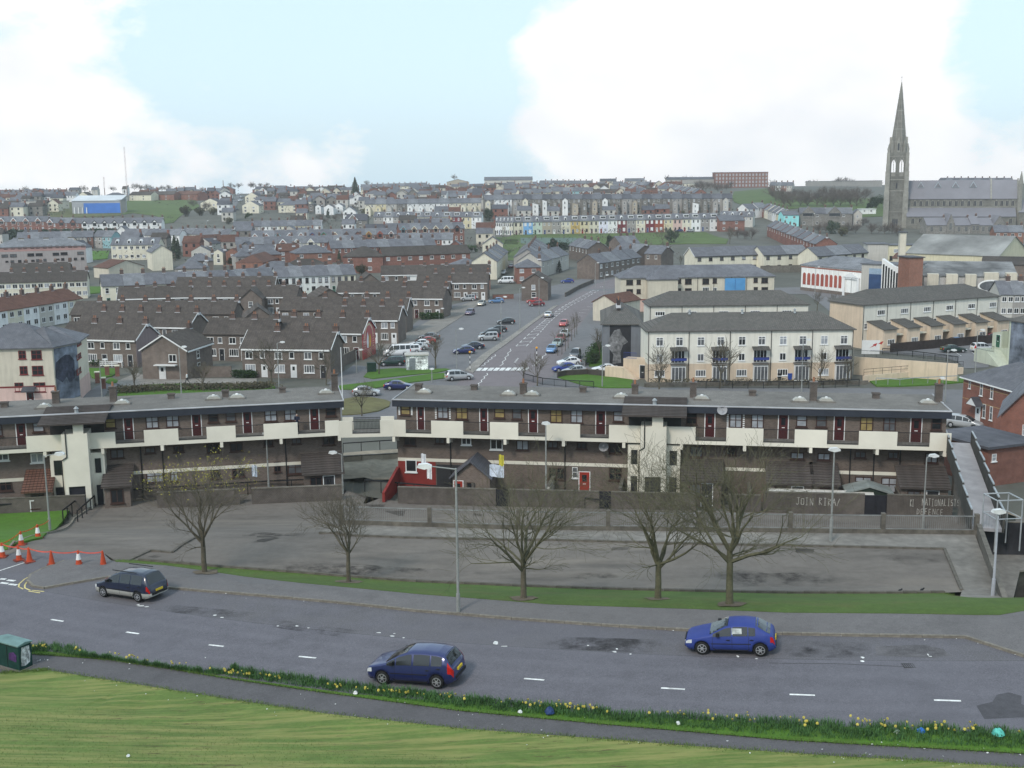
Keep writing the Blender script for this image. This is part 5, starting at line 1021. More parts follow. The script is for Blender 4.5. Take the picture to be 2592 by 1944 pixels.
# the deck-access flats across the court
flatbrick = mat('brick_umber', (.15, .108, .084), .9, .16, 1.0, 'brick', (.085, .06, .046))
deckc = mat('render_deck_cream', (.69, .655, .56), .85, .07, .5)
gravel = mat('roof_gravel', (.19, .178, .162), .95, .2, 1.0, 'gravel', (.10, .092, .085)); fasc = mat('fascia_navy', (.028, .033, .045), .6, .1, 1); capm = mat('roof_edge', (.42, .42, .43), .7, .15, 1)
darktile = mat('tile_dark', (.072, .060, .055), .9, .25, 1.5)
class Dk(Blk):
 def __init__(s, name, label, A, B, z0, H, d):
  dv = Vector((B.x - A.x, B.y - A.y, 0)); s.w = dv.length; s.rz = atan2(dv.y, dv.x); s.u = dv.normalized(); s.n = Vector((s.u.y, -s.u.x, 0)); s.H = H; s.d = d
  s.P = Vector((A.x, A.y, z0)) - s.n * .5; s.t = thing(name, label, 'flats', s.P, s.rz, 'deck access flats')
  s.wall = s.part('wall', MB().box(0, s.w, 0, d, -.6, H - .05), flatbrick)
  s.roof = s.part('roof', MB().box(-.25, s.w + .25, -.42, d + .3, H - .05, H + .18), gravel)
  s.part('fascia', MB().box(-.3, s.w + .3, -.5, -.42, H - .42, H + .16), fasc); s.part('roof_edge', MB().box(-.32, s.w + .32, -.56, -.3, H + .181, H + .26).box(-.34, -.25, -.3, d + .3, H + .1, H + .26).box(s.w + .25, s.w + .34, -.3, d + .3, H + .1, H + .26), capm)
  s.part('soffit', MB().box(0, s.w, -.42, -.005, H - .3, H - .22), deckc)
 def W(s, k, x0, y0, x1, y1, style='x', fr=None, gl=None, lint=True, off=0.):
  o = s.winpx(k, x0, y0, x1, y1, fr or bf, gl, style, off)
  if lint:
   a = s.loc(k, x0, y1, off); b = s.loc(k, x1, y0, off)
   ob('lintel', MB().box(-.12, b[0] - a[0] + .12, -.07, .0, b[1] - a[1] + .006, b[1] - a[1] + .26).mesh('lintel', deckc), o)
  return o
 def Dr(s, k, x0, x1, y0, zf, off=0.):
  a = s.loc(k, x0, y0, off); b = s.loc(k, x1, y0, off); o = door(s.t, a[0], zf, b[0] - a[0], a[1] - zf, doorc[0], y=-off)
  ob('lintel', MB().box(-.1, b[0] - a[0] + .1, -.07, .0, a[1] - zf + .07, a[1] - zf + .28).mesh('lintel', deckc), o); return o
 def deck(s, spans, ztop, zbot, x0, x1, off=1.4):
  """spans: (x0,x1,'p' panel / 'r' railing) along the front"""
  s.part('deck_slab', MB().box(x0, x1, -off, -.01, zbot + .18, zbot + .36), conc)
  for a, b, k in spans:
   if k == 'p': s.part('parapet_panel', MB().box(a, b, -off - .12, -off, zbot, ztop), deckc)
   else:
    s.part('deck_edge', MB().box(a, b, -off - .12, -off, zbot, zbot + .3), deckc); railing(s.t, a + .02, b - .02, -off - .05, zbot + .33, ztop - .02, ironm, .11, 'deck_railing')
 def bracket(s, x, zbot, off=1.4): s.part('deck_bracket', MB().prism([(-off - .1, zbot - .02), (-.01, zbot - .02), (-.01, zbot - .75), (-off + .3, zbot - .5), (-off - .1, zbot - .5)], x - .13, x + .13, 'x'), deckc)
 def dome(s, k, x, y):
  d = ray(Q(k, x, y)); t = (s.P.z + s.H + .25 - CZ) / d.z; q = Vector((d.x * t, d.y * t, 0)) - s.P; u = q.x * s.u.x + q.y * s.u.y; v = -(q.x * s.n.x + q.y * s.n.y)
  o = ob('rooflight', cached('dome', lambda: MB().box(-.75, .75, -.5, .5, 0, .14, 0).prism([(-.6, .14), (.6, .14), (.35, .36), (-.35, .36)], -.4, .4, 'y', 1).lathe([(.14, .34), (.14, .46), (.02, .5)], 8, 2).mesh('rooflight', [conc, mat('dome_grey', (.40, .39, .35), .5, .1, 1), wf])), s.t, (u, v, s.H + .18)); return o
 def stack(s, k, x, y, hh=1.2, w_=.6):
  d = ray(Q(k, x, y)); t = (s.P.z + s.H + .2 - CZ) / d.z; q = Vector((d.x * t, d.y * t, 0)) - s.P; u = q.x * s.u.x + q.y * s.u.y; v = -(q.x * s.n.x + q.y * s.n.y)
  return chimney(s.t, u, v, s.H + .2, w_, .55, hh, 1 if hh > .6 else 0, mat('stack_brick', (.09, .068, .055), .9, .2, 2, 'brick'))
 def tower(s, xa, xb, xdoor, ztop, zpar, zroof, x_l, x_r, off=2.4, ztb=None, vb_=2.0):
  """stair tower: cream front with door, side returns, tiled canopy roof"""
  s.part('stair_tower', MB().box(xa, xdoor[0], -off, -.02, -.6, zpar).box(xdoor[1], xb, -off, -.02, -.6, zpar).box(xdoor[0], xdoor[1], -off, -.02, 2.35, zpar).box(xa + 1.0, xb - .3, -off + .01, -off + .35, zpar, zroof), deckc)
  s.part('tower_door', MB().box(xdoor[0], xdoor[1], -off + .2, -off + .3, -.4, 2.34), mat('gate_dark', (.022, .022, .03), .6, .2, 2))
  s.part('tower_return', MB().box(x_l, xa, -1.25, -.02, -.5, 5.0).box(xb, x_r, -1.25, -.02, -.5, 5.0), deckc)
  for x0, x1 in ((x_l + .3, xa - .3), (xb + .3, x_r - .3)):
   if x1 - x0 > .5: window(s.t, x0, 3.2, min(1.2, x1 - x0), 1.3, gfm, gl_d, 'o', False, -1.25, True); s.part('side_door', MB().box(x0, min(x1, x0 + 1.1), -1.3, -1.255, -.2, 2.1), mat('gate_dark', (.022, .022, .03)))
  s.part('recess_back', MB().box(x_l, x_r, -.1, -.015, zpar - 1.2, zroof), gfm)
  tiled(s.t, 'tower_roof', x_l - .5, x_r + .5, -off - .55, zroof - .05, vb_, ztb, darktile, .34)
  s.part('roof_back', MB().prism([(vb_, ztb - .1), (vb_ + 1.6, s.H + .2), (vb_, s.H + .2)], x_l - .5, x_r + .5, 'x'), darktile)
  ob('roof_vent', cached('rv', None), s.t, ((xa + xb) / 2, -.3, lerp(zroof, ztb, .53) - .1))
  s.part('downpipe', MB().tube((xa + .35, -off - .05, 5.0), (xa + .35, -off - .05, zroof), .05).tube((xa + .35, -off - .05, 5.0), (xa - .1, -off - .05, 4.7), .05).tube((xa - .1, -off - .05, 4.7), (xa - .1, -off - .05, -.3), .05), pipem)
 def leanto(s, xa, xb, dep=2.6, zl=2.35, zh=3.5, m=None, wins=1, wm=None):
  b = s.part('porch_extension', MB().prism([(-dep, -.6), (-.02, -.6), (-.02, zh), (-dep, zl)], xa, xb, 'x'), wm or flatbrick)
  tiled(s.t, 'porch_roof', xa - .2, xb + .2, -dep - .35, zl - .1, -.02, zh + .05, m or darktile, .34)
  window(b, xa + .5, .7, 1.1, 1.25, bf, None, 'v', True, -dep, True) if wins else None
  if xb - xa > 3: door(b, xb - 1.7, -.1, .95, 2.05, doorc[1], y=-dep)
ZB, RH = 2.3, 8.2
# ---- right-hand block
A_ = atz('B2', 1190, 790, ZB + RH + .2); B_ = atz('B4', 1560, 280, ZB + RH + .2)
R = Dk('deck_flats', 'long brown brick deck flats with cream balcony panels, right of the bridge', A_, B_, ZB, RH, 7.4)
zt, zb = R.loc('B3', 420, 997, 1.5)[1], R.loc('B3', 420, 1142, 1.5)[1]; zdk = zb + .36
for k, x0, y0, x1, y1, st, gl in (('B2',1240,836,1320,918,'h',gl_y),('B2',1555,846,1648,950,'x',gl_l),('B2',1715,850,1815,955,'x',gl_y),('B2',2045,862,2135,945,'h',gl_y),('B3',-12,858,70,955,'h',gl_m),('B3',315,872,420,985,'x',gl_y),('B3',490,876,598,988,'x',gl_l),('B3',857,888,945,975,'h',gl_l),('B3',1485,900,1580,998,'h',gl_d),('B3',1855,908,1968,1028,'x',gl_l),('B3',2042,914,2155,1034,'x',gl_l),('B4',248,312,345,408,'h',gl_l),('B4',418,312,515,411,'h',gl_m),('B4',795,325,915,444,'x',gl_y),('B4',995,328,1110,448,'x',gl_m),('B4',1408,334,1505,434,'h',gl_d)):
 o = R.W(k, x0, y0, x1, y1, st, bf, gl)
 if (k, x0) in (('B2',1240),('B2',1555),('B3',1855)):        # painted white quoins round these windows
  a = R.loc(k, x0, y1); b = R.loc(k, x1, y0); q = MB()
  for i in range(7):
   z = (b[1] - a[1]) * i / 7; q.box(-.22, -.06, -.03, .0, z, z + .1).box(b[0] - a[0] + .06, b[0] - a[0] + .22, -.03, .0, z, z + .1)
  ob('quoin', q.mesh('quoin', wf), o)
for k, x0, x1, y0 in (('B2',1380,1440,840),('B2',1920,1985,857),('B3',130,205,862),('B3',710,790,884),('B3',1650,1732,906),('B4',100,182,306),('B4',580,667,318),('B4',1240,1332,332)): R.Dr(k, x0, x1, y0, zdk)
gx = lambda k, x, y=1060, off=1.5: R.loc(k, x, y, off)[0]
sp = [('B2',1178,'B2',1281,'p'),('B2',1281,'B2',1501,'r'),('B2',1501,'B2',1776,'p'),('B2',1776,'B2',2006,'r'),('B2',2006,'B3',40,'p'),('B3',40,'B3',276,'r'),('B3',276,'B3',573,'p'),('B3',573,'B3',821,'r'),('B3',821,'B3',1090,'p'),('B3',1305,'B3',1566,'p'),('B3',1566,'B3',1832,'r'),('B3',1832,'B3',2150,'p'),('B3',2150,'B4',235,'r'),('B4',235,'B4',514,'p'),('B4',514,'B4',788,'r'),('B4',788,'B4',1119,'p'),('B4',1119,'B4',1399,'r'),('B4',1399,'B4',1583,'p')]
yy = {'B2': 1030, 'B3': 1070, 'B4': 530}
spans = [(gx(a, x, yy[a]), gx(b, y, yy[b]), k) for a, x, b, y, k in sp]
R.deck(spans, zt, zb, spans[0][0], spans[-1][1])
for k, x in (('B2',1178),('B2',1645),('B2',2135),('B3',428),('B3',948),('B3',1445),('B3',1990),('B4',375),('B4',948),('B4',1530)): R.bracket(gx(k, x, yy[k] + 80), zb)
for k, x0, y0, x1, y1, f_, gl in (('B2',1268,1112,1368,1180,bf,gl_d),('B2',1535,1112,1618,1165,bf,gl_m),('B2',1762,1115,1845,1175,wf,gl_d),('B2',2010,1128,2115,1215,wf,gl_d),('B3',25,1138,130,1220,bf,gl_l),('B3',292,1146,382,1203,bf,gl_m),('B3',542,1156,632,1210,bf,gl_d),('B3',820,1162,930,1248,bf,gl_d),('B3',1515,1188,1630,1280,bf,gl_m),('B3',1825,1198,1915,1262,bf,gl_d),('B4',200,630,318,685,bf,gl_l),('B4',432,636,545,694,bf,gl_l),('B4',752,622,850,676,bf,gl_m),('B4',1038,626,1130,682,bf,gl_m),('B4',1355,636,1470,718,bf,gl_l)):
 R.W(k, x0, y0, x1, y1, 'v', f_, gl, False)
x0 = R.loc('B2', 1222, 1275)[0]; z = R.loc('B2', 1230, 1290)[1]; xt0 = gx('B3', 1000, 1300, 0)
bz = 2.55
R.part('lintel_band', MB().box(0, xt0, -.06, -.005, bz, bz + .3), deckc); R.part('lintel_band', MB().box(gx('B3', 1820, 1300, 0), gx('B4', 1135, 830, 0), -.06, -.005, bz, bz + .3), deckc)
xr = R.loc('B2', 1540, 1400)[0]; redw = mat('paint_oxblood', (.20, .028, .024), .8, .15, 1)
R.part('red_painted_front', MB().box(.0, xr, -.04, -.006, -.3, bz - .005), redw)
R.W('B2', 1282, 1305, 1376, 1408, 'o', wf, gl_d, False, .05)
R.part('garden_side_wall', MB().prism([(-5.2, -.3), (-.05, -.3), (-.05, 2.0), (-5.2, .9)], -.15, .1, 'x'), redw)
R.part('doorway', MB().box(xr + .1, xr + 2.4, -.05, -.008, -.3, 2.3), gfm)
for k, x0, y0, x1, y1, gl in (('B3',820,1375,932,1480,gl_d),('B3',300,1375,440,1470,gl_d),('B4',752,840,902,930,gl_l),('B4',975,848,1122,972,gl_l)): R.W(k, x0, y0, x1, y1, 'x', bf, gl, False)
x = R.loc('B3', 565, 1450)[0]; door(R.t, x, -.1, .95, 2.1, doorc[4]); R.W('B3', 505, 1370, 550, 1460, 'h', wf, gl_m, False)
# gabled garden porch
xa, xb = R.loc('B2', 1690, 1400, 3)[0], R.loc('B2', 2010, 1380, 3)[0]; mid = (xa + xb) / 2
g_ = R.part('garden_porch', MB().prism([(xa, -.6), (xb, -.6), (xb, 2.0), (mid, 3.4), (xa, 2.0)], -3.4, -.02, 'y'), flatbrick)
for s_ in (0, 1):
 e_ = xa - .25 if s_ == 0 else xb + .25
 ob('porch_roof', MB().prism([(e_, 1.9), (mid, 3.48), (mid, 3.62), (e_, 2.04)], -3.7, -.03, 'y').mesh('porch_roof', slated), R.t)
window(g_, mid - .4, .5, .7, 1.1, bf, gl_d, 'o', True, -3.4, True); door(g_, xa + .15, -.3, .8, 2.0, doorc[4], y=-3.4)
xa = R.loc('B4', 1150, 1000, 2.6)[0]; xb = R.loc('B4', 1555, 1000, 2.6)[0]; R.leanto(xa, min(xb, R.w - .1))
R.leanto(R.loc('B4', 10, 870, 2.6)[0], R.loc('B4', 390, 870, 2.6)[0]); R.leanto(R.loc('B4', 402, 870, 2.6)[0], R.loc('B4', 612, 870, 2.6)[0]); R.leanto(R.loc('B3', 1460, 1450, 2.6)[0], R.loc('B3', 1790, 1450, 2.6)[0])
R.tower(gx('B3', 1090, 1300, 2.4), gx('B3', 1312, 1300, 2.4), (gx('B3', 1128, 1500, 2.4), gx('B3', 1266, 1500, 2.4)), zt, R.loc('B3', 1200, 1022, 2.4)[1], R.loc('B3', 1200, 934, 2.95)[1] + .1, gx('B3', 985, 1000, 1.3), gx('B3', 1440, 1000, 1.3), ztb=R.loc('B3', 1200, 762, -2.0)[1])
for k, x, y in (('B2',1440,725),('B2',2165,742),('B3',158,745),('B3',925,765),('B3',1620,780),('B4',280,185),('B4',508,188),('B4',1382,205)): R.dome(k, x, y)
for k, x, y, hh in (('B2',1395,705,.5),('B2',1872,700,.35),('B3',85,735,.9),('B3',598,720,.35),('B3',1045,735,.8),('B3',1545,765,1.3),('B3',2055,750,.35),('B4',395,180,1.6),('B4',935,160,.35),('B4',1472,190,1.5)): R.stack(k, x, y, hh)
for k, x in (('B2',1668),('B3',442),('B4',712),('B4',915),('B4',1140)): R.pipe(gx(k, x, yy[k] + 200, 0), -.3, zb)
def dish(name, lab, P, rz, r=.45, tilt=.5):
 b = MB(); n = 14
 for i in range(n):
  a0, a1 = 2 * pi * i / n, 2 * pi * (i + 1) / n
  for r0, r1 in ((0.001, .5), (.5, 1)):
   f = lambda rr, aa: (r * rr * cos(aa), -.12 + .12 * rr * rr * -1 + .1, r * rr * sin(aa)); b.face([f(r0, a0), f(r1, a0), f(r1, a1), f(r0, a1)])
 b.tube((0, .02, 0), (0, .45, -.2), .025).tube((0, -.1, -r * .6), (0, -.45, .0), .015).box(-.05, .05, -.5, -.42, -.05, .05)
 o = ob(name, b.mesh(name, mat('dish_grey', (.28, .28, .29), .6, .1, 2)), None, P, rz, lab, 'satellite dish', 'satellite dishes'); o.rotation_euler = (-tilt, 0, rz); return o
for k, x, y, lab in (('B3',775,1195,'grey satellite dish on the brick wall below the deck'),('B3',1795,880,'dark satellite dish on the fascia right of the tiled tower')):
 u, z = R.loc(k, x, y, .5); q = R.P + R.u * u + R.n * .55; dish('satellite_dish', lab, (q.x, q.y, R.P.z + z), R.rz)
# ---- left-hand block
A_ = atz('B1', -420, 962, ZB + RH + .2); B_ = atz('B2', 720, 800, ZB + RH + .2)
K = Dk('deck_flats', 'long brown brick deck flats with cream balcony panels, left of the bridge', A_, B_, ZB, RH, 7.4)
zt2, zb2 = K.loc('B1', 1380, 1045, 1.5)[1], K.loc('B1', 1380, 1180, 1.5)[1]; zdk = zb2 + .36
for k, x0, y0, x1, y1, st, gl in (('B1',-70,1000,18,1105,'x',gl_m),('B1',285,980,378,1068,'h',gl_l),('B1',908,940,995,1035,'h',gl_y),('B1',1257,928,1362,1038,'x',gl_l),('B1',1432,918,1540,1028,'x',gl_l),('B1',1792,895,1878,985,'h',gl_d),('B1',1944,890,2028,978,'h',gl_m),('B2',68,872,172,978,'x',gl_l),('B2',238,862,342,970,'x',gl_l),('B2',594,845,682,932,'h',gl_d)): K.W(k, x0, y0, x1, y1, st, bf, gl)
for k, x0, x1, y0 in (('B1',135,218,990),('B1',1062,1140,938),('B1',1648,1726,908),('B1',2088,2162,885),('B2',455,530,850)): K.Dr(k, x0, x1, y0, zdk)
kx = lambda k, x, y, off=1.5: K.loc(k, x, y, off)[0]
sp = [('B1',-420,'B1',-200,'p'),('B1',-200,'B1',222,'r'),('B1',222,'B1',548,'p'),('B1',760,'B1',992,'p'),('B1',992,'B1',1240,'r'),('B1',1240,'B1',1536,'p'),('B1',1536,'B1',1780,'r'),('B1',1780,'B1',2030,'p'),('B1',2030,'B2',58,'r'),('B2',58,'B2',352,'p'),('B2',352,'B2',588,'r'),('B2',588,'B2',708,'p')]
yy2 = {'B1': 1110, 'B2': 1030}; spans = [(kx(a, x, yy2[a]), kx(b, y, yy2[b]), k) for a, x, b, y, k in sp]
K.deck(spans, zt2, zb2, spans[0][0], spans[-1][1])
for k, x in (('B1',380),('B1',880),('B1',1395),('B1',1908),('B2',208),('B2',712)): K.bracket(kx(k, x, yy2[k] + 80), zb2)
for k, x0, y0, x1, y1, f_, gl in (('B1',-30,1250,75,1315,wf,gl_m),('B1',268,1245,372,1332,wf,gl_l),('B1',952,1210,1065,1295,bf,gl_m),('B1',1250,1195,1335,1250,bf,gl_m),('B1',1495,1180,1582,1240,bf,gl_d),('B1',1780,1160,1885,1248,bf,gl_d),('B1',1980,1155,2088,1235,bf,gl_d),('B2',60,1130,140,1190,bf,gl_d),('B2',302,1118,382,1170,bf,gl_m),('B2',568,1105,672,1180,bf,gl_d)): K.W(k, x0, y0, x1, y1, 'v', f_, gl, False)
xt = kx('B1', 1120, 1390, 0); K.part('lintel_band', MB().box(xt, K.w, -.06, -.005, bz, bz + .3), deckc); K.part('lintel_band', MB().box(kx('B1', -300, 1440, 0), kx('B1', 205, 1430, 0), -.06, -.005, bz, bz + .3), deckc)
for k, x0, y0, x1, y1, gl in (('B1',1262,1395,1402,1505,gl_l),('B1',1468,1380,1528,1490,gl_l),('B1',1812,1360,1895,1470,gl_d),('B1',2000,1345,2105,1455,gl_d),('B2',150,1320,205,1410,gl_d),('B2',268,1315,398,1430,gl_m),('B1',0,1470,100,1575,gl_d)): K.W(k, x0, y0, x1, y1, 'x', bf, gl, False)
K.leanto(kx('B1', 890, 1500, 2.6), kx('B1', 1115, 1500, 2.6)); K.leanto(kx('B2', 405, 1400, 2.6), kx('B2', 735, 1390, 2.6), wins=1); K.leanto(kx('B1', 200, 1500, 2.6), kx('B1', 430, 1500, 2.6), m=redtile)
window(K.t, kx('B1', 248, 1590, 2.65), .1, 1.9, 1.35, wf, gl_d, 'b', True, -2.62, True)
K.tower(kx('B1', 540, 1300, 2.4), kx('B1', 765, 1300, 2.4), (kx('B1', 592, 1550, 2.4), kx('B1', 735, 1550, 2.4)), zt2, K.loc('B1', 620, 1085, 2.4)[1], K.loc('B1', 600, 1003, 2.95)[1] + .1, kx('B1', 410, 1090, 1.3), kx('B1', 880, 1060, 1.3), ztb=K.loc('B1', 640, 840, -2.0)[1])
for k, x, y in (('B1',380,855),('B1',1050,820),('B1',1838,780),('B1',2040,770),('B2',595,730)): K.dome(k, x, y)
for k, x, y, hh in (('B1',485,815,1.0),('B1',978,800,1.3),('B1',1475,775,.35),('B1',1942,760,.5),('B2',222,722,.35),('B2',672,705,1.5),('B1',40,850,.35)): K.stack(k, x, y, hh)
for k, x in (('B1',1215),('B1',1402),('B2',248)): K.pipe(kx(k, x, yy2[k] + 200, 0), -.3, zb2)
# ---- the bridge between the two decks
a = R.P + R.u * (spans and R.loc('B2', 1178, 1030, 1.5)[0]) + R.n * 1.45; b = K.P + K.u * kx('B2', 708, 1030) + K.n * 1.45
dv = a - b; Lb = hypot(dv.x, dv.y); rzb = atan2(dv.y, dv.x)
BR = thing('deck_bridge', 'cream walkway bridge with railing joining the two deck flats', 'bridge', (b.x, b.y, ZB), rzb)
ob('slab', MB().box(0, Lb, 0, 1.7, zb + .15, zb + .36).mesh('slab', conc), BR)
for y in (0, 1.7):
 ob('parapet_panel', MB().box(0, Lb * .24, y - .06, y + .06, zb, zt).mesh('parapet_panel', deckc), BR); ob('parapet_panel', MB().box(Lb * .75, Lb, y - .06, y + .06, zb, zt).mesh('parapet_panel', deckc), BR)
 ob('bridge_edge', MB().box(Lb * .24, Lb * .75, y - .06, y + .06, zb, zb + .3).mesh('bridge_edge', deckc), BR); railing(BR, Lb * .24 + .02, Lb * .75 - .02, y, zb + .32, zt - .05, ironm, .12)
# ---- garden walls along the lower court, gates, graffiti
wallm = mat('wall_brick_sooty', (.085, .066, .052), .93, .25, 1.2, 'brick', (.06, .048, .04)); gate_m = mat('gate_timber', (.02, .02, .026), .8, .2, 2, 'plank')
def gwall(lab, pts, hh, m=wallm, cop=True, cat='wall', name='garden_wall', group='garden walls'):
 a = pts[0]; t = thing(name, lab, cat, (a.x, a.y, a.z), 0, group); b = MB(); c = MB()
 for p, q in zip(pts, pts[1:]):
  p_ = p - a; q_ = q - a; b.bar(p_ + Vector((0, 0, hh / 2 - .3)), q_ + Vector((0, 0, hh / 2 - .3)), .22, hh + .6)
  c.bar(p_ + Vector((0, 0, hh + .045)), q_ + Vector((0, 0, hh + .045)), .3, .08)
 ob('wall', b.mesh('wall', m), t)
 if cop: ob('coping', c.mesh('coping', concd), t)
 return t
zz = lambda X: Vector((X, ywall(X) - .1, zfoot(X)))
X = lambda k, x, y: atz(k, x, y, ZB).x
xa, xb, xc, xd = X('B4', 0, 1190), X('B4', 862, 1192), X('B4', 1060, 1200), X('B4', 1618, 1205)
gw = gwall('sooty brick wall with white scrawled graffiti left of the dark gates', [zz(xa), zz(xb)], 1.75); gw2 = gwall('short sooty brick wall with white scrawled graffiti beside the ramp', [zz(xc), zz(xd)], 1.75)
ob('garden_gate', MB().box(0, xc - xb, -.05, .05, -.2, 1.7).box(.9, 1.02, -.1, -.05, -.2, 1.75).mesh('garden_gate', gate_m), None, zz(xb), -.1, 'pair of dark timber garden gates between the graffiti walls', 'gate', 'garden gates')
FONT = {'J': [(.6,1,.6,.2),(.6,.2,.3,0),(.3,0,0,.2),(.2,1,.9,1)], 'O': [(.1,.1,.1,.9),(.1,.9,.8,.9),(.8,.9,.8,.1),(.8,.1,.1,.1)], 'I': [(.4,0,.4,1),(.1,1,.7,1),(.1,0,.7,0)], 'N': [(.1,0,.1,1),(.1,1,.8,0),(.8,0,.8,1)], 'R': [(.1,0,.1,1),(.1,1,.75,.85),(.75,.85,.1,.5),(.1,.5,.8,0)], 'A': [(0,0,.4,1),(.4,1,.85,0),(.2,.4,.65,.4)], '/': [(0,0,.6,1)], 'T': [(.4,0,.4,1),(0,1,.8,1)], 'L': [(.1,0,.1,1),(.1,0,.7,0)], 'S': [(.8,.9,.1,.85),(.1,.85,.15,.5),(.15,.5,.75,.45),(.75,.45,.7,.05),(.7,.05,.1,.1)], 'K': [(.1,0,.1,1),(.1,.5,.7,1),(.1,.5,.7,0)], 'D': [(.1,0,.1,1),(.1,1,.7,.7),(.7,.7,.7,.3),(.7,.3,.1,0)], 'E': [(.1,0,.1,1),(.1,1,.7,1),(.1,.5,.6,.5),(.1,0,.7,0)], 'F': [(.1,0,.1,1),(.1,1,.7,1),(.1,.5,.6,.5)], 'C': [(.75,.9,.2,.9),(.2,.9,.1,.1),(.1,.1,.75,.1)]}
chalk = mat('chalk_white', (.40, .39, .36), .9, .25, 3)
def scrawl(parent, base, txt, p0, p1, z0, hh, w_=.042):
 d = p1 - p0; u = Vector((d.x, d.y, 0)).normalized(); n = Vector((u.y, -u.x, 0)); st = hypot(d.x, d.y) / len(txt); b = MB(); random.seed(len(txt))
 for i, ch_ in enumerate(txt):
  dz = random.uniform(-.05, .05)
  for x0, y0, x1, y1 in FONT.get(ch_, ()):
   A = p0 - base + u * (st * (i + x0 * .85)) + n * .125 + Vector((0, 0, z0 + dz + y0 * hh)); B = p0 - base + u * (st * (i + x1 * .85)) + n * .125 + Vector((0, 0, z0 + dz + y1 * hh)); s_ = (B - A).normalized().cross(n) * w_ / 2
   b.face([A - s_, B - s_, B + s_, A + s_])
 return ob('graffiti', b.mesh('graffiti', chalk, fix=False), parent)
scrawl(gw, zz(xa), 'JOIN RIRA/', zz(X('B4', 245, 1150)), zz(X('B4', 625, 1150)), .75, .62)
scrawl(gw2, zz(xc), 'NATIONALISTS', zz(X('B4', 1290, 1150)), zz(X('B4', 1605, 1150)), .95, .6); scrawl(gw2, zz(xc), 'DEFENCE', zz(X('B4', 1300, 1190)), zz(X('B4', 1530, 1190)), .18, .5); scrawl(gw2, zz(xc), 'KI', zz(X('B4', 1205, 1160)), zz(X('B4', 1240, 1160)), .8, .6)
xs = [-10.2, -4, 2, 9, 14.5]
for i, (p, q, l) in enumerate(((-10.2, -1.5, 'brick garden wall below the red painted front'), (-.4, 7.5, 'brick garden wall before the gabled garden porch'), (8.5, 15.8, 'brick garden wall left of the cream stair tower'), (18.5, xa - .2, 'brick garden wall right of the cream stair tower'))): gwall(l, [zz(p), zz((p + q) / 2), zz(q)], 1.45)
for p, l in ((-1.5, 'dark garden gate beside the red painted front'), (7.5, 'dark garden gate right of the gabled porch')): ob('garden_gate', MB().box(0, 1.05, -.04, .04, -.2, 1.5).mesh('garden_gate', gate_m), None, zz(p), -.1, l, 'gate', 'garden gates')
for i, (p, q, l) in enumerate(((-50, -37, 'brick garden wall at the left end of the flats'), (-31, -24, 'brick garden wall right of the left stair tower'), (-23, -15.2, 'brick garden wall left of the bridge gap'))): gwall(l, [zz(p), zz(q)], 1.35)
# party walls between the back gardens, pale sheds and lean-tos
for i, fx in enumerate((.16, .30, .43, .66, .80, .92)):
 p = R.P + R.u * (R.w * fx); gwall(f"sloping garden divider below the deck, {nth(i, 6)} of six", [p + R.n * .1, p + R.n * 3.6], 1.5, wall('pale') if i in (1, 4) else wallm, group='garden dividers')
def shed(lab, P, rz, w_, d_, hh, rise, wm, rm):
 t = thing('garden_shed', lab, 'shed', P, rz, 'garden sheds'); ob('wall', wall_mesh(w_, d_, hh, rise, 'gablef', wm, .4), t); ob('roof', roof_mesh(w_, d_, hh, rise, 'gablef', rm, .2, .2), t); door(t, w_ * .35, 0, w_ * .3, hh * .85, doorc[1]); return t
p = R.P + R.u * R.loc('B4', 690, 1070, 2.4)[0] + R.n * 2.9; shed('green garden shed with grey felt roof behind the dark gates', p, R.rz, 3.4, 1.9, 1.7, .5, mat('timber_green', (.05, .075, .055), .9, .2, 2, 'plank'), mat('felt_greygreen', (.20, .22, .21), .9, .2, 1.5))
p = R.P + R.u * R.loc('B4', 955, 1075, 2.4)[0] + R.n * 2.6; shed('small red playhouse with white roof beside the green shed', p, R.rz, 1.6, 1.2, .8, .4, mat('plastic_red', (.40, .02, .015), .5), wf)
p = R.P + R.u * R.loc('B4', 10, 1050, 3)[0] + R.n * 3.3; ob('lean_to', MB().box(0, 8.6, 0, .5, -.3, 1.55).prism([(-.2, 1.56), (.6, 1.7), (.6, 1.8), (-.2, 1.66)], -.1, 8.7, 'x').mesh('lean_to', wall('pale')), None, p, R.rz, 'long low white lean-to roof behind the graffiti wall', 'lean-to')
# washing on lines
for i, (k, x, y, c, l) in enumerate((('B2',1435,1300,(.7,.7,.72),'white cloth hanging before the red painted front'),('B2',1485,1420,(.72,.72,.72),'small white cloth hanging beside the dark doorway'),('B2',2065,1400,(.55,.6,.68),'pale blue sheet hanging right of the gabled porch'),('B2',2105,1310,(.55,.48,.06),'yellow cloth hanging above the blue sheet'),('B1',2190,1400,(.5,.55,.62),'pale towel hanging on the left block wall'))):
 D_ = R if k == 'B2' else K; u, z = D_.loc(k, x, y, 3.2); P = D_.P + D_.u * u + D_.n * 3.2; b = MB(); n = 8
 for j in range(n):
  f = lambda t, zz_: (-.5 + t, .06 * sin(t * 9), zz_ + .05 * sin(t * 5)); t0, t1 = j / n, (j + 1) / n; b.face([f(t0, -.6), f(t1, -.6), f(t1, .55), f(t0, .55)])
 sc_ = (.45, 1, .9) if i in (0, 1, 3, 4) else (1.3, 1, 1); ob('washing', b.mesh('washing', mat('cloth_%d' % i, c, .9, .2, 6), True, False), None, (P.x, P.y, D_.P.z + z), D_.rz, l, 'washing', 'washing on lines', sc=sc_)
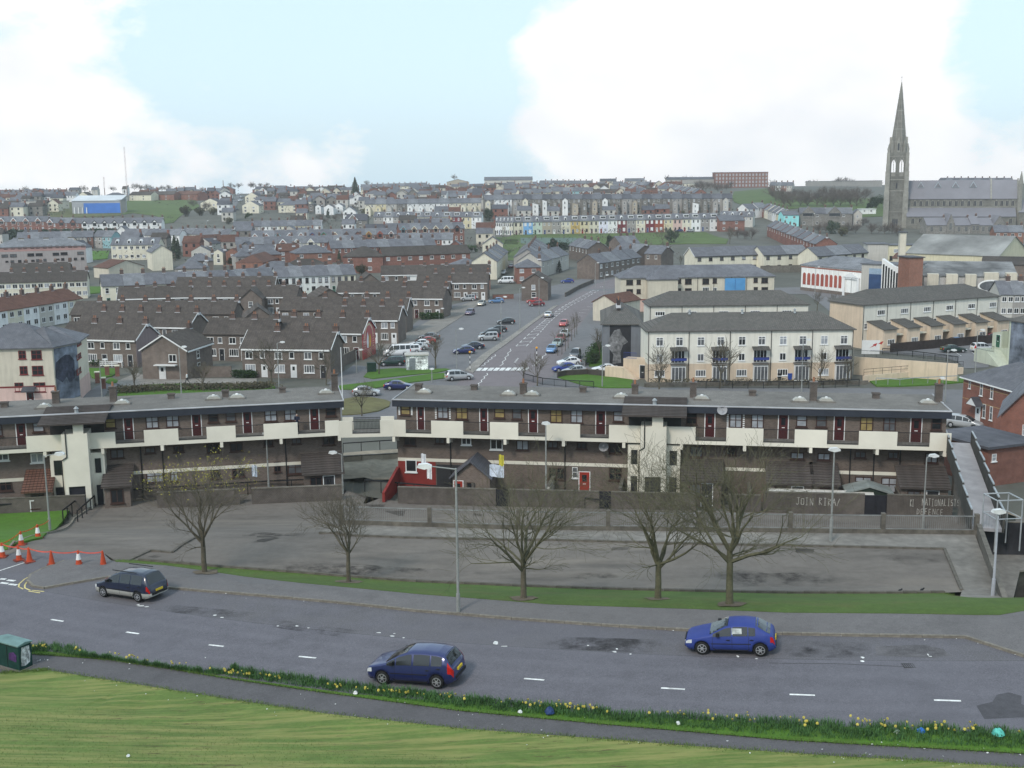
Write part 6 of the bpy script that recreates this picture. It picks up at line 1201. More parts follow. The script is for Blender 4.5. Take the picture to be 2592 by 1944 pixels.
# ---- low black rail in front of the left and middle garden walls
def lowrail(lab, pts, hh=1.0, step=2.0, m=ironm, name='guard_rail', cat='railing', bars=False, group='guard rails'):
 a = pts[0]; t = thing(name, lab, cat, a, 0, group); b = MB()
 for p, q in zip(pts, pts[1:]):
  p_, q_ = p - a, q - a; L_ = (q - p).length; n = max(1, round(L_ / step)); b.bar(p_ + Vector((0, 0, hh)), q_ + Vector((0, 0, hh)), .07, .12)
  for i in range(n + 1): c = p_.lerp(q_, i / n); ob('post', cached(('post', hh, m.name), lambda: MB().box(-.04, .04, -.04, .04, -.2, hh - .06).mesh('post', m)), t, c)
  if bars:
   m_ = max(2, int(L_ / .16))
   for i in range(m_): c = p_.lerp(q_, (i + .5) / m_); b.box(c.x - .012, c.x + .012, c.y - .012, c.y + .012, c.z + .12, c.z + hh)
   b.bar(p_ + Vector((0, 0, .12)), q_ + Vector((0, 0, .12)), .04, .04)
 ob('rail', b.mesh('rail', m), t); return t
gp = lambda k, x, y: G(k, x, y)
lowrail('long low black rail along the court beside the left garden walls', [gp('B5', 830, 455), gp('B5', 1230, 420), gp('C1', 100, 350), gp('C1', 700, 325)], .95)
lowrail('low black rail on the grass before the left stair tower', [gp('B5', -80, 560), gp('B5', 210, 540), gp('B5', 600, 515)], .9)
lowrail('black handrail left of the sloping steps', [gp('B5', 545, 610), gp('B5', 660, 520)], .95, 1.2); lowrail('black handrail right of the sloping steps', [gp('B5', 670, 615), gp('B5', 820, 480)], .95, 1.2)
lowrail('low black rail below the middle garden walls', [gp('C1', 930, 335), gp('C1', 1500, 385), gp('C1', 2000, 425), gp('C2', 430, 470), gp('C2', 800, 520)], .9, 1.9)
# the cathedral
chs = mat('church_stone', (.175, .168, .145), .93, .22, .35, 'brick', (.125, .12, .105), p=(.9, .4, .02)); chd = mat('church_dressing', (.26, .25, .22), .92, .2, .6); chroof = mat('church_slate', (.20, .195, .215), .8, .1, .1); chglass = mat('church_glass', (.03, .032, .04), .3)
YC_ = 597.; pc = aty('A4', 1098, 1300, YC_); z0 = 7.0; zA = lambda y: aty('A4', 1098, y, YC_).z - z0
CH = thing('church', 'grey stone church with tall slender spire on the right', 'church', (pc.x, YC_, z0), -.32)
xA = lambda x, y=1100: aty('A4', x, y, YC_).x - pc.x
zf1, zf2, zpar, ztip = zA(905), zA(765), zA(705), zA(98)
hw = 4.6
t_ = ob('tower', MB().box(-hw, hw, -hw, hw, -6, zf1).mesh('tower', chs), CH)
for sx in (-1, 1):
 for sy in (-1, 1):
  b = MB(); x, y = sx * (hw + .1), sy * (hw + .1)
  for r, za, zb_ in ((1.35, -6, 18), (1.15, 18, 28.5), (.95, 28.5, zf2 - 2), (.8, zf2 - 2, zpar)): b.box(x - r, x + r, y - r, y + r, za, zb_)
  ob('buttress', b.mesh('buttress', chd), CH)
  ob('pinnacle', MB().box(x - .6, x + .6, y - .6, y + .6, zpar, zpar + 1.6).lathe([(.75, zpar + 1.6), (.06, zpar + 4.6), (.02, zpar + 5)], 4, 0, (x, y)).mesh('pinnacle', chd), CH)
def belfry(rz):
 b = MB(); ow = 1.05; c = 1.98; zt = zf2 + .6; T = 1.2
 for xa, xb in ((-hw + .6, -c - ow), (-c + ow, c - ow), (c + ow, hw - .6)): b.box(xa, xb, -hw, -hw + T, zf1, zpar - .02)
 b.box(-c - ow, -c + ow, -hw, -hw + T, zt, zpar - .03).box(c - ow, c + ow, -hw, -hw + T, zt, zpar - .03)
 for cx in (-c, c):
  b.box(cx - .1, cx + .1, -hw + .3, -hw + .6, zf1 + 1.6, zt); b.box(cx - ow, cx + ow, -hw + .2, -hw + .7, zf1, zf1 + 2.0, 1)
  for s in (-1, 1): b.prism([(cx + s * ow, zt - 2.2), (cx + s * ow, zt + .01), (cx, zt + .01), (cx + s * .5, zt - .8)], -hw + .02, -hw + T - .02, 'y')
  for s in (-1, 1): b.bar((cx + s * (ow + .35), -hw - .1, zt - 2), (cx, -hw - .1, zt + 1.7), .3, .3, 1)
 b.box(-hw, hw, -hw - .15, -hw, zpar - 1.9, zpar - 1.6, 1)
 return b
for q in range(4):
 o = ob('belfry_side', belfry(0).mesh('belfry_side', [chs, chd]), CH); o.rotation_euler = (0, 0, q * pi / 2)
ob('belfry_floor', MB().box(-hw + 1.2, hw - 1.2, -hw + 1.2, hw - 1.2, zf1 - .3, zf1 + .05).box(-hw, hw, -hw, hw, zpar - .015, zpar + .3).mesh('belfry_floor', chs), CH)
for z in (zA(935), zA(1030), zA(1210)): ob('string_course', MB().box(-hw - .25, hw + .25, -hw - .25, hw + .25, z - .25, z + .25).mesh('string_course', chd), CH)
SPR = [(4.3, zpar + .3), (3.75, zA(590)), (1.95, zA(345)), (.95, zA(210)), (.1, ztip)]
spi = MB().lathe(SPR, 8); o = ob('spire', spi.mesh('spire', mat('spire_stone', (.19, .18, .155), .93, .2, .5, 'brick', (.15, .14, .125), p=(1.2, .5, .02))), CH); o.rotation_euler = (0, 0, pi / 8)
for k in range(8):
 a = k * pi / 4; r = MB(); pr = SPR
 for (r0, za), (r1, zb_) in zip(pr, pr[1:]): r.tube((r0 * cos(a), r0 * sin(a), za), (r1 * cos(a), r1 * sin(a), zb_), .16, .13, 5)
 ob('spire_rib', r.mesh('spire_rib', chd), CH, (0, 0, 0), pi / 8)
for zz_, rr in ((zA(505), 3.2), (zA(345), 2.02)): ob('spire_band', MB().lathe([(rr, zz_), (rr - .03, zz_ + .5)], 8).mesh('spire_band', chd), CH, (0, 0, 0), pi / 8)
for q in range(4):
 o = ob('lucarne', MB().prism([(-.9, zpar + .3), (.9, zpar + .3), (.9, zpar + 5.2), (0, zpar + 8.2), (-.9, zpar + 5.2)], -4.5, -2.5, 'y', 0).box(-.4, .4, -4.55, -4.4, zpar + 1.2, zpar + 4.8, 1).mesh('lucarne', [chd, chglass]), CH); o.rotation_euler = (0, 0, q * pi / 2)
 o = ob('corner_turret', MB().lathe([(.8, zpar + .3), (.8, zpar + 4.2), (.05, zpar + 7)], 6, 0, (3.0, -3.0)).mesh('corner_turret', chd), CH); o.rotation_euler = (0, 0, q * pi / 2)
ob('finial', MB().tube((0, 0, ztip - 1), (0, 0, ztip + 3.6), .09, .04).tube((-.7, 0, ztip + 2.6), (.7, 0, ztip + 2.6), .05).mesh('finial', ironm), CH)
b = MB()
for x in (-.95, 0, .95): b.prism([(x - .35, zA(1330)), (x + .35, zA(1330)), (x + .35, zA(1275)), (x, zA(1262)), (x - .35, zA(1275))], -hw - .06, -hw - .005, 'y')
b.prism([(-.35, zA(1010)), (.35, zA(1010)), (.35, zA(968)), (0, zA(955)), (-.35, zA(968))], -hw - .06, -hw - .005, 'y'); ob('lancet_window', b.mesh('lancet_window', chglass), CH)
# nave, clerestory, aisle; the nave runs right from the tower
nx0, nx1 = hw + .9, xA(2070); xmid = xA(1862); zr_, ze, zc, za_ = zA(948), zA(1100), zA(1180), zA(1247); nd = 11.
ob('nave_wall', MB().prism([(-2, -6), (nd, -6), (nd, ze), (nd / 2 - 1, zr_ - .2), (-2, ze)], nx0, nx1, 'x').mesh('nave_wall', chs), CH)
for xa, xb, nm in ((nx0, xmid - .3, 'nave_roof'), (xmid + .3, nx1 - .4, 'chancel_roof')):
 ob(nm, MB().prism([(-2.4, ze - .25), (nd / 2 - 1, zr_), (nd + .4, ze - .25), (nd + .4, ze), (nd / 2 - 1, zr_ + .3), (-2.4, ze)], xa, xb, 'x').mesh(nm, chroof), CH)
for x in (xmid, nx1): ob('roof_coping', MB().prism([(-2.6, ze - .4), (nd / 2 - 1, zr_ + .2), (nd + .6, ze - .4), (nd + .6, ze + .4), (nd / 2 - 1, zr_ + 1.0), (-2.6, ze + .4)], x - .35, x + .35, 'x').mesh('roof_coping', chd), CH)
ob('aisle_wall', MB().prism([(-9, -6), (-2.01, -6), (-2.01, zc), (-9, za_)], nx0, nx1 - 1, 'x').mesh('aisle_wall', chs), CH)
ob('aisle_roof', MB().prism([(-9.4, za_ - .2), (-2.02, zc - .05), (-2.02, zc + .25), (-9.4, za_ + .1)], nx0, nx1 - 1, 'x').mesh('aisle_roof', chroof), CH); ob('aisle_coping', MB().box(nx0, nx1 - 1, -2.25, -2.02, zc + .26, zc + .7).mesh('aisle_coping', chd), CH)
lanc = cached('lanc', lambda: MB().prism([(-.85, 0), (.85, 0), (.85, 2.4), (0, 3.5), (-.85, 2.4)], -.1, 0, 'y', 1).prism([(-.6, .2), (-.08, .2), (-.08, 2.5), (-.34, 2.9), (-.6, 2.4)], -.14, -.05, 'y', 0).prism([(.08, .2), (.6, .2), (.6, 2.4), (.34, 2.9), (.08, 2.5)], -.14, -.05, 'y', 0).mesh('clerestory_window', [chglass, chd]))
for px in (1260,1308,1355,1402,1448,1495,1543,1590,1638,1688,1735,1782,1902,1944,1986,2028): ob('clerestory_window', lanc, CH, (xA(px, 1140), -2.02, zA(1165)))
for px in (1240, 1300, 1820, 1900, 2000): ob('aisle_window', lanc, CH, (xA(px, 1290), -9.02, zA(1310)))
for px in (1310, 1448, 1588, 1728):
 f = lambda z: lerp(-2.4, nd / 2 - 1, (z - ze) / (zr_ - ze)); za1, zb_1 = zA(1005), zA(965); x = xA(px, 1000)
 ob('roof_dormer', MB().prism([(x - 1.8, za1), (x + 1.8, za1), (x, zb_1 + .6)], f(za1) - .5, f(zb_1) + .8, 'y', 0).prism([(x - 1.4, za1 + .2), (x + 1.4, za1 + .2), (x, zb_1 + .1)], f(za1) - .56, f(za1) - .4, 'y', 1).mesh('roof_dormer', [mat('lead_blue', (.36, .42, .46), .7), chroof]), CH)
b = MB().lathe([(1.2, -6), (1.2, zr_ - 2), (1.3, zr_ - 1.9), (.1, zr_ + 4.5)], 8, 0, (nx1 + .8, -2.4)); ob('stair_turret', b.mesh('stair_turret', chd), CH)
ob('apse', MB().prism([(-4, -6), (nd, -6), (nd, zA(1215)), (nd / 2 - 1, zA(1120)), (-4, zA(1215))], nx1 + .4, nx1 + 20, 'x', 0).prism([(-4.4, zA(1215)), (nd / 2 - 1, zA(1122)), (nd + .4, zA(1215)), (nd / 2 - 1, zA(1115))], nx1 + .4, nx1 + 20, 'x', 1).mesh('apse', [chs, chroof]), CH)
# sacristy and parish buildings in front of the aisle
ob('porch', MB().prism([(-2.6, -4), (2.6, -4), (2.6, 3), (0, 7), (-2.6, 3)], -12, -9.01, 'y', 0).prism([(-1.1, -3), (1.1, -3), (1.1, 1.4), (0, 2.6), (-1.1, 1.4)], -12.06, -12, 'y', 1).mesh('porch', [chs, mat('door_oak', (.25, .09, .05), .7)]), CH, (xA(1332), 0, zA(1370)))
GP = 'stone buildings beside the church'
for i, (xa, xb, ye, rr, gb) in enumerate(((1372,1545,1325,3.4,None),(1548,1612,1310,4.6,'g'),(1614,1752,1325,3.4,None),(1754,1825,1315,3.6,None),(1827,1945,1325,3.4,None),(1947,2050,1320,4.4,'g'))):
 a = aty('A4', xa, ye, 556); b_ = aty('A4', xb, ye, 556); H_ = a.z - 4.5
 house(f"grey stone parish building before the church, {nth(i, 6)} of six", GP, (a.x, 556, 4.5), 0, b_.x - a.x, 9, H_, rr, 'stone', chroof, 'gablef' if gb else 'gable', '', name='parish_building', cat='building', ch=0 if gb else 1, e0=.1, e1=.1)
 tt = col.objects[-1]
 for j in range(2 if gb is None else 1):
  w_ = b_.x - a.x; ob_ = [o for o in bpy.data.objects if o.name.startswith('parish_building') and o.type == 'EMPTY'][-1]
  window(ob_, w_ * (.2 + j * .45) if gb is None else w_ * .32, H_ - 3.2, 1.3 if gb is None else w_ * .36, 2.4 if gb is None else 3.4, chd, gl_m, 'x', True)
# vehicles
tyrem = mat('tyre', (.014, .014, .015), .85, .1, 3); rimm = mat('rim_alloy', (.45, .46, .48), .35, .1, 3, metal=.6); cglass = mat('car_glass', (.012, .015, .018), .05, .1, 1, spec=.8); blackp = mat('black_plastic', (.018, .018, .02), .5, .1, 3)
redl = mat('lamp_red', (.45, .015, .012), .25, .1, 2); clearl = mat('lamp_clear', (.62, .64, .66), .15, .1, 2); ambl = mat('lamp_amber', (.6, .2, .02), .25); platey = mat('plate_yellow', (.62, .45, .03), .5); platew = mat('plate_white', (.7, .7, .68), .5)
PAINT = dict(navy=(.018,.026,.115), blue=(.022,.032,.15), dkblue=(.008,.013,.038), silver=(.42,.43,.44), white=(.72,.73,.74), red=(.38,.02,.02), dkred=(.14,.012,.018), black=(.012,.013,.016), green=(.012,.035,.03), grey=(.09,.095,.105), sky=(.10,.22,.42), purple=(.07,.04,.10), champagne=(.40,.37,.31), palegreen=(.30,.36,.33))
def paint(c): return mat('paint_' + c, PAINT[c], .28, .04, 1, 'paint', spec=.5, metal=.25 if c in ('silver', 'navy', 'champagne', 'blue', 'palegreen', 'sky') else 0)
SPEC = {
 'mpv':   dict(L=4.33, W=.91, wb=2.64, fo=.86, r=.32, top=[(0,.46),(.04,.66),(.16,.80),(.62,.93),(1.0,1.02),(1.7,1.40),(2.15,1.55),(2.8,1.59),(3.5,1.56),(3.9,1.48),(4.12,1.12),(4.27,.92),(4.31,.6),(4.33,.45)], belt=[(0,.42),(.05,.6),(.16,.72),(.62,.84),(1.0,.93),(2.5,.97),(4.0,1.03),(4.2,.95),(4.33,.42)], ws=(1.02,2.05), rw=(3.88,4.17), sw=((1.12,1.52),(1.58,2.32),(2.42,3.2),(3.27,3.78))),
 'hatch': dict(L=4.1, W=.86, wb=2.61, fo=.80, r=.31, top=[(0,.44),(.04,.60),(.18,.72),(.7,.84),(1.12,.93),(1.85,1.33),(2.25,1.41),(2.8,1.43),(3.3,1.36),(3.75,1.08),(3.98,.98),(4.06,.7),(4.1,.45)], belt=[(0,.4),(.05,.55),(.18,.66),(.7,.78),(1.12,.86),(2.5,.90),(3.7,.96),(3.98,.9),(4.1,.42)], ws=(1.15,1.98), rw=(3.22,3.86), sw=((1.3,2.12),(2.2,2.86),(2.9,3.2))),
 'estate':dict(L=4.53, W=.85, wb=2.735, fo=.86, r=.31, top=[(0,.46),(.05,.66),(.2,.78),(.7,.92),(1.0,1.0),(1.65,1.42),(2.1,1.57),(2.9,1.64),(3.7,1.62),(4.1,1.55),(4.38,1.05),(4.48,.9),(4.51,.6),(4.53,.45)], belt=[(0,.42),(.05,.6),(.2,.7),(.7,.82),(1.0,.92),(2.5,.96),(4.2,.98),(4.4,.92),(4.53,.42)], ws=(1.02,2.0), rw=(4.05,4.4), sw=((1.15,1.45),(1.5,2.2),(2.28,3.05),(3.12,3.95))),
 'saloon':dict(L=4.5, W=.87, wb=2.65, fo=.85, r=.31, top=[(0,.44),(.05,.6),(.2,.70),(.8,.82),(1.3,.92),(2.0,1.32),(2.4,1.40),(2.95,1.40),(3.45,1.27),(3.95,1.0),(4.35,.96),(4.46,.7),(4.5,.45)], belt=[(0,.4),(.05,.54),(.2,.63),(.8,.76),(1.3,.85),(2.5,.89),(3.9,.93),(4.35,.88),(4.5,.42)], ws=(1.33,2.12), rw=(3.35,3.9), sw=((1.5,2.3),(2.38,3.1))),
 'suv':   dict(L=4.2, W=.88, wb=2.5, fo=.8, r=.35, top=[(0,.55),(.04,.8),(.15,.92),(.7,1.0),(1.2,1.05),(1.7,1.55),(2.0,1.68),(2.8,1.71),(3.7,1.69),(3.95,1.6),(4.12,1.1),(4.18,.8),(4.2,.55)], belt=[(0,.5),(.05,.7),(.15,.84),(.7,.92),(1.2,.98),(4.0,1.04),(4.2,.5)], ws=(1.22,1.95), rw=(3.92,4.1), sw=((1.4,2.15),(2.25,2.95),(3.05,3.75))),
 'van':   dict(L=5.0, W=.97, wb=3.0, fo=.85, r=.34, top=[(0,.5),(.04,.85),(.15,1.0),(.6,1.15),(.8,1.25),(1.35,1.95),(1.6,2.1),(3.0,2.15),(4.8,2.12),(4.95,2.0),(4.98,.8),(5.0,.5)], belt=[(0,.45),(.05,.75),(.15,.9),(.6,1.05),(.8,1.12),(4.9,1.2),(5.0,.5)], ws=(.82,1.5), rw=(4.93,4.99), sw=((.98,1.75),(1.9,2.9),(3.0,3.9),(4.0,4.8))),
}
def car_parts(kind):
 S = SPEC[kind]; L_, W_, wb, fo, r = S['L'], S['W'], S['wb'], S['fo'], S['r']
 def sec(x):
  zt = pl(S['top'], x); zb = min(pl(S['belt'], x), zt - .015)
  w = W_ * pl([(0,.60),(.06,.76),(.25,.9),(.7,.985),(1.2,1),(L_-1,1),(L_-.45,.97),(L_-.12,.9),(L_,.74)], x)
  zl = pl([(0,.32),(.2,.22),(L_-.3,.24),(L_,.36)], x)
  for cx in (fo, fo + wb):
   dx = abs(x - cx); R_ = r + .055
   if dx < R_: zl = max(zl, r + sqrt(R_ * R_ - dx * dx) - .02)
  zl = min(zl, zb - .05)
  gh = zt - zb; yt = max(w * .58, w - .42 * gh - .02) if gh > .06 else w * .93
  return [(0, zl), (w * .86, zl), (w * .975, zl + .02), (w, lerp(zl, zb, .5)), (w * .965, zb), (lerp(w * .965, yt, .82), lerp(zb, zt, .82) - .01), (yt * .93, zt - .03 * min(1, gh * 3)), (yt * .55, zt), (0, zt + .015)]
 def pt(x, v, s, off=0.):
  sc_ = sec(x); i = min(7, int(v)); u = v - i; y = lerp(sc_[i][0], sc_[i+1][0], u); z = lerp(sc_[i][1], sc_[i+1][1], u)
  if off:
   tx, tz = sc_[i+1][0] - sc_[i][0], sc_[i+1][1] - sc_[i][1]; l = hypot(tx, tz) or 1; y += off * tz / l; z -= off * tx / l
  return (x, s * y, z)
 xs = set([i * L_ / 40 for i in range(41)] + [.03, .08, L_ - .03, L_ - .08])
 for cx in (fo, fo + wb):
  for i in range(-8, 9): xs.add(cx + (r + .056) * sin(i * pi / 16))
 xs = sorted(x for x in xs if 0 <= x <= L_); V, Fc = [], []; m = 16
 for x in xs:
  s_ = sec(x); ring = [(x, y, z) for y, z in s_] + [(x, -y, z) for y, z in reversed(s_[1:-1])]; V += ring
 for j in range(len(xs) - 1):
  for k in range(m): a = j * m + k; b = j * m + (k + 1) % m; Fc.append((a, b, b + m, a + m))
 Fc.append(tuple(reversed(range(m)))); Fc.append(tuple((len(xs) - 1) * m + k for k in range(m)))
 body = MB(); body.v = V; body.f = Fc; body.m = [0] * len(Fc)
 def patch(x0, x1, v0, v1, s, off=.012, nx=5, nv=2, mb=None):
  mb = mb or MB(); g = [[pt(lerp(x0, x1, i / nx), lerp(v0, v1, j / nv), s, off) for j in range(nv + 1)] for i in range(nx + 1)]
  for i in range(nx):
   for j in range(nv): mb.face([g[i][j], g[i+1][j], g[i+1][j+1], g[i][j+1]])
  return mb
 P = {'body': body}
 P['side'] = [[patch(a, b, 4.10, 5.05, s) for a, b in S['sw']] for s in (-1, 1)]
 ws = MB(); rw = MB()
 for s in (-1, 1): patch(S['ws'][0], S['ws'][1], 6.15, 8, s, .012, 5, 3, ws); patch(S['rw'][0], S['rw'][1], 6.15, 8, s, .012, 4, 3, rw)
 P['ws'], P['rw'] = ws, rw
 P['head'] = [patch(.06, .34, 3.35, 4.05, s, .01, 4, 2) for s in (-1, 1)]; tall = kind in ('mpv', 'suv')
 P['tail'] = [patch(L_ - (.30 if tall else .24), L_ - .05, 3.25, 5.0 if tall else 4.15, s, .012, 4, 4) for s in (-1, 1)]
 seam = MB()
 for s in (-1, 1):
  for x in [S['sw'][0][0] - .02 if kind != 'mpv' else 1.5] + [q[1] + .04 for q in S['sw'][1 if len(S['sw']) > 3 else 0:-1]][:2]:
   patch(x - .008, x + .008, 2.4, 4.02, s, .004, 1, 4, seam)
  patch(.3, L_ - .4, 2.02, 2.16, s, .006, 12, 1, seam); patch(fo + r + .1, fo + wb - r - .1, 3.0, 3.12, s, .012, 6, 1, seam)
 P['seam'] = seam; hd = MB()
 for s in (-1, 1):
  for x in (S['sw'][-2][1] - .2 if len(S['sw']) > 3 else S['sw'][0][1] - .22, S['sw'][-1][1] - .25): a = pt(x, 3.62, s, .02); hd.box(a[0], a[0] + .17, a[1] - .02, a[1] + .02, a[2] - .015, a[2] + .015)
 P['handle'] = hd; mir = []
 for s in (-1, 1): a = pt(S['ws'][0] + .35, 4.25, s, .1); mir.append(MB().prism([(a[1] - .1, a[2] - .02), (a[1] + .1, a[2] - .02), (a[1] + .09, a[2] + .13), (a[1] - .09, a[2] + .13)], a[0] - .05, a[0] + .09, 'x'))
 P['mirror'] = mir; zf = lambda z: L_ - .02
 P['plate_r'] = MB().box(L_ - .045 if tall else L_ - .03, L_ + .012, -.26, .26, .70 if tall else .60, .82 if tall else .72); P['plate_f'] = MB().box(-.015, .03, -.26, .26, .40, .51)
 P['bumper'] = MB().box(L_ - .06, L_ + .03, -W_ * .68, W_ * .68, .44, .56); P['grille'] = MB().box(-.01, .04, -.42, .42, .56, .62).box(-.012, .03, -.5, .5, .28, .38)
 wt = MB().lathe([(r * .62, -.105), (r * .9, -.11), (r, -.08), (r, .08), (r * .9, .11), (r * .62, .105)], 20); rm_ = MB().lathe([(r * .68, -.1), (r * .66, -.118), (.08, -.114), (.05, -.122)], 16, 0)
 for k in range(6):
  a = 2 * pi * (k + .5) / 6; c_, s_ = cos(a), sin(a); rm_.face([((r * .25) * c_ - .03 * s_, (r * .25) * s_ + .03 * c_  , -.12), ((r * .56) * c_ - .07 * s_, (r * .56) * s_ + .07 * c_  , -.12), ((r * .56) * c_ + .07 * s_, (r * .56) * s_ - .07 * c_  , -.12), ((r * .25) * c_ + .03 * s_, (r * .25) * s_ - .03 * c_  , -.12)], 1)
 P['tyre'], P['rim'] = wt, rm_; return P
CARM = {}
def car(kind, colr, lab, P, yaw, fine=False, group='parked cars', two=None, cat=None, name=None):
 """P ground point under the middle of the wheelbase; yaw: direction of the car's tail"""
 S = SPEC[kind]
 if kind not in CARM:
  p = car_parts(kind); xo = -(S['fo'] + S['wb'] / 2)
  def sh(mb): mb.v = [(x + xo, y, z) for x, y, z in mb.v]; return mb
  d = {'body': sh(p['body']).mesh('body', [paint('navy')], True)}
  d['side'] = [[sh(q).mesh('side_window', cglass, True, False) for q in s] for s in p['side']]; d['ws'] = sh(p['ws']).mesh('windscreen', cglass, True, False); d['rw'] = sh(p['rw']).mesh('rear_window', cglass, True, False)
  gall = MB()
  for q in [w for s in p['side'] for w in s] + [p['ws'], p['rw']]:
   i = len(gall.v); gall.v += q.v; gall.f += [tuple(k + i for k in f) for f in q.f]; gall.m += q.m
  d['glass'] = gall.mesh('window_glass', cglass, True, False)
  d['head'] = [sh(q).mesh('headlight', clearl, True, False) for q in p['head']]; d['tail'] = [sh(q).mesh('tail_light', redl, True, False) for q in p['tail']]
  d['seam'] = sh(p['seam']).mesh('door_seam', blackp, False, False); d['handle'] = sh(p['handle']).mesh('door_handle', blackp); d['mirror'] = [sh(q).mesh('wing_mirror', blackp) for q in p['mirror']]
  d['pr'] = sh(p['plate_r']).mesh('number_plate', platey); d['pf'] = sh(p['plate_f']).mesh('number_plate', platew); d['bumper'] = sh(p['bumper']).mesh('bumper', blackp); d['grille'] = sh(p['grille']).mesh('grille', blackp)
  d['tyre'] = p['tyre'].mesh('tyre', tyrem, True); d['rim'] = p['rim'].mesh('rim', [rimm, blackp]); wq = MB(); i = 0
  for q, mm in ((p['tyre'], 0), (p['rim'], 1)):
   i = len(wq.v); wq.v += q.v; wq.f += [tuple(k + i for k in f) for f in q.f]; wq.m += [mm] * len(q.f)
  d['wheel'] = wq.mesh('wheel', [tyrem, rimm], True); CARM[kind] = d
 d = CARM[kind]; t = thing(name or ('van' if kind == 'van' else 'car'), lab, cat or ('van' if kind == 'van' else 'car'), P, yaw, group)
 b = ob('body', d['body'], t); b.material_slots[0].link = 'OBJECT'; b.material_slots[0].material = two or paint(colr)
 tr = S['W'] - .13
 for sx in (-1, 1):
  for sy in (-1, 1):
   loc = (sx * S['wb'] / 2, sy * tr, S['r'])
   if fine:
    w_ = ob('wheel', None, t, loc); w_.rotation_euler = (pi / 2, 0, 0 if sy < 0 else pi); w_.empty_display_size = .05; ob('tyre', d['tyre'], w_); ob('rim', d['rim'], w_)
    w_.rotation_euler = (-pi / 2, 0, 0) if sy < 0 else (pi / 2, 0, 0)
   else: w_ = ob('wheel', d['wheel'], t, loc); w_.rotation_euler = (-pi / 2, 0, 0) if sy < 0 else (pi / 2, 0, 0)
 if fine:
  for s in d['side']:
   for q in s: ob('side_window', q, t)
  ob('windscreen', d['ws'], t); ob('rear_window', d['rw'], t); ob('door_seam', d['seam'], t); ob('door_handle', d['handle'], t)
  ob('bumper', d['bumper'], t); ob('grille', d['grille'], t); ob('number_plate', d['pf'], t)
  for q in d['mirror']: ob('wing_mirror', q, t)
 else: ob('window_glass', d['glass'], t)
 ob('number_plate', d['pr'], t)
 for q in d['head']: ob('headlight', q, t)
 for q in d['tail']: ob('tail_light', q, t)
 return t
def carpx(kind, colr, lab, k, front, rear, **kw):
 """seen by the ground contacts of its two near wheels"""
 a = G(k, *front); b = G(k, *rear); dv = b - a; yaw = atan2(dv.y, dv.x); S = SPEC[kind]; n = Vector((-sin(yaw), cos(yaw), 0)); m = a.lerp(b, .5) + n * (S['W'] - .13)
 t = car(kind, colr, lab, (m.x, m.y, h(m.x, m.y) + .005), yaw, **kw)
 pitch = atan2(b.z - a.z, hypot(dv.x, dv.y)); t.rotation_euler = (0, -pitch, yaw); return t
carpx('mpv', 'navy', 'blue people carrier driving left in the near lane', 'C5', (1095, 940), (1555, 976), fine=True, group=None)
c2 = carpx('hatch', 'blue', 'bright blue hatchback parked at the kerb with paper in window', 'C6', (1628, 681), (2123, 698), fine=True, group=None)
twom = bpy.data.materials.new('paint_two_tone'); twom.use_nodes = True     # dark blue over silver sills
N = twom.node_tree.nodes; L = twom.node_tree.links; bs = N['Principled BSDF']; bs.inputs['Roughness'].default_value = .28; bs.inputs['Coat Weight'].default_value = .7; bs.inputs['Coat Roughness'].default_value = .06
tcn = N.new('ShaderNodeTexCoord'); sp_ = N.new('ShaderNodeSeparateXYZ'); L.new(tcn.outputs['Object'], sp_.inputs[0]); cmp_ = N.new('ShaderNodeMath'); cmp_.operation = 'GREATER_THAN'; cmp_.inputs[1].default_value = .56; L.new(sp_.outputs[2], cmp_.inputs[0])
mxc = N.new('ShaderNodeMixRGB'); mxc.inputs[1].default_value = (.40, .40, .37, 1); mxc.inputs[2].default_value = (.008, .013, .038, 1); L.new(cmp_.outputs[0], mxc.inputs[0]); L.new(mxc.outputs[0], bs.inputs['Base Color'])
c3 = carpx('estate', 'dkblue', 'dark blue people carrier with silver sills parked by the cones', 'C4', (915, 190), (1185, 232), fine=True, group=None, two=twom)
ob('roof_rail', MB().bar((-.6, -.62, 1.66), (1.3, -.62, 1.66), .04, .04).bar((-.6, .62, 1.66), (1.3, .62, 1.66), .04, .04).mesh('roof_rail', blackp), c3)
S = SPEC['hatch']; ob('paper_notice', MB().box(.05, .5, -S['W'] * .90 - .01, -S['W'] * .90 + .0, .98, 1.3).mesh('paper_notice', mat('paper_notice', (.62, .66, .66), .8, .35, 6)), c2).rotation_euler = (-.0, 0, 0)
ob('rear_spoiler', MB().box(1.35, 1.62, -.5, .5, 1.09, 1.13).box(1.4, 1.5, -.5, -.45, 1.0, 1.09).box(1.4, 1.5, .45, .5, 1.0, 1.09).mesh('rear_spoiler', paint('blue')), c2)
SD = atan2(*(lambda v: (v.y, v.x))(G('A3', 760, 1105) - G('A3', 100, 1560)))     # direction of the main street
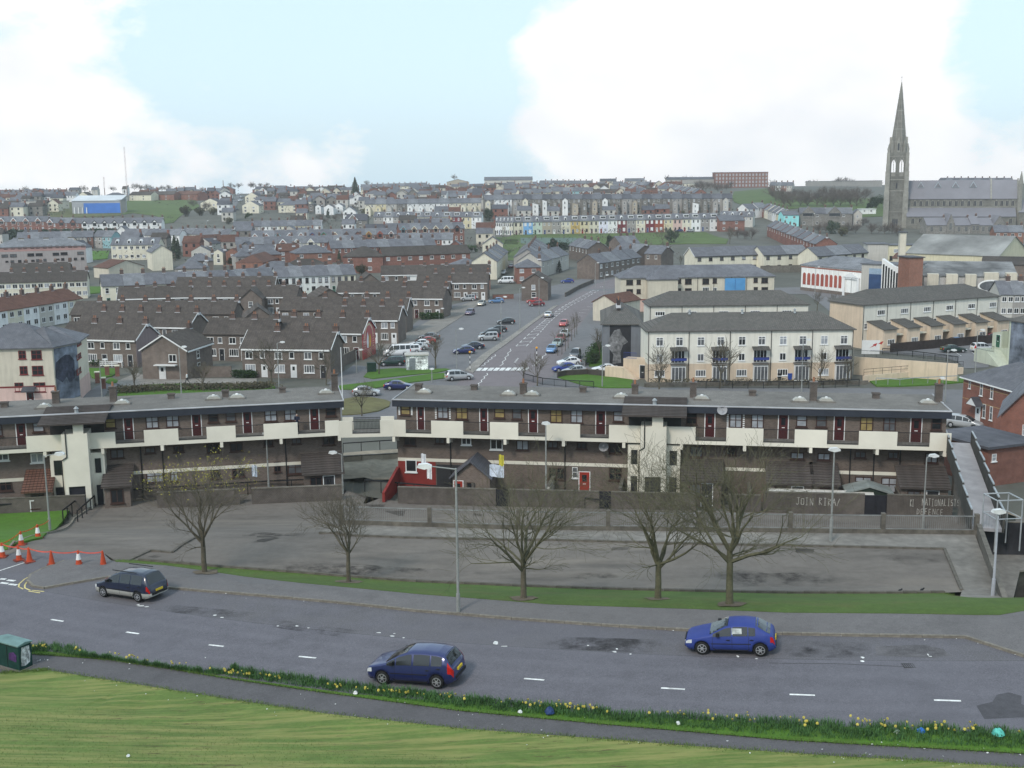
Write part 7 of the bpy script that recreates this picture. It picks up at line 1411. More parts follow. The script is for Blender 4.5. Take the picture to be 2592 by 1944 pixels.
FAR_CARS = [('hatch','silver','B2',940,752,pi,'silver hatchback on the roundabout road beside the dry bank'),('saloon','navy','B2',1225,700,pi,'dark blue saloon on the roundabout road below the green island'),('estate','silver','B2',1742,618,pi+.3,'silver people carrier turning at the zebra crossing'),
('estate','green','B2',1160,495,.15,'dark estate parked left of the white kiosk'),('saloon','grey','B2',1280,468,.1,'grey saloon parked behind the white kiosk'),('van','white','B2',1200,412,.2,'white pickup van parked beside the red painted gable'),('estate','white','B2',1310,388,.2,'white estate parked right of the white pickup'),('saloon','silver','B2',1375,360,.2,'silver saloon parked between the white estate and red hatchback'),('hatch','white','B2',1402,332,.2,'white hatchback parked nearest the red hatchback'),('hatch','red','B2',1455,308,.1,'bright red hatchback in the car park row'),('saloon','grey','B2',1478,270,.1,'grey car parked behind the bright red hatchback'),
('saloon','dkblue','B2',1855,352,.1,'dark saloon parked above the paved island'),('hatch','navy','B2',1785,392,.1,'small navy car parked just below the dark saloon'),('suv','silver','A2',1990,1570,.1,'silver four-wheel drive in the middle of the car park row'),('estate','black','A2',2005,1540,.1,'black estate behind the silver four-wheel drive'),('hatch','black','A2',2072,1498,.1,'black hatchback above the silver four-wheel drive'),('hatch','black','A2',2145,1430,.1,'black car at the street end of the car park row'),('hatch','purple','A2',1835,1348,SD,'purple hatchback standing at the pavement edge'),('hatch','champagne','A2',1935,1270,SD,'pale car parked above the purple hatchback'),('hatch','sky','A2',2062,1248,.2,'light blue hatchback at the top of the car park'),('suv','silver','A2',1818,1230,.05,'silver people carrier outside the brown terrace'),('van','white','A2',2140,1078,0,'white minibus parked beside the cream terrace'),('hatch','silver','A2',2125,1000,1.4,'silver car parked behind the white minibus'),('hatch','dkred','A2',2190,945,1.4,'dark red car at the field end of the cul-de-sac'),('estate','green','F2',1875,1475,.0,'dark green car outside the white painted terrace'),
('hatch','navy','A3',200,1222,.1,'navy car, top of three beside the gabled brown house'),('hatch','red','A3',178,1250,.1,'red car, middle of three beside the gabled brown house'),('hatch','dkred','A3',200,1275,.1,'dark red car, lowest of three beside the gabled brown house'),('saloon','silver','A3',305,1368,SD+pi,'silver saloon driving along the main street'),('hatch','red','A3',432,1446,SD,'red hatchback driving down the main street'),('hatch','white','A3',442,1535,SD,'white hatchback at the top of the kerbside row'),('hatch','red','A3',405,1575,SD,'red hatchback, second in the kerbside row'),('hatch','palegreen','A3',378,1618,SD,'pale green hatchback, third in the kerbside row'),('hatch','sky','B3',330,380,SD,'light blue hatchback, lowest in the kerbside row'),('hatch','blue','A3',463,1076,.1,'blue hatchback beside the road bend'),
('suv','grey','B3',530,432,SD,'dark grey people carrier above the white hatchback'),('hatch','white','B3',478,492,.25,'white hatchback near the mural garden fence'),('hatch','blue','B3',440,545,.3,'blue hatchback beside the dark hedge wall'),('hatch','silver','B3',525,568,.3,'silver hatchback at the corner of the hedge wall'),('saloon','white','B3',785,552,.05,'white saloon parked below the dark painted gable'),
('hatch','sky','A5',1640,992,-2.9,'light blue hatchback in the upper car park'),('saloon','black','A5',1835,970,-2.9,'black saloon beside the timber fence'),('saloon','dkred','A5',1930,955,-2.9,'red saloon beside the timber fence'),('saloon','green','A5',1605,1060,pi,'dark green saloon in the upper car park'),('suv','white','A5',1850,1056,-2.9,'white four-wheel drive in the upper car park'),('hatch','black','A5',1945,1125,pi,'black car half hidden by the pale green block'),('estate','silver','B4',1690,418,2.5,'silver people carrier beside the red brick houses'),('van','white','B4',1875,660,1.9,'white van roof behind the concrete ramp')]
for kd, c_, k, x, y, yw_, lab in FAR_CARS:
 p = G(k, x, y); p = Vector((p.x, p.y, h(p.x, p.y) + .03)); car(kd, c_, lab, p, yw_)
for i, (k, x, y, c_, yw_) in enumerate((('F2',720,375,'white',1.2),('F2',742,335,'silver',1.2),('F2',690,432,'silver',1.2),('F2',815,275,'white',1.2),('F2',868,305,'silver',1.2),('F2',848,352,'white',1.2),('F2',790,470,'grey',1.2))):
 p = G(k, x, y); car('hatch', c_, f"tiny {c_} car on the steep hill street, {nth(i, 7)} of seven in order up", (p.x, p.y, h(p.x, p.y) + .27), yw_, group='cars on the hill street')
for i, (x, c_) in enumerate(((215,'white'),(610,'green'),(760,'red'),(940,'sky'),(1075,'sky'),(1225,'dkred'),(1425,'navy'),(1520,'silver'))):
 p = G('A3', x, 640 - x * .004); car('hatch', c_, f"{ {'dkred':'dark red','sky':'light blue'}.get(c_, c_) } car outside the long painted terrace, {nth(i, 8)}", (p.x, p.y, h(p.x, p.y) + .03), .05, group='cars along the painted terrace')
# fences, ramp and walls round the court
poled2 = mat('rail_grey', (.22, .225, .22), .7, .2, 2)
def fencepts(): return [Vector((X_, yfence(X_) + .12, h(X_, yfence(X_) - .3))) for X_ in [-12.2 + i * 6.28 for i in range(8)]]
fp = fencepts(); a = fp[0]
FN = thing('court_fence', 'grey railing fence with concrete posts across the court', 'fence', a)
b = MB(); rl = MB(); bl = MB()
for p, q in zip(fp, fp[1:]):
 p_, q_ = p - a, q - a; b.bar(p_ + Vector((0, 0, -1.32)), q_ + Vector((0, 0, -1.32)), .3, 3.36)
 for zz_, tt in ((1.32, .07), (.38, .05)): rl.bar(p_ + Vector((0, 0, zz_)), q_ + Vector((0, 0, zz_)), .05, tt)
 for i in range(46): c = p_.lerp(q_, (i + .5) / 46); bl.box(c.x - .008, c.x + .008, c.y - .008, c.y + .008, c.z + .4, c.z + 1.3)
for p in fp: ob('post', cached('cpost', lambda: MB().box(-.14, .14, -.14, .14, -.5, 1.5).mesh('post', concd)), FN, p - a)
ob('retaining_wall', b.mesh('retaining_wall', concd), FN); ob('rail', rl.mesh('rail', poled2), FN); o = ob('balusters', bl.mesh('balusters', poled2), FN); o['kind'] = 'stuff'
# end wall of the court
gwall('long low concrete wall at the right end of the court', [Vector((xside(y) + .1, y, 6.0)) for y in (57.2, 62, 68, 73.8)], .95, concd, True)
# concrete ramp down from the deck
zdk_abs = ZB + zb + .36; p0 = Vector((38.4, 94.6, zdk_abs)); p1 = Vector((32.9, 75.2, 6.3)); du = (p1 - p0); dh = Vector((du.x, du.y, 0)).normalized(); nn = Vector((-dh.y, dh.x, 0))
RP = thing('concrete_ramp', 'long concrete ramp with staggered parapets at the right end of the flats', 'ramp', p0)
rp = mat('ramp_floor', (.33, .32, .33), .7, .15, 1.0); rdark = mat('ramp_panel', (.065, .062, .055), .93, .2, 1.5)
ob('ramp_floor', MB().bar(Vector((0, 0, -.12)), du + Vector((0, 0, -.12)), 1.9, .25).mesh('ramp_floor', rp), RP)
for i in range(7):
 A = du * (i / 7); B = du * ((i + 1) / 7)
 for s in (-1, 1):
  off = nn * (s * 1.05); m_ = (A + B) / 2 + off; ob('parapet_panel', MB().bar(Vector((A.x, A.y, m_.z + .35)) + off, Vector((B.x, B.y, m_.z + .35)) + off, .14, 1.5).mesh('parapet_panel', rdark), RP); ob('handrail', MB().bar(Vector((A.x, A.y, m_.z + 1.16)) + off, Vector((B.x, B.y, m_.z + 1.16)) + off, .12, .09).mesh('handrail', galv), RP)
 if i % 2 == 0: c = A + nn * 0; ob('support', MB().box(c.x - .25, c.x + .25, c.y - .25, c.y + .25, -p0.z + 1.5, c.z - .2).mesh('support', conc), RP)
CG = thing('gate_cage', 'galvanised gate frame at the foot of the concrete ramp', 'gate', (33.6, 74.6, 6.1), .1)
b = MB()
for x in (-.9, .9):
 for y in (-.9, .9): b.tube((x, y, -1), (x, y, 2.6), .05)
 b.tube((x, -.9, 2.6), (x, .9, 2.6), .05); b.tube((x, -.9, 1.3), (x, .9, 1.3), .04)
for y in (-.9, .9): b.tube((-.9, y, 2.6), (.9, y, 2.6), .05); b.tube((-.9, y, 1.3), (.9, y, 1.3), .04)
for i in range(9): b.tube((-.8 + i * .2, .9, 0), (-.8 + i * .2, .9, 1.3), .015, n=4)
ob('frame', b.mesh('frame', galv), CG)
# things in the yard at the right edge
yz = lambda X_, Y_: Vector((X_, Y_, h(X_, Y_)))
gwall('dark wall with pale smudges in the sunken yard', [yz(33.2, 76.6), yz(42, 76.0)], 2.4, mat('wall_black', (.03, .03, .034), .9, .5, .8), True)
b = MB()
for i in range(2): b.tube((i * 1.6, 0, 0), (i * 1.6, 0, 1.0), .05).tube((i * 1.6 + 1.3, 0, 0), (i * 1.6 + 1.3, 0, 1.0), .05).tube((i * 1.6, 0, 1.0), (i * 1.6 + 1.3, 0, 1.0), .05).tube((i * 1.6 + .65, 0, .5), (i * 1.6 + .65, 0, 1.0), .04).tube((i * 1.6, 0, .5), (i * 1.6 + 1.3, 0, .5), .04)
p = yz(33.3, 65.6); ob('barrier_rail', b.mesh('barrier_rail', mat('iron_rust', (.06, .03, .026), .7)), None, p, -.7, 'brown tubular barrier rails in the sunken yard', 'railing')
p = yz(36.6, 84); shed('green timber shed with pale roof beside the ramp', p, .2, 2.6, 2.2, 1.9, .5, mat('timber_green', (.05, .075, .055)), wall('tan'))
for P_, lab in ((yz(38.2, 87.5), 'blue wheelie bin beside the brick outhouse'),):
 t = thing('wheelie_bin', lab, 'bin', P_, .3, 'wheelie bins'); pb = mat('bin_blue', (.02, .06, .28), .5); ob('body', MB().prism([(-.27, .1), (.27, .1), (.31, 1.0), (-.31, 1.0)], -.3, .3, 'y').mesh('body', pb), t); ob('lid', MB().box(-.33, .33, -.34, .34, 1.01, 1.1).mesh('lid', pb), t)
 for s in (-1, 1): ob('wheel', MB().tube((s * .2, .28, .1), (s * .3, .28, .1), .1, n=10).mesh('wheel', tyrem), t)
for k, x, y, lab in (('A5',190,1300,'small blue bin left of the white glazed porch'),('A5',100,1300,'dark bin before the balcony flats')):
 P_ = G(k, x, y); t = thing('wheelie_bin', lab, 'bin', P_, .1, 'wheelie bins'); pb = mat('bin_blue', (.02, .06, .28), .5) if 'blue' in lab else blackp; ob('body', MB().prism([(-.27, .1), (.27, .1), (.31, 1.0), (-.31, 1.0)], -.3, .3, 'y').mesh('body', pb), t); ob('lid', MB().box(-.33, .33, -.34, .34, 1.01, 1.1).mesh('lid', pb), t)
gwall('brick yard wall with dark tiles beside the shed', [yz(38.5, 79), yz(46, 79.4)], 1.9, redb, True)
# lamp posts, poles, signs
polem = mat('post_grey', (.30, .31, .30), .6, .2, 2, metal=.2); poled = mat('post_dark', (.10, .10, .095), .7, .25, 2); lampw = mat('lamp_head', (.66, .67, .66), .4, .1, 2)
def lamp(lab, P, hh, arm=0., ang=0., m=None, base=1.1, head=True, group='lamp posts', name='lamp_post'):
 t = thing(name, lab, 'lamp post', P, ang, group)
 ob('column', cached(('lampc', round(hh, 1), (m or polem).name), lambda: MB().tube((0, 0, -.2), (0, 0, base), .11, .105, 8).tube((0, 0, base), (0, 0, hh), .075, .05, 8).mesh('column', m or polem, False)), t)
 if arm: ob('arm', MB().tube((0, 0, hh - .05), (arm, 0, hh + .12), .04, .035, 6).mesh('arm', m or polem), t)
 if head: ob('lamp_head', MB().prism([(-.38, 0), (-.3, .16), (.15, .2), (.38, .08), (.38, -.02), (0, -.1)], -.15, .15, 'y').mesh('lamp_head', lampw), t, (arm + (.3 if arm > 0 else -.3 if arm < 0 else 0), 0, hh + .08))
 return t
def lamppx(lab, k, bx, by, tx, ty, **kw):
 p = G(k, bx, by); d = ray(Q(k, tx, ty)); t_ = p.y / d.y; hh = CZ + d.z * t_ - p.z; return lamp(lab, (p.x, p.y, p.z), max(1.5, hh), **kw)
lamppx('tall lamp post with white head on the near pavement', 'C1', 1735, 1405, 1675, 155, arm=-1.3, m=polem)
lamppx('thin lamp post in front of the dark garden gates', 'C3', 545, 790, 555, 10, base=1.6)
lamppx('thin lamp post before the right graffiti wall', 'C3', 1338, 690, 1368, 60, arm=.25)
lamppx('stout lamp post with white hood at the court end wall', 'C3', 1940, 1262, 1960, 545, m=mat('post_pale', (.42, .44, .48), .6, .15, 2))
lamppx('lamp post on the grass bank by the cones', 'B5', 432, 700, 382, 45, arm=.9)
lamppx('lamp post at the court edge left of the bridge', 'C1', 105, 365, 90, -130, m=polem)
lamppx('slim lamp post below the bridge gap', 'C1', 742, 372, 735, 30, arm=-.5)
lamppx('thin lamp post in front of the deck left of the tower', 'C2', 280, 455, 278, -220, m=polem)
lamppx('tall white pole beside the gap between the flats', 'B2', 742, 880, 724, 338, m=wf, head=False)
for k, bx, by, tx, ty, lab in (('B2',860,560,850,365,'lamp post left of the two bare island trees'),('B2',1722,600,1718,185,'lamp post beside the zebra crossing'),('B2',1508,640,1507,530,'short post on the green island'),('B1',1562,745,1540,340,'lamp post on the hedge bank before the gabled corner house'),('B1',880,790,858,450,'lamp post beside the brick piers'),('B2',192,690,188,300,'lamp post before the bay window terrace'),('A2',2105,1595,2098,1200,'tall lamp post at the car park pavement'),('A2',1570,1390,1567,1300,'lamp post at the trimmed hedge'),('A2',1145,1600,1145,1490,'small lamp post by the pink panels'),('A3',220,1350,215,1035,'lamp post before the gabled brown house'),('A3',55,1470,45,1120,'lamp post at the left edge of the main street'),('A3',780,1225,778,1010,'lamp post on the right side of the main street'),('A3',703,1110,703,905,'lamp post with lit globe at the road bend'),('B3',763,680,757,330,'lamp post before the dark painted gable'),('A5',1790,1230,1795,875,'lamp post at the upper car park edge'),('A5',1530,1490,1540,1050,'lamp post above the deck flats roof'),('A5',1130,1000,1132,800,'lamp post on the timber fence'),('A5',1900,880,1902,740,'lamp post by the stepped porches'),('A5',410,560,405,330,'lamp post by the arched hall'),('A5',718,600,710,420,'tall curved lamp post before the hall portal'),('A5',295,1400,300,960,'lamp post before the ivory balcony flats'),('A5',1457,1390,1460,1290,'globe lamp on the grass beside the ramp'),('B1',420,1640,380,1255,None),('F2',418,700,415,600,'lamp post below the steep hill street'),('A4',385,1400,388,1230,'lamp post before the stone villas')):
 if lab: lamppx(lab, k, bx, by, tx, ty, arm=0 if 'short' in lab else .5, m=polem)
b2 = mat('globe_amber', (.75, .35, .03), .4, .1, 2);
for k, bx, by, lab in (('B3',200,500,'striped beacon pole right of the zebra crossing'),('B2',1836,540,'striped beacon pole left of the zebra crossing')):
 p = G(k, bx, by); t = thing('beacon_pole', lab, 'beacon', p, 0, 'zebra beacons')
 for i in range(7): ob('band', cached(('bband', i % 2), lambda: MB().tube((0, 0, 0), (0, 0, .42), .06, n=8).mesh('band', wf if i % 2 else blackp)), t, (0, 0, i * .42))
 ob('globe', MB().lathe([(.05, 2.94), (.17, 3.05), (.2, 3.16), (.15, 3.28), (.02, 3.34)], 10).mesh('globe', b2), t)
# brick piers with pale caps
for i, (x, y) in enumerate(((840,640),(925,582),(1012,582),(893,692),(530,780),(630,782),(118,822))):
 p = G('B1', x, y); t = thing('brick_pier', f"red brick pier with pale cap by the corner flats, {nth(sorted([118,530,630,840,893,925,1012]).index(x), 7)}", 'pier', p, .3, 'brick piers'); ob('shaft', MB().box(-.33, .33, -.33, .33, -.3, 1.6).mesh('shaft', redb), t); ob('cap', MB().box(-.4, .4, -.4, .4, 1.603, 1.75).mesh('cap', cfm), t)
# pale rail fence of the mauve gable terrace
a_ = G('B1', 860, 505); b_ = G('B1', 1015, 505); c_ = G('B1', 1050, 510); d_ = G('B1', 1180, 478)
for p, q, lab in ((a_, b_, 'white slatted fence left of the garden path'), (c_, d_, 'white slatted fence climbing to the mauve gable')):
 t = thing('slat_fence', lab, 'fence', p, 0, 'white fences')
 for i in range(3): ob('slat', MB().bar(Vector((0, 0, .25 + i * .3)), (q - p) + Vector((0, 0, .25 + i * .3)), .04, .18).mesh('slat', wf), t)
 for i in range(4): ob('post', MB().box(-.05, .05, -.05, .05, -.1, 1.0).mesh('post', wf), t, (q - p) * (i / 3) + Vector((0, .05, 0)))
# tubular guard rails round the lower street
for lab, k, px, bars in (('black guard rail beside the round road between the flats', 'B2', ((745,1240),(900,1230),(1060,1218),(1210,1208)), False), ('guard rail curving round the corner by the zebra', 'B3', ((90,620),(250,660),(450,680),(690,690)), True), ('grey mesh guard rail before the peach ramp', 'A5', ((935,1340),(1140,1352),(1250,1340),(1640,1320)), False), ('dark guard rail along the front of the balcony flats', 'A5', ((-640,1370),(-300,1372),(100,1372),(480,1370),(790,1350)), True), ('black railing above the peach ramp wall', 'A5', ((990,1075),(1250,1100),(1640,1150)), True), ('low dark fence around the mural garden', 'B3', ((620,500),(660,420),(715,330)), True)):
 lowrail(lab, [G(k, *q) for q in px], 1.05, 2.2, ironm if 'grey' not in lab else galv, bars=bars)
gwall('dark stone wall curving below the parked cars', [G('B3', *q) for q in ((378,600), (450,585), (640,575), (880,598))], .9, mat('wall_dark', (.07, .06, .055), .9, .3, 1), True)
gwall('brick wall of the road bend terrace', [G('A3', *q) for q in ((445,1195), (560,1130), (690,1075))], 1.1, wallm, True)
gwall('pale concrete retaining wall beside the round road', [G('B2', *q) for q in ((745,1320), (900,1310), (1080,1300), (1225,1290))], .5, wall('tan'), True)
gwall('rough stone wall under the cream terraces', [G('A5', *q) for q in ((-60,375), (90,372), (290,368))], 2.2, concd, True)
gwall('red brick boundary wall beside the minibus', [G('A2', *q) for q in ((2030,1215), (2120,1212), (2210,1210))], 1.2, redb, True)
gwall('brown brick yard wall beside the gabled corner house', [G('B1', *q) for q in ((1640,595), (1820,592), (1995,590))], 1.7, brownb, True)
gwall('brick yard wall below the red painted gable', [G('B2', *q) for q in ((640,560), (760,490), (900,415))], 1.8, brownb, True)
# ---- red painted gable: plain red with pale marks
hr = RED_ROW[-1]; wr = max(v.co.x for v in [c for c in hr.children if c.name.startswith('wall')][0].data.vertices); t = ob('painted_gable', None, hr, (wr + .03, 0, 0), pi / 2); t.empty_display_size = .2; t['label'] = 'bright red painted gable with pale arch and marks'
redp = mat('paint_red', (.40, .025, .02), .8, .15, .8)
ob('red_ground', MB().prism([(0, -.2), (7.5, -.2), (7.5, 4.75), (3.75, 7.0), (0, 4.75)], -.06, .0, 'y').mesh('red_ground', redp), t)
b = MB(); n = 10
for i in range(n):
 t0, t1 = pi * i / n, pi * (i + 1) / n; b.face([(3.75 + 2.6 * cos(t0), -.065, 3.4 + 2.7 * sin(t0)), (3.75 + 2.6 * cos(t1), -.065, 3.4 + 2.7 * sin(t1)), (3.75 + 2.25 * cos(t1), -.065, 3.4 + 2.3 * sin(t1)), (3.75 + 2.25 * cos(t0), -.065, 3.4 + 2.3 * sin(t0))])
ob('arch_band', b.mesh('arch_band', mat('paint_pale', (.62, .5, .36), .8, .3, 2)), t)
ob('pale_shape', MB().face([(2.5, -.07, 1.8), (3.4, -.07, 1.6), (3.5, -.07, 3.6), (3.0, -.07, 4.6), (2.4, -.07, 3.4)]).mesh('pale_shape', wf), t); ob('yellow_shape', MB().face([(3.8, -.07, 1.7), (4.7, -.07, 1.8), (4.9, -.07, 3.4), (4.3, -.07, 4.2), (3.9, -.07, 3.4)]).mesh('yellow_shape', mat('paint_ochre', (.6, .36, .06), .8, .2, 2)), t)
b = MB()
for i in range(6):
 for x in (.5, 5.8): b.box(x, x + 1.1, -.07, -.062, 1.7 + i * .42, 1.78 + i * .42)
 b.box(2.6, 4.9, -.07, -.062, .2 + i * .22, .26 + i * .22)
ob('line_of_marks', b.mesh('line_of_marks', mat('paint_pale', (.62, .5, .36))), t)
# mauve render on the other gable end
hm = MAU_ROW[-1]; wr = max(v.co.x for v in [c for c in hm.children if c.name.startswith('wall')][0].data.vertices)
ob('gable_render', MB().prism([(0, -.2), (7.5, -.2), (7.5, 4.75), (3.75, 7.0), (0, 4.75)], -.06, .0, 'y').mesh('gable_render', mat('render_mauve', (.27, .21, .21), .9, .08, .6, 'render')), hm, (wr + .03, 0, 0), pi / 2)
# ---- kiosk, cabinets, billboard
p = G('B2', 1288, 540); K_ = thing('kiosk', 'small white kiosk covered in dark scrawls near the green island', 'kiosk', p, .12)
kio = mat('kiosk_scrawl', (.62, .64, .64), .8, .8, 3.2, c2=(.1, .1, .12)); ob('wall', MB().box(0, 3.6, 0, 2.4, -.2, 2.5).mesh('wall', kio), K_); ob('roof', MB().box(-.2, 3.8, -.2, 2.6, 2.503, 2.7).mesh('roof', wall('pale')), K_); ob('door', MB().box(.5, 1.5, -.04, -.002, 0, 2.1).mesh('door', mat('door_grey', (.2, .22, .24), .6)), K_)
p = G('B2', 950, 556); ob('utility_cabinet', MB().box(0, 1.5, 0, 1.0, -.2, 1.5).box(-.05, 1.55, -.05, 1.05, 1.503, 1.6).box(.72, .78, -.02, -.001, .1, 1.4).mesh('utility_cabinet', mat('cabinet_green', (.015, .04, .03), .6, .2, 2)), None, p, .1, 'dark green utility cabinet beside the island tree', 'cabinet')
pa = G('C4', 172, 832); UC = thing('utility_cabinet', 'green street cabinet with torn posters at the left edge', 'cabinet', (pa.x, pa.y, pa.z), -.5)
gm_ = mat('cabinet_green_near', (.012, .05, .045), .5, .25, 3); ob('body', MB().box(-1.7, 0, 0, .75, -.2, 1.28).mesh('body', gm_), UC); ob('lid', MB().prism([(-.06, 1.285), (.81, 1.285), (.81, 1.34), (.37, 1.42), (-.06, 1.34)], -1.76, .06, 'x').mesh('lid', mat('cabinet_lid', (.16, .26, .25), .6, .2, 2)), UC); ob('plinth', MB().box(-1.8, .1, -.1, .85, -.3, .06).mesh('plinth', conc), UC)
ob('poster', MB().prism([(.1, .25), (.35, .2), (.6, .3), (.66, .7), (.62, 1.15), (.2, 1.18), (.14, .8)], .002, .008, 'x').mesh('poster', mat('poster_torn', (.55, .55, .56), .9, .8, 5)), UC); ob('door_seam', MB().box(-.87, -.84, -.012, -.001, .08, 1.25).box(-1.65, -.05, -.012, -.001, 1.2, 1.22).mesh('door_seam', blackp), UC)
ob('graffiti', MB().prism([(-.75, .5), (-.2, .45), (-.15, .8), (-.35, .95), (-.7, .85)], -.013, -.003, 'y').mesh('graffiti', mat('spray_purple', (.07, .03, .12), .8, .5, 4)), UC)
BBd = Blk('billboard', 'white billboard with two red arrow shapes beside the car park', 'billboard', ('A5',818,957), ('A5',972,957), 4.2, .1, .12, wf, None, kind='box', drop=-1.9)
ob('arrow_shape', MB().face([BBdq for BBdq in [(1.2, -.01, 2.9), (1.9, -.01, 3.4), (1.75, -.01, 3.5), (2.5, -.01, 3.75), (2.2, -.01, 3.15), (2.1, -.01, 3.3)]]).face([(2.6, -.01, 3.6), (3.2, -.01, 4.0), (3.5, -.01, 4.05), (3.1, -.01, 3.45), (3.0, -.01, 3.6)]).mesh('arrow_shape', mat('logo_red', (.42, .02, .02), .7)), BBd.t)
ob('lettering', MB().box(1.4, 3.4, -.012, -.001, 2.45, 2.55).mesh('lettering', mat('logo_grey', (.35, .35, .37), .8)), BBd.t)
for x in (.4, BBd.w - .5): ob('leg', MB().box(x, x + .12, .02, .1, -.5, 1.9).mesh('leg', poled), BBd.t)
# masts on the skyline
for k, bx, by, ty, lab, d_ in (('F1',1612,150,-345,'very tall thin radio mast on the left skyline',1010.),('F1',1328,180,35,'shorter radio mast left of the tall mast',1010.),('F2',628,120,85,'small lattice mast above the hill street',1000.)):
 q = aty(k, bx, by, d_); q2 = aty(k, bx - (12 if by == 150 else 5), ty, d_); b = MB(); hh = q2.z - q.z; n = 10
 for i in range(n):
  for sx in (-.45, .45): b.tube((sx, 0, hh * i / n), (sx * .97, 0, hh * (i + 1) / n), .1, n=4)
  b.tube((-.45, 0, hh * i / n), (.45, 0, hh * (i + 1) / n), .06, n=4)
 b.tube((0, 0, -20), (0, 0, 0), .4); ob('radio_mast', b.mesh('radio_mast', mat('mast_rust', (.26, .19, .18), .8, .2, .1)), None, q, 0, lab, 'mast', 'radio masts')
# ---- cones and tape at the left
def cone(lab, x, y, white):
 p = G('B5', x, y); t = thing('traffic_cone', lab, 'traffic cone', (p.x, p.y, p.z + .01), random.uniform(0, 1), 'traffic cones')
 cm_ = mat('cone_orange', (.50, .07, .025), .6, .15, 2); ob('base', cached('cbase', lambda: MB().box(-.3, .3, -.3, .3, 0, .07).mesh('base', mat('cone_base', (.20, .045, .03), .8, .3, 3))), t); ob('cone_body', cached('cbody', lambda: MB().lathe([(.2, .07), (.05, .98), (.035, 1.0)], 12).mesh('cone_body', cm_)), t)
 if white: ob('reflective_band', cached('cband', lambda: MB().lathe([(.155, .38), (.157, .39), (.096, .76), (.094, .77)], 12).mesh('reflective_band', wf)), t)
 return p
for x, y, w_, lab in ((22,920,1,'banded cone at the left edge where the tapes meet'),(185,818,1,'banded cone on the grass edge, second along the bank'),(328,756,1,'banded cone highest on the grass edge'),(165,948,1,'banded cone just right of the corner cone'),(255,962,0,'plain orange cone beside the banded pair'),(447,992,0,'plain dull cone in the middle of the mouth'),(680,990,1,'banded cone right of the dull plain cone'),(890,994,0,'plain bright cone at the right end of the tape')): cone(lab, x, y, w_)
def tape(lab, px, c, z=.93):
 P = [G('B5', *q) + Vector((0, 0, z)) for q in px]; b = MB()
 for p, q in zip(P, P[1:]):
  for i in range(6):
   sag = lambda t: -.10 * 4 * t * (1 - t); A = p.lerp(q, i / 6) + Vector((0, 0, sag(i / 6))); B = p.lerp(q, (i + 1) / 6) + Vector((0, 0, sag((i + 1) / 6))); b.bar(A, B, .012, .075)
 ob('barrier_tape', b.mesh('barrier_tape', c), None, (0, 0, 0), 0, lab, 'tape', 'barrier tapes')
tape('orange barrier tape along the grass bank', ((22,920),(185,818),(328,756),(428,705)), mat('tape_orange', (.62, .16, .03), .6)); tape('red barrier tape across the court entrance', ((22,920),(165,948),(255,962),(447,992),(680,990),(890,994)), mat('tape_red', (.60, .10, .07), .6))
# trees, hedges, flowers
bark = mat('bark', (.11, .096, .07), .95, .25, 5); bark_g = mat('bark_mossy', (.105, .10, .062), .95, .25, 5); barkfar = mat('bark_far', (.115, .095, .08), .95, .15, .5)
def grow(mb, rnd, p, d, L_, r, lev, maxlev, tips, up=.12, seg=3, kids=(6, 5, 5, 4), rmin=.006, kink=.21):
 n = 8 if lev == 0 else 5 if lev == 1 else 4 if lev == 2 else 3; pts = [p.copy()]; rr = [r]; d = d.copy()
 for i in range(seg):
  d = (d + Vector((rnd.gauss(0, kink), rnd.gauss(0, kink), rnd.gauss(0, kink * .6) + up))).normalized(); p = p + d * (L_ / seg); pts.append(p.copy()); rr.append(max(rmin, r * (1 - (i + 1) / seg * .55)))
 for i in range(seg): mb.tube(pts[i], pts[i+1], rr[i], rr[i+1], n, 0, False)
 if lev >= maxlev: tips.append(p); return
 k = kids[min(lev, len(kids) - 1)]
 for j in range(k):
  t = rnd.uniform(.3, 1.0) if j else 1.0; i = min(seg - 1, int(t * seg)); q = pts[i].lerp(pts[i+1], t * seg - i)
  ax = d.orthogonal().normalized(); ax.rotate(Matrix.Rotation(rnd.uniform(0, 2 * pi), 3, d)); nd_ = d.copy(); nd_.rotate(Matrix.Rotation(rnd.uniform(.35, .8), 3, ax))
  grow(mb, rnd, q, nd_, L_ * rnd.uniform(.55, .8), max(rmin, lerp(rr[i], rr[i+1], t * seg - i) * rnd.uniform(.45, .65)), lev + 1, maxlev, tips, up, seg, kids, rmin, kink)
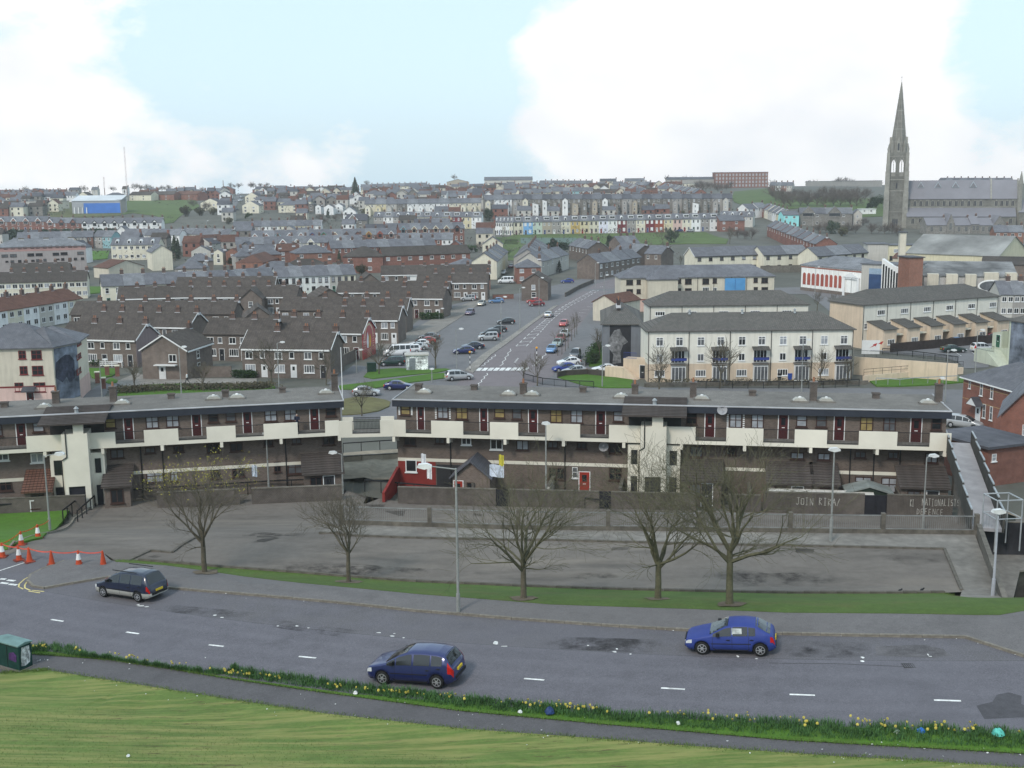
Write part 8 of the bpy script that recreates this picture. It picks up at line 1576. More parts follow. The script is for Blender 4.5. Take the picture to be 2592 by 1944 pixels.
def bare_tree(seed, H, trunk, r, limbs, spread, maxlev, kids, rmin=.006, up=.10, low=0):
 rnd = random.Random(seed); mb = MB(); tips = []; p = Vector((0, 0, -.3)); d = Vector((rnd.uniform(-.03, .03), rnd.uniform(-.03, .03), 1)).normalized()
 tp = [p]; n = 4
 for i in range(n): q = tp[-1] + (d + Vector((rnd.gauss(0, .025), rnd.gauss(0, .025), 0))).normalized() * ((trunk + .3) / n); tp.append(q)
 for i in range(n): mb.tube(tp[i], tp[i+1], r * (1.25 if i == 0 else 1 - .07 * (i - 1)), r * (1 - .07 * i), 9, 0, False)
 a0 = rnd.uniform(0, 6.28); trunkmb = mb; cr_ = MB(); top = tp[-1]
 for i in range(limbs):
  a = a0 + i * 2.4; el = spread * rnd.uniform(.5, 1.35) if i else .1; dd = Vector((cos(a) * sin(el), sin(a) * sin(el), cos(el))); q = tp[-2].lerp(top, rnd.uniform(.1, 1.0)) if i else top
  grow(cr_, rnd, q, dd, (H - trunk) * rnd.uniform(.40, .52), r * rnd.uniform(.42, .62), 1, maxlev, tips, up, 3, kids, rmin)
 for i in range(low):
  a = rnd.uniform(0, 6.28); q = tp[-1].lerp(tp[-2], rnd.uniform(.2, 1)); grow(cr_, rnd, q, Vector((cos(a), sin(a), .15)).normalized(), (H - trunk) * .2, r * .25, 2, maxlev, tips, .02, 3, kids, rmin)
 return trunkmb, cr_, tips
def put_tree(lab, P, meshes, rz=0., sc=1., group='trees', name='bare_tree', extra=None):
 t = thing(name, lab, 'tree', P, rz, group); t.scale = (sc, sc, sc)
 ob('trunk', meshes[0], t); ob('crown', meshes[1], t)
 if len(meshes) > 2 and meshes[2]: ob('leaves', meshes[2], t)
 return t
def leafquads(pts, n, size, spread, rnd, m, name='leaves'):
 b = MB()
 for i in range(n):
  p = rnd.choice(pts) + Vector((rnd.gauss(0, spread), rnd.gauss(0, spread), rnd.gauss(0, spread))); u = Vector((rnd.gauss(0, 1), rnd.gauss(0, 1), rnd.gauss(0, 1))).normalized(); v = u.orthogonal().normalized(); s = size * rnd.uniform(.6, 1.3)
  b.face([p - u * s, p + v * s * .6, p + u * s, p - v * s * .6])
 return b.mesh(name, m, False, False)
# the five street trees on the strip of grass
NEAR = [('C5',0,0,('B5',1765,1068),7.9,2.3,.165,8,.66,'bare tree with yellow buds on top, leftmost on the grass strip',3,1.0),
  ('',0,0,('C1',790,1150),6.5,2.3,.13,7,.62,'smallest bare tree on the strip, second from left',5,1.0),
  ('',0,0,('C2',85,1290),8.6,2.1,.17,9,.74,'wide bare tree right of the near lamp post',8,1.0),
  ('',0,0,('C2',1243,1295),8.7,2.3,.18,8,.66,'bare tree with forked trunk in the middle of the strip',12,1.0),
  ('',0,0,('C2',1862,1340),10.0,3.0,.19,10,.68,'tallest bare tree, rightmost on the grass strip',21,1.0)]
budm = mat('leaf_yellow', (.34, .31, .05), .8, .25, 8)
for i, (_, _, _, bp, H_, tr_, r_, lb, spd, lab, sd_, _) in enumerate(NEAR):
 p = G(*bp); tm, cm_, tips = bare_tree(sd_, H_, tr_, r_, lb, spd, 4, (0, 5, 5, 5), .006, .06, 3 if i in (2, 4) else 1)
 rnd = random.Random(i); ms = [tm.mesh('trunk', bark_g if i > 2 else bark, True, False), cm_.mesh('crown', bark_g if i > 1 else bark, False, False)]
 zs = sorted(t_.z for t_ in tips); hi = [t_ for t_ in tips if t_.z > zs[int(len(zs) * .45)]]
 if i == 0: ms.append(leafquads(hi, 900, .045, .06, rnd, budm))
 elif i > 1: ms.append(leafquads(tips, 500, .02, .05, rnd, mat('bud_brown', (.11, .085, .05), .9)))
 put_tree(lab, (p.x, p.y, p.z), ms, group='street trees on the grass strip')
 # bare soil ring
 b = MB(); n = 16; b.face([(p.x + cos(2 * pi * k / n) * random.uniform(.6, .95), p.y + sin(2 * pi * k / n) * random.uniform(.6, .95), 0) for k in range(n)]); b.v = [(x, y, h(x, y) + .15) for x, y, z in b.v]
 ob('tree_pit', b.mesh('tree_pit', soil), kind='structure')
# smaller bare trees of the lower town: four shapes, copied
VAR = []
for s in range(4):
 tm, cm_, tips = bare_tree(40 + s, 6.5, 1.9, .12, 6, .6, 3, (0, 5, 6, 5), .016, .1); VAR.append((tm.mesh('trunk', bark, True, False), cm_.mesh('crown', bark, False, False)))
SLIM = []
for s in range(2):
 tm, cm_, tips = bare_tree(60 + s, 5.5, 2.2, .06, 4, .35, 3, (0, 4, 4, 3), .012, .14); SLIM.append((tm.mesh('trunk', bark, True, False), cm_.mesh('crown', bark, False, False)))
MID = [('B2',1052,572,1.0,0,'bare tree left on the green island'),('B2',1540,528,1.05,1,'bare tree right on the green island'),('B3',205,670,.9,2,'bare tree at the zebra corner railings'),('B3',85,640,.6,3,'small bare tree left of the zebra corner tree'),('B3',740,420,.9,1,'bare tree beside the dark painted gable'),('B3',1255,745,1.25,0,'large bare tree left in front of the ivory balcony flats'),('B3',1775,690,1.3,2,'large bare tree in the middle of the ivory balcony flats'),('A5',455,1345,.95,3,'bare tree near the right end of the ivory balcony flats'),('A5',690,1320,.75,1,'small bare tree at the right end of the balcony flats'),('B2',905,930,.8,0,'bare tree on the dry bank between the flats'),('B1',1160,720,.8,1,'bare bush tree on the hedge bank, left'),('B1',1750,720,.85,2,'bare bush tree on the hedge bank, right'),('B2',600,660,.9,3,'bare tree before the bay window terrace'),('B2',130,660,1.2,0,'large bare tree before the bay window terrace'),('A5',430,700,.8,1,'bare tree behind the ivory flats, left'),('A5',570,740,.9,2,'bare tree behind the ivory flats, right'),('A3',1820,925,.9,1,'bare tree before the cream terrace'),('A3',1440,930,.7,2,'bare tree beside the cream gable wall'),('A3',1280,745,1.3,0,'bare tree at the playing field edge'),('A3',1860,740,1.2,3,'dark bare tree left of the brick street')]
for k, x, y, sc_, v, lab in MID:
 p = G(k, x, y); put_tree(lab, (p.x, p.y, p.z), VAR[v], random.uniform(0, 6), sc_, 'bare town trees')
for i, (x, y) in enumerate(((415,1690),(470,1640),(500,1575),(525,1545),(545,1520),(380,1700),(445,1660))):
 p = G('A3', x, y); put_tree(f"slim street sapling along the main street, {nth(sorted([415,470,500,525,545,380,445]).index(x), 7)}", (p.x, p.y, p.z), SLIM[i % 2], random.uniform(0, 6), .95, 'street saplings', 'sapling')
# far trees: coarse twigs so that they read at half a kilometre
FARV = []
for s in range(4):
 tm, cm_, tips = bare_tree(80 + s, 10, 1.2, .22, 9, .8, 3, (0, 6, 6, 6), .04, .05); rnd = random.Random(s)
 FARV.append((tm.mesh('trunk', barkfar, False, False), cm_.mesh('crown', barkfar, False, False), leafquads(tips, 900, .13, .5, rnd, mat('twig_haze', (.12, .092, .082), .95, .2, 1))))
def evergreen(seed, n, m, rx, rz, conic=False):
 rnd = random.Random(seed); b = MB(); lobes = [(Vector((rnd.gauss(0, rx * .42), rnd.gauss(0, rx * .42), rz * rnd.uniform(.35, 1.75))), rx * rnd.uniform(.32, .62)) for _ in range(9)]
 for i in range(n):
  u = rnd.random(); a = rnd.uniform(0, 6.28)
  if conic: z = u * rz; rr = rx * (1 - u) ** .8 * rnd.uniform(.45, 1.1) * (1 + .25 * sin(a * 4 + z * 1.7)); p = Vector((rr * cos(a), rr * sin(a), z + .4))
  else:
   c, r_ = rnd.choice(lobes); v_ = Vector((rnd.gauss(0, 1), rnd.gauss(0, 1), rnd.gauss(0, .8))).normalized(); p = c + v_ * r_ * rnd.uniform(.6, 1.15)
  w = Vector((rnd.gauss(0, 1), rnd.gauss(0, 1), rnd.gauss(0, .7))).normalized(); v = w.orthogonal().normalized(); s = rnd.uniform(.12, .32) * (rx / 2.5) ** .5
  b.face([p - w * s, p + v * s * .7, p + w * s, p - v * s * .7], 1 if rnd.random() < .3 else 0)
 return b.mesh('crown', m, False, False)
evm = mat('leaf_dark', (.032, .05, .03), .9, .35, 1.0); evg = mat('leaf_green', (.045, .085, .025), .9, .35, 1.0); evb = mat('leaf_olive', (.085, .085, .04), .95, .35, 1.0)
trk = MB().tube((0, 0, -.5), (0, 0, 3), .25, .15, 6).mesh('trunk', bark)
tipm = mat('leaf_tip', (.075, .095, .045), .9, .3, 1.0); twg = mat('leaf_twig', (.12, .10, .075), .9, .3, 1.0)
EV = {'c': evergreen(1, 2200, [evm, tipm], 2.2, 9, True), 'r': evergreen(2, 2200, [evg, tipm], 2.6, 2.6), 'd': evergreen(3, 2400, [evm, tipm], 3.0, 3.4), 'o': evergreen(4, 1700, [evb, twg], 2.0, 1.6)}
def put_ev(lab, P, kd, sc_, group='evergreens', name='evergreen_tree'):
 t = thing(name, lab, 'tree' if kd != 'o' else 'bush', P, random.uniform(0, 6), group); sc_ *= .58; t.scale = (sc_, sc_, sc_ * random.uniform(.9, 1.15)); ob('trunk', trk, t); ob('crown', EV[kd], t)
for k, x, y, kd, sc_, lab in (('F3',100,330,'c',2.9,'very large dark conifer on the skyline slope'),('F1',2230,1100,'c',1.7,'dark evergreen right of the cream gable'),('F2',60,1050,'c',1.2,'pointed conifer beside the cream gable'),('F2',1960,560,'c',1.0,'pointed conifer by the white villas'),('F3',910,480,'d',.9,'dark conifer before the white rear terrace'),('F2',2105,1130,'c',.75,'slim dark cypress beside the orange brick house'),('F4',480,1360,'c',.85,'pointed cypress left of the road bend'),('A4',1715,1330,'d',1.7,'dark round evergreen before the nave'),('A4',940,1180,'r',2.8,'green leafy tree just left of the spire'),('A4',895,1190,'r',1.6,'small bright green tree left of the spire foot'),('A4',555,1400,'d',1.6,'dark evergreen below the stone villas'),('A4',640,1420,'o',2.4,'olive bush tree below the stone villas'),('F4',50,560,'d',2.2,'dark evergreen at the left end of the painted terrace'),('F4',1690,590,'c',.8,'dark conifer behind the painted terrace'),('F3',1780,600,'d',1.6,'dark evergreen beside the steep lane'),('F2',310,300,'d',1.3,'dark tree left of the hill street'),('F3',1580,1000,'r',1.3,'green bush beside the pale lane wall'),('F3',160,1170,'r',1.0,'green bush before the hostel'),('F3',1260,1150,'r',.9,'green bush beside the hostel wing'),('F3',650,1130,'o',2.2,'brown thicket before the hostel wing'),('F3',180,1290,'o',1.6,'yellowish bush beside the white terrace end'),('F4',400,1080,'d',1.3,'dark bush right of the red chimneys'),('F4',1120,1060,'d',1.3,'dark bush between the brown brick houses'),('F4',1900,980,'d',1.5,'dark bush at the field corner'),('F2',940,570,'r',1.1,'bush below the steep hill street'),('F2',150,540,'o',2.6,'thicket under the left pasture'),('F2',330,530,'o',2.4,'thicket beside the hill street'),('F2',500,520,'o',2.0,'brown scrub at the foot of the hill street'),('F2',700,640,'o',1.8,'scrub above the bargeboard terrace'),('F2',620,1110,'r',1.6,'dark green tree before the orange house'),('F2',750,1180,'o',1.5,'brown bush below the orange house'),('F1',1560,1180,'o',1.2,'bare bush before the rusty shed'),('A1',20,1450,'o',1.2,'olive bush at the far left edge'),('B3',690,480,'d',.5,'clipped dark bush in the mural garden'),('A5',330,290,'d',.8,'dark bush at the corner of the arched hall'),('F4',2040,640,'o',1.5,'thicket beside the brick corner house')):
 p = G(k, x, y); put_ev(lab, (p.x, p.y, p.z), kd, sc_, name='evergreen_tree' if kd in 'cd' else 'leafy_tree' if kd == 'r' else 'bush')
WD = [('A3', [(1330+i*42, 205+ (i%3)*14) for i in range(4)], 'bare tree in the row left of the brick school', .8), ('A3', [(1500 + (i * 37) % 400, 232 + (i * 53) % 62) for i in range(20)], 'bare tree in the dense wood below the brick school', .85), ('A4', [(40,985),(110,1000),(140,995),(365,985),(400,990),(590,960),(620,960),(680,960),(730,965),(780,985),(920,985),(950,990),(1240,985),(1300,985)], 'bare tree on the skyline around the spire', .8), ('A4', [(60 + (i * 71) % 910, 1075 + (i * 47) % 95) for i in range(24)], 'bare tree on the grassy slope left of the spire', 1.05), ('A4', [(505,1390),(690,1400),(1010,1400),(1075,1400),(1120,1420),(830,1330),(900,1400),(760,1400),(450,1400)], 'bare tree around the foot of the spire', .7), ('F1', [(330,215),(1710,185),(1790,195),(1860,200),(1930,195),(2000,205),(2060,200),(2140,205),(1080,215),(1440,205)], 'bare tree on the left skyline', .75), ('F2', [(60,200),(120,205),(360,215),(730,165),(980,160),(1010,160),(1100,155),(1180,160),(1740,170),(820,165)], 'bare tree on the middle skyline', .6), ('F2', [(1330,480),(1240,400),(700,560),(1280,260),(420,470),(250,420),(1690,340),(2180,360),(1860,600),(2060,600),(2170,600),(1900,640)], 'bare tree between the hillside villas', .6), ('F3', [(50,340),(140,420),(60,470),(1750,560),(1720,880),(1690,980),(590,1150),(1980,130),(1360,80),(250,140)], 'bare tree on the hillside right of the conifer', .6), ('F4', [(60,600),(330,610),(430,600),(640,610),(760,600),(1250,600),(1330,600),(1600,590),(1960,590),(1560,545)], 'bare garden tree behind the painted terrace', .55), ('A3', [(1880,660),(1930,690),(1990,690),(2050,700)], 'bare tree between the field and the brick street', .6)]
for k, pts_, lab, sc_ in WD:
 xs_ = sorted((q[0], q[1]) for q in pts_)
 for i, (x, y) in enumerate(pts_): p = G(k, x, y); put_tree(f"{lab}, {nth(xs_.index((x, y)), len(pts_))}", (p.x, p.y, p.z - (1.6 if 'skyline' in lab else 0)), FARV[i % 4], random.uniform(0, 6), sc_ * random.uniform(.75, 1.15), lab.replace('bare tree', 'bare trees').replace('garden tree', 'garden trees'))
# hedges and scrub
def hedge(lab, pts, w_, hh, m, n=900, size=.12, name='hedge', rough=.25):
 rnd = random.Random(len(lab)); b = MB()
 for i in range(n):
  t = rnd.random() * (len(pts) - 1); j = int(t); p = pts[j].lerp(pts[j+1], t - j); q = Vector((p.x + rnd.gauss(0, w_ * .35), p.y + rnd.gauss(0, w_ * .35), 0)); q.z = h(q.x, q.y) + rnd.random() ** .7 * hh * (1 + rough * sin(t * 19) * .5); u = Vector((rnd.gauss(0, 1), rnd.gauss(0, 1), rnd.gauss(0, 1))).normalized(); v = u.orthogonal().normalized(); s = size * rnd.uniform(.6, 1.4); b.face([q - u * s, q + v * s, q + u * s, q - v * s])
 a = pts[0]; return ob(name, b.mesh(name, m, False, False), None, (0, 0, 0), 0, lab, 'hedge', 'hedges')
scrub = mat('scrub_brown', (.085, .075, .048), .95, .35, 2); hg = mat('hedge_green', (.03, .06, .018), .95, .3, 2)
hedge('brown and green scrub hedge behind the left flats', [G('B1', 1030, 735), G('B1', 1300, 715), G('B1', 1700, 705), G('B1', 2100, 700), G('B2', 120, 690)], 2.2, .95, scrub, 6000, .10)
hedge('clipped green hedge before the bay window terrace', [G('B1', 2015, 602), G('B1', 2200, 600)], .8, 1.2, hg, 1500, .09); hedge('trimmed green hedge below the short terrace', [G('A2', 1405, 1392), G('A2', 1590, 1388)], 1.0, 1.5, hg, 1500, .12)
hedge('long dark conifer hedge below the brick terrace', [G('F1', -60, 865), G('F1', 500, 860), G('F1', 1000, 850), G('F1', 1560, 845)], 3, 5.2, evm, 8000, .5); hedge('overgrown hedge by the mural garden', [G('B3', 650, 500), G('B3', 690, 420), G('B3', 740, 350)], 1.6, 1.6, hg, 1500, .12)
hedge('low garden shrubs along the mauve gable terrace', [G('B1', 790, 500), G('B1', 1000, 498), G('B1', 1150, 480)], 1.0, 1.1, hg, 1300, .1); hedge('bushes along the playing field edge', [G('A3', 300, 800), G('A3', 460, 790)], 2.5, 3.0, evm, 1500, .3); hedge('hedge line before the tall rear terrace', [G('A3', 0, 490), G('A3', 600, 480), G('A3', 1250, 470), G('A3', 1850, 462)], 4, 3.4, evb, 4500, .4)
hedge('scrub in gardens before the white rear terrace', [G('F3', 200, 500), G('F3', 700, 500), G('F3', 1650, 500)], 3, 2.4, evb, 2500, .4); hedge('shrubs along the foot of the balcony flats', [G('B3', 1180, 660), G('B3', 1900, 665), G('A5', 700, 1335)], .9, .9, scrub, 2500, .09)
# ---- daffodil verge beside the near road
vt = line_of('D', [(30,1398),(250,1428),(500,1465),(760,1500),(1000,1520),(1300,1545),(1700,1566),(2000,1580),(2330,1592)]); vb = line_of('D', [(45,1412),(200,1421),(500,1468),(760,1505),(1000,1537),(1300,1565),(1700,1600),(2000,1617),(2330,1636)])
rnd = random.Random(5); b = MB(); fl_ = MB()
for i in range(34000):
 t = rnd.random() * (len(vt) - 1); j = int(t); A = vt[j].lerp(vt[j+1], t - j); B = vb[j].lerp(vb[j+1], t - j); dv = (A - B); wdt = max(dv.length, .9); dv.normalize(); c = rnd.random(); u = c ** .75
 q = B + dv * (.25 + u * (wdt - .05)); clump = .5 + .5 * sin(q.x * 5.3 + sin(q.x * 2.1) * 2) * sin(q.y * 4.7 + q.x)
 if rnd.random() > .25 + clump: continue
 z = h(q.x, q.y); L_ = rnd.uniform(.14, .36) * (.55 + .6 * u) * (.8 + .4 * clump); a = rnd.uniform(0, 6.28); le = rnd.uniform(.1, .75); tip = Vector((cos(a) * sin(le), sin(a) * sin(le), cos(le))) * L_; s = Vector((-sin(a), cos(a), 0)) * .011; m_ = tip * .6 + Vector((0, 0, .04)); o_ = Vector((q.x, q.y, z + .02))
 b.face([o_ - s, o_ + s, o_ + m_ + s * .8, o_ + m_ - s * .8], rnd.random() < .3); b.face([o_ + m_ - s * .8, o_ + m_ + s * .8, o_ + tip], rnd.random() < .3)
ob('daffodil_leaves', b.mesh('daffodil_leaves', [mat('leaf_daffodil', (.07, .155, .045), .8, .25, 3), mat('leaf_daffodil_dark', (.035, .095, .035), .8, .25, 3)], False, False), None, (0, 0, 0), 0, 'long strip of green daffodil leaves along the near road', 'flowers', kind='stuff')
for i in range(330):
 t = (rnd.random() ** .9) * (len(vt) - 1.2) + .15; j = int(t); A = vt[j].lerp(vt[j+1], t - j); B = vb[j].lerp(vb[j+1], t - j); q = B.lerp(A, rnd.uniform(.55, 1.12))
 if sin(q.x * .9) + sin(q.x * 2.3 + 1) < rnd.uniform(-1.3, .9): continue
 z = h(q.x, q.y) + rnd.uniform(.30, .46); a = rnd.uniform(0, 6.28); n = 6; c = Vector((q.x, q.y, z)); f = Vector((cos(a) * .8, sin(a) * .8, .5)).normalized(); ux = f.orthogonal().normalized(); uy = f.cross(ux)
 for k in range(n): t0, t1 = 2 * pi * k / n, 2 * pi * (k + .8) / n; fl_.face([c, c + (ux * cos(t0) + uy * sin(t0)) * .05, c + (ux * cos((t0 + t1) / 2) + uy * sin((t0 + t1) / 2)) * .065, c + (ux * cos(t1) + uy * sin(t1)) * .05])
 fl_.tube(c, c + f * .04, .02, .026, 6)
ob('daffodil_flowers', fl_.mesh('daffodil_flowers', mat('petal_yellow', (.55, .46, .09), .7, .2, 4), False, False), None, (0, 0, 0), 0, 'scattered yellow daffodil heads along the verge', 'flowers', kind='stuff')
# ragged grass tufts on lawn edges and the strip
gt = MB()
def tufts(line, n, w_, hh):
 for i in range(n):
  t = rnd.random() * (len(line) - 1); j = int(t); p = line[j].lerp(line[j+1], t - j); x, y = p.x + rnd.gauss(0, w_), p.y + rnd.gauss(0, w_); z = h(x, y) + .03; a = rnd.uniform(0, 6.28); L_ = rnd.uniform(.5, 1.2) * hh; s = Vector((-sin(a), cos(a), 0)) * .012; o_ = Vector((x, y, z)); gt.face([o_ - s, o_ + s, o_ + Vector((cos(a) * L_ * .5, sin(a) * L_ * .5, L_))])
tufts(line_of('D', lawn_top[1:]), 6000, .1, .09); tufts(line_of('D', verge_low[1:]), 5000, .08, .1); tufts(line_of('D', strip_low), 3500, .08, .12); tufts(line_of('D', strip_top[:12]), 3500, .15, .16)
for i in range(45000):
 y = rnd.uniform(27, 47); x = rnd.uniform(-.5, .5) * y * 1.02
 if y - yroad(x) > -7.7: continue
 z = h(x, y) + .025; a = rnd.uniform(0, 6.28); L_ = rnd.uniform(.03, .075); s = Vector((-sin(a), cos(a), 0)) * .011; o_ = Vector((x, y, z)); gt.face([o_ - s, o_ + s, o_ + Vector((cos(a) * L_ * .7, sin(a) * L_ * .7, L_))], rnd.choice((0, 1, 2)))
ob('grass_tufts', gt.mesh('grass_tufts', [mat('blade_green', (.11, .17, .04), .9, .2, 3), mat('blade_pale', (.20, .215, .075), .9, .2, 3), mat('blade_dark', (.07, .115, .025), .9, .2, 3)], False, False), None, (0, 0, 0), 0, 'ragged grass along lawn and path edges', 'grass', kind='stuff')
# ---- litter
lit = MB()
for i in range(150):
 L0, L1 = rnd.choice(((vb, .9), (line_of('D', kerb_far[:12]), .25), (line_of('D', strip_low), .3), (vb, 1.6), (line_of('D', lawn_top[2:]), .5))); t = rnd.random() * (len(L0) - 1); j = int(t); p = L0[j].lerp(L0[j+1], t - j); x, y = p.x + rnd.gauss(0, L1), p.y - abs(rnd.gauss(0, L1)) * (1 if L0 is not vb else .6); z = h(x, y) + .13; r_ = rnd.uniform(.015, .05); a = rnd.uniform(0, 3); lit.face([(x + cos(a + k * pi / 2) * r_ * rnd.uniform(.5, 1.3), y + sin(a + k * pi / 2) * r_ * rnd.uniform(.5, 1.3), z - .08 + rnd.uniform(0, .03)) for k in range(4)])
ob('litter', lit.mesh('litter', mat('paper_white', (.66, .66, .64), .8, .2, 5), False, False), None, (0, 0, 0), 0, 'tiny scraps of white paper along the kerb and verge', 'litter', kind='stuff')
def bag(lab, k, x, y, c, r_, name='plastic_bag'):
 p = G(k, x, y); b = MB(); rn = random.Random(x); n = 10; rings = []
 for j, (rr, zz_) in enumerate(((.7, 0), (1, .35), (.85, .75), (.45, 1.1), (.12, 1.25))): rings.append([(r_ * rr * cos(2 * pi * i / n) * rn.uniform(.75, 1.2), r_ * rr * sin(2 * pi * i / n) * rn.uniform(.75, 1.2), r_ * zz_ * rn.uniform(.85, 1.15)) for i in range(n)])
 for A, B in zip(rings, rings[1:]):
  for i in range(n): b.face([A[i], A[(i+1) % n], B[(i+1) % n], B[i]])
 b.face(rings[-1]); ob(name, b.mesh(name, mat('plastic_' + lab.split()[0] + str(int(c[2] * 100)), c, .4, .25, 8), False, False), None, (p.x, p.y, p.z + .04), 0, lab, 'litter', 'larger litter on the verge')
bag('turquoise plastic bag caught in the verge at the right', 'C7', 1980, 1390, (.10, .45, .38), .24); bag('blue crumpled bag on the verge right of centre', 'C7', 1322, 1365, (.03, .16, .55), .17); bag('dark blue cloth lying in the verge below the hatchback', 'C6', 310, 1200, (.02, .045, .14), .24); bag('white carton in the verge beside the dark blue cloth', 'C6', 56, 1192, (.66, .68, .68), .1); bag('white cup lying at the verge edge', 'C6', 1418, 1290, (.66, .7, .7), .1); bag('white paper on the verge behind the people carrier', 'C5', 850, 1030, (.66, .66, .66), .12); bag('white ball on the near lawn', 'C4', 1103, 1570, (.7, .7, .7), .08, 'ball'); bag('white scrap left of the blue crumpled bag', 'C7', 1115, 1370, (.6, .62, .62), .12); bag('pale scrap on the strip of grass by the lone tree', 'C1', 165, 1115, (.66, .66, .64), .08)
# ---- two dark birds on the strip
for k, x, y, lab in (('C7',1138,165,'dark bird on the grass, left of the two'),('C7',1328,158,'dark bird on the grass, right of the two')):
 p = G(k, x, y); o = ob('bird', MB().lathe([(.01, -.16), (.06, -.1), (.085, 0), (.07, .09), (.03, .13), (.05, .17), (.045, .21), (.01, .26)], 8).mesh('bird', mat('feather_black', (.012, .012, .013), .6), True), None, (p.x, p.y, p.z + .22), 0, lab, 'bird', 'birds on the grass strip'); o.rotation_euler = (0, 1.25, .6)
# the packed upper hillside: houses too small to tell apart, garden thickets
def proj(X_, Y_, Z_):
 d = Vector((X_, Y_, Z_ - CZ)); w = d.dot(FW); return CX + FPX * d.dot(RT) / w, CY - FPX * d.dot(UP) / w
rnd = random.Random(77); taken = [(o.location.x, o.location.y) for o in bpy.data.objects if o.parent is None and o.get('category') in ('house', 'terraced house', 'building', 'hall', 'school') and o.location.y > 420]
def free(x, y, r=9.): return all(abs(x - a) > r or abs(y - b_) > r * .8 for a, b_ in taken)
cols_ = ['white', 'cream', 'pale', 'grey', 'red', 'red', 'buff', 'stone']; mats_ = [wall(c) for c in cols_] + [slate, slated, browntile2, redtile, gl_d]; b = MB(); tb_ = MB()
def skip(px, py): return (140 < px < 345 and 478 < py < 575) or (px < 420 and 540 < py < 600) or (290 < px < 535 and 497 < py < 600) or px > 1700 or (560 < px < 640 and 480 < py < 560)
for Y_ in (440, 470, 505, 540, 575, 610, 648, 690, 722, 755, 790, 825, 860, 900, 940, 985):
 x = -.46 * Y_
 while x < .2 * Y_:
  w_ = rnd.uniform(5.5, 9); z = h(x, Y_ + 4); px, py = proj(x, Y_, z + 3); yy_ = Y_ + rnd.uniform(-6, 6)
  if rnd.random() < .72 and not skip(px, py) and free(x + w_ / 2, yy_) and (Y_ > 640 or px < 1250 and rnd.random() < .5):
   H_ = rnd.uniform(4.4, 6); d_ = 7.; wm = rnd.randrange(8); rm = 8 + rnd.choice((0, 0, 0, 1, 2, 3)); r_ = rnd.uniform(2, 2.8)
   if rnd.random() < .25: b.prism([(x, z - 3), (x + w_, z - 3), (x + w_, z + H_), (x + w_ / 2, z + H_ + r_), (x, z + H_)], yy_, yy_ + d_, 'y', wm); b.prism([(x - .3, z + H_ - .2), (x + w_ / 2, z + H_ + r_ + .05), (x + w_ + .3, z + H_ - .2), (x + w_ / 2, z + H_ + r_ + .25)], yy_ - .3, yy_ + d_, 'y', rm)
   else: b.box(x, x + w_, yy_, yy_ + d_, z - 3, z + H_, wm); b.prism([(yy_ - .3, z + H_ - .1), (yy_ + d_ / 2, z + H_ + r_), (yy_ + d_ + .3, z + H_ - .1)], x - .2, x + w_ + .2, 'x', rm); b.box(x + w_ - .5, x + w_ + .3, yy_ + 3, yy_ + 4, z + H_ + 1, z + H_ + r_ + 1.1, 4)
   for fx in (.15, .6):
    for fz in (.9, H_ - 1.9): b.box(x + w_ * fx, x + w_ * fx + 1.0, yy_ - .06, yy_, z + fz, z + fz + 1.3, 12)
  elif not skip(px, py) or rnd.random() < .1:
   for i in range(26):
    q = Vector((x + rnd.gauss(3, 2.2), yy_ + rnd.gauss(0, 2), z + rnd.random() ** .8 * rnd.uniform(2, 5.5))); u = Vector((rnd.gauss(0, 1), rnd.gauss(0, 1), rnd.gauss(0, 1))).normalized(); v = u.orthogonal().normalized(); s = rnd.uniform(.25, .6)
    tb_.face([q - u * s, q + v * s * .5, q + u * s, q - v * s * .5], rnd.choice((0, 0, 0, 1)))
  x += w_ + (rnd.uniform(.0, .6) if rnd.random() < .65 else rnd.uniform(4, 12))
ob('distant_houses', b.mesh('distant_houses', mats_), None, (0, 0, 0), 0, 'packed small houses between the named rows on the far hillside', 'houses', kind='stuff')
ob('distant_thickets', tb_.mesh('distant_thickets', [mat('thicket_brown', (.105, .092, .08), .95, .25, .4), mat('thicket_green', (.05, .07, .04), .95, .3, .4)], False, False), None, (0, 0, 0), 0, 'brown garden thickets between the far houses', 'bushes', kind='stuff')
# people
skinm = mat('skin', (.42, .26, .19), .7, .05, 4); topw = mat('cloth_white', (.68, .68, .69), .9, .1, 5); trod = mat('cloth_dark', (.02, .022, .03), .9, .1, 5); hairm = mat('hair_brown', (.035, .022, .015), .8)
def person(lab, P, rz, J, E_, R_, top, legs, zwaist, zneck, hair=hairm):
 me = bpy.data.meshes.new('person'); me.from_pydata(J, E_, []); o = bpy.data.objects.new('tmp_person', me); col.objects.link(o); m = o.modifiers.new('s', 'SKIN'); o.modifiers.new('u', 'SUBSURF').levels = 1
 for i, r_ in enumerate(R_): me.skin_vertices[0].data[i].radius = (r_[0], r_[1]) if isinstance(r_, tuple) else (r_, r_)
 me.skin_vertices[0].data[0].use_root = True; dg = bpy.context.evaluated_depsgraph_get(); dg.update(); em = bpy.data.meshes.new_from_object(o.evaluated_get(dg)); bpy.data.objects.remove(o)
 for q in (top, legs, skinm, hair): em.materials.append(q)
 for p in em.polygons:
  c = p.center; p.use_smooth = True
  hand = any((c - Vector(J[k])).length < .09 for k in (11, 14))
  p.material_index = 2 if hand else (3 if (c.z > zneck + .17 or (c.z > zneck + .08 and c.x > .03)) else 2) if c.z > zneck else 0 if c.z > zwaist else 1
 return ob('person', em, None, P, rz, lab, 'person')
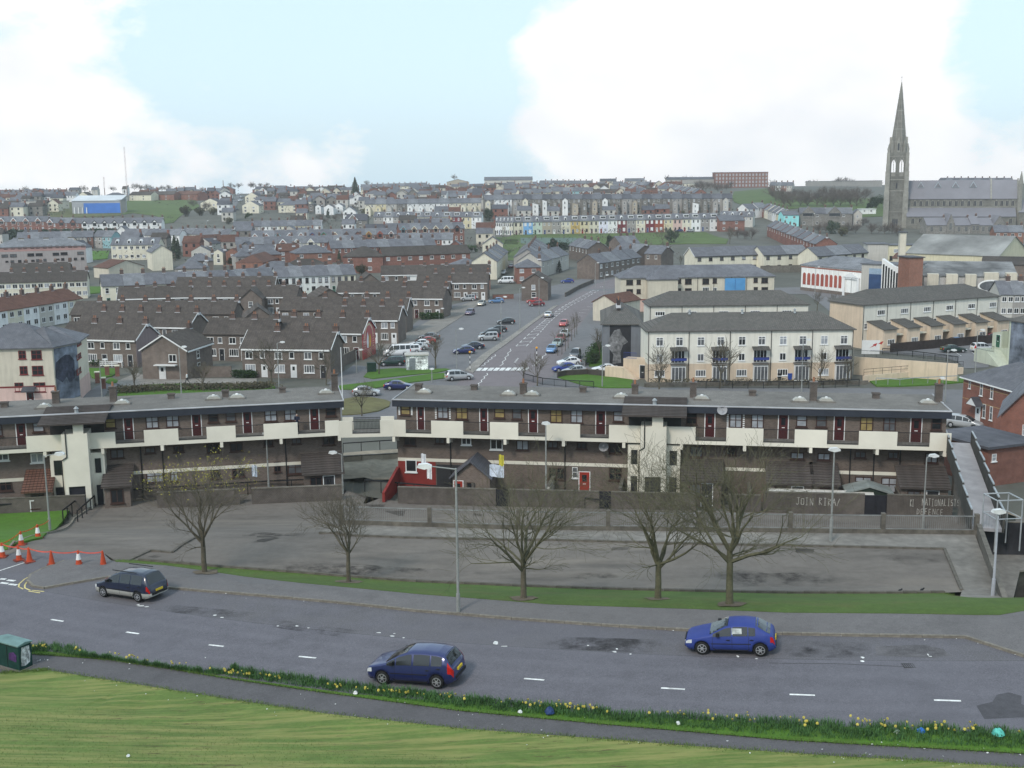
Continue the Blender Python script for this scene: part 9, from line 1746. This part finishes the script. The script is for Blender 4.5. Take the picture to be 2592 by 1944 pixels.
#       0 pelvis 1 chest 2 neck 3 head 4 crown 5-8 legs: kneeL ankleL kneeR ankleR, 9 shoulderL 10 elbowL 11 handL 12 shoulderR 13 elbowR 14 handR 15 toeL 16 toeR
J = [(0,0,.95),(0,0,1.3),(0,0,1.5),(-.02,0,1.6),(-.01,0,1.74),(-.16,-.09,.52),(-.28,-.09,.09),(.08,.09,.5),(.36,.09,.16),(0,-.2,1.42),(.1,-.25,1.15),(-.02,-.25,.92),(0,.2,1.42),(-.1,.25,1.15),(-.28,.24,.98),(-.45,-.09,.04),(.24,.09,.03)]
E_ = [(0,1),(1,2),(2,3),(3,4),(0,5),(5,6),(6,15),(0,7),(7,8),(8,16),(1,9),(9,10),(10,11),(1,12),(12,13),(13,14)]
R_ = [(.15,.12),(.18,.12),.06,.095,.075,.075,.05,.075,.05,.07,.05,.04,.07,.05,.04,.04,.04]
p = G('B1', 1612, 655); person('person in white top and dark trousers walking left on the pavement', (p.x, p.y, h(p.x, p.y) + .1), 0, J, E_, R_, topw, trod, .98, 1.5)
u, z = K.loc('B2', 350, 1060, .8); q = K.P + K.u * u + K.n * .8
J2 = [(0,0,.95),(-.03,0,1.3),(-.06,0,1.5),(-.09,0,1.6),(-.09,0,1.74),(0,-.09,.52),(.02,-.09,.08),(0,.09,.5),(.02,.09,.08),(-.05,-.2,1.42),(-.15,-.22,1.18),(-.35,-.15,1.12),(-.05,.2,1.42),(-.15,.22,1.18),(-.35,.15,1.12),(-.14,-.09,.03),(-.14,.09,.03)]
person('person in dark coat leaning on the left deck railing', (q.x, q.y, K.P.z + zb2 + .37), K.rz + pi / 2, J2, E_, R_, mat('cloth_navy', (.03, .035, .06), .9), trod, .8, 1.5, mat('hair_grey', (.3, .28, .25), .8))
# air
hz = MB().box(-2100, 2100, -30, 2640, -6, 150).mesh('haze', []); hm_ = bpy.data.materials.new('haze'); hm_.use_nodes = True; n_ = hm_.node_tree.nodes; n_.clear()
vo = n_.new('ShaderNodeVolumePrincipled'); vo.inputs['Color'].default_value = (.95, .975, 1, 1); vo.inputs['Density'].default_value = .00016; vo.inputs['Anisotropy'].default_value = .2
oo = n_.new('ShaderNodeOutputMaterial'); hm_.node_tree.links.new(vo.outputs[0], oo.inputs['Volume']); hz.materials.append(hm_)
ob('haze', hz, kind='stuff')
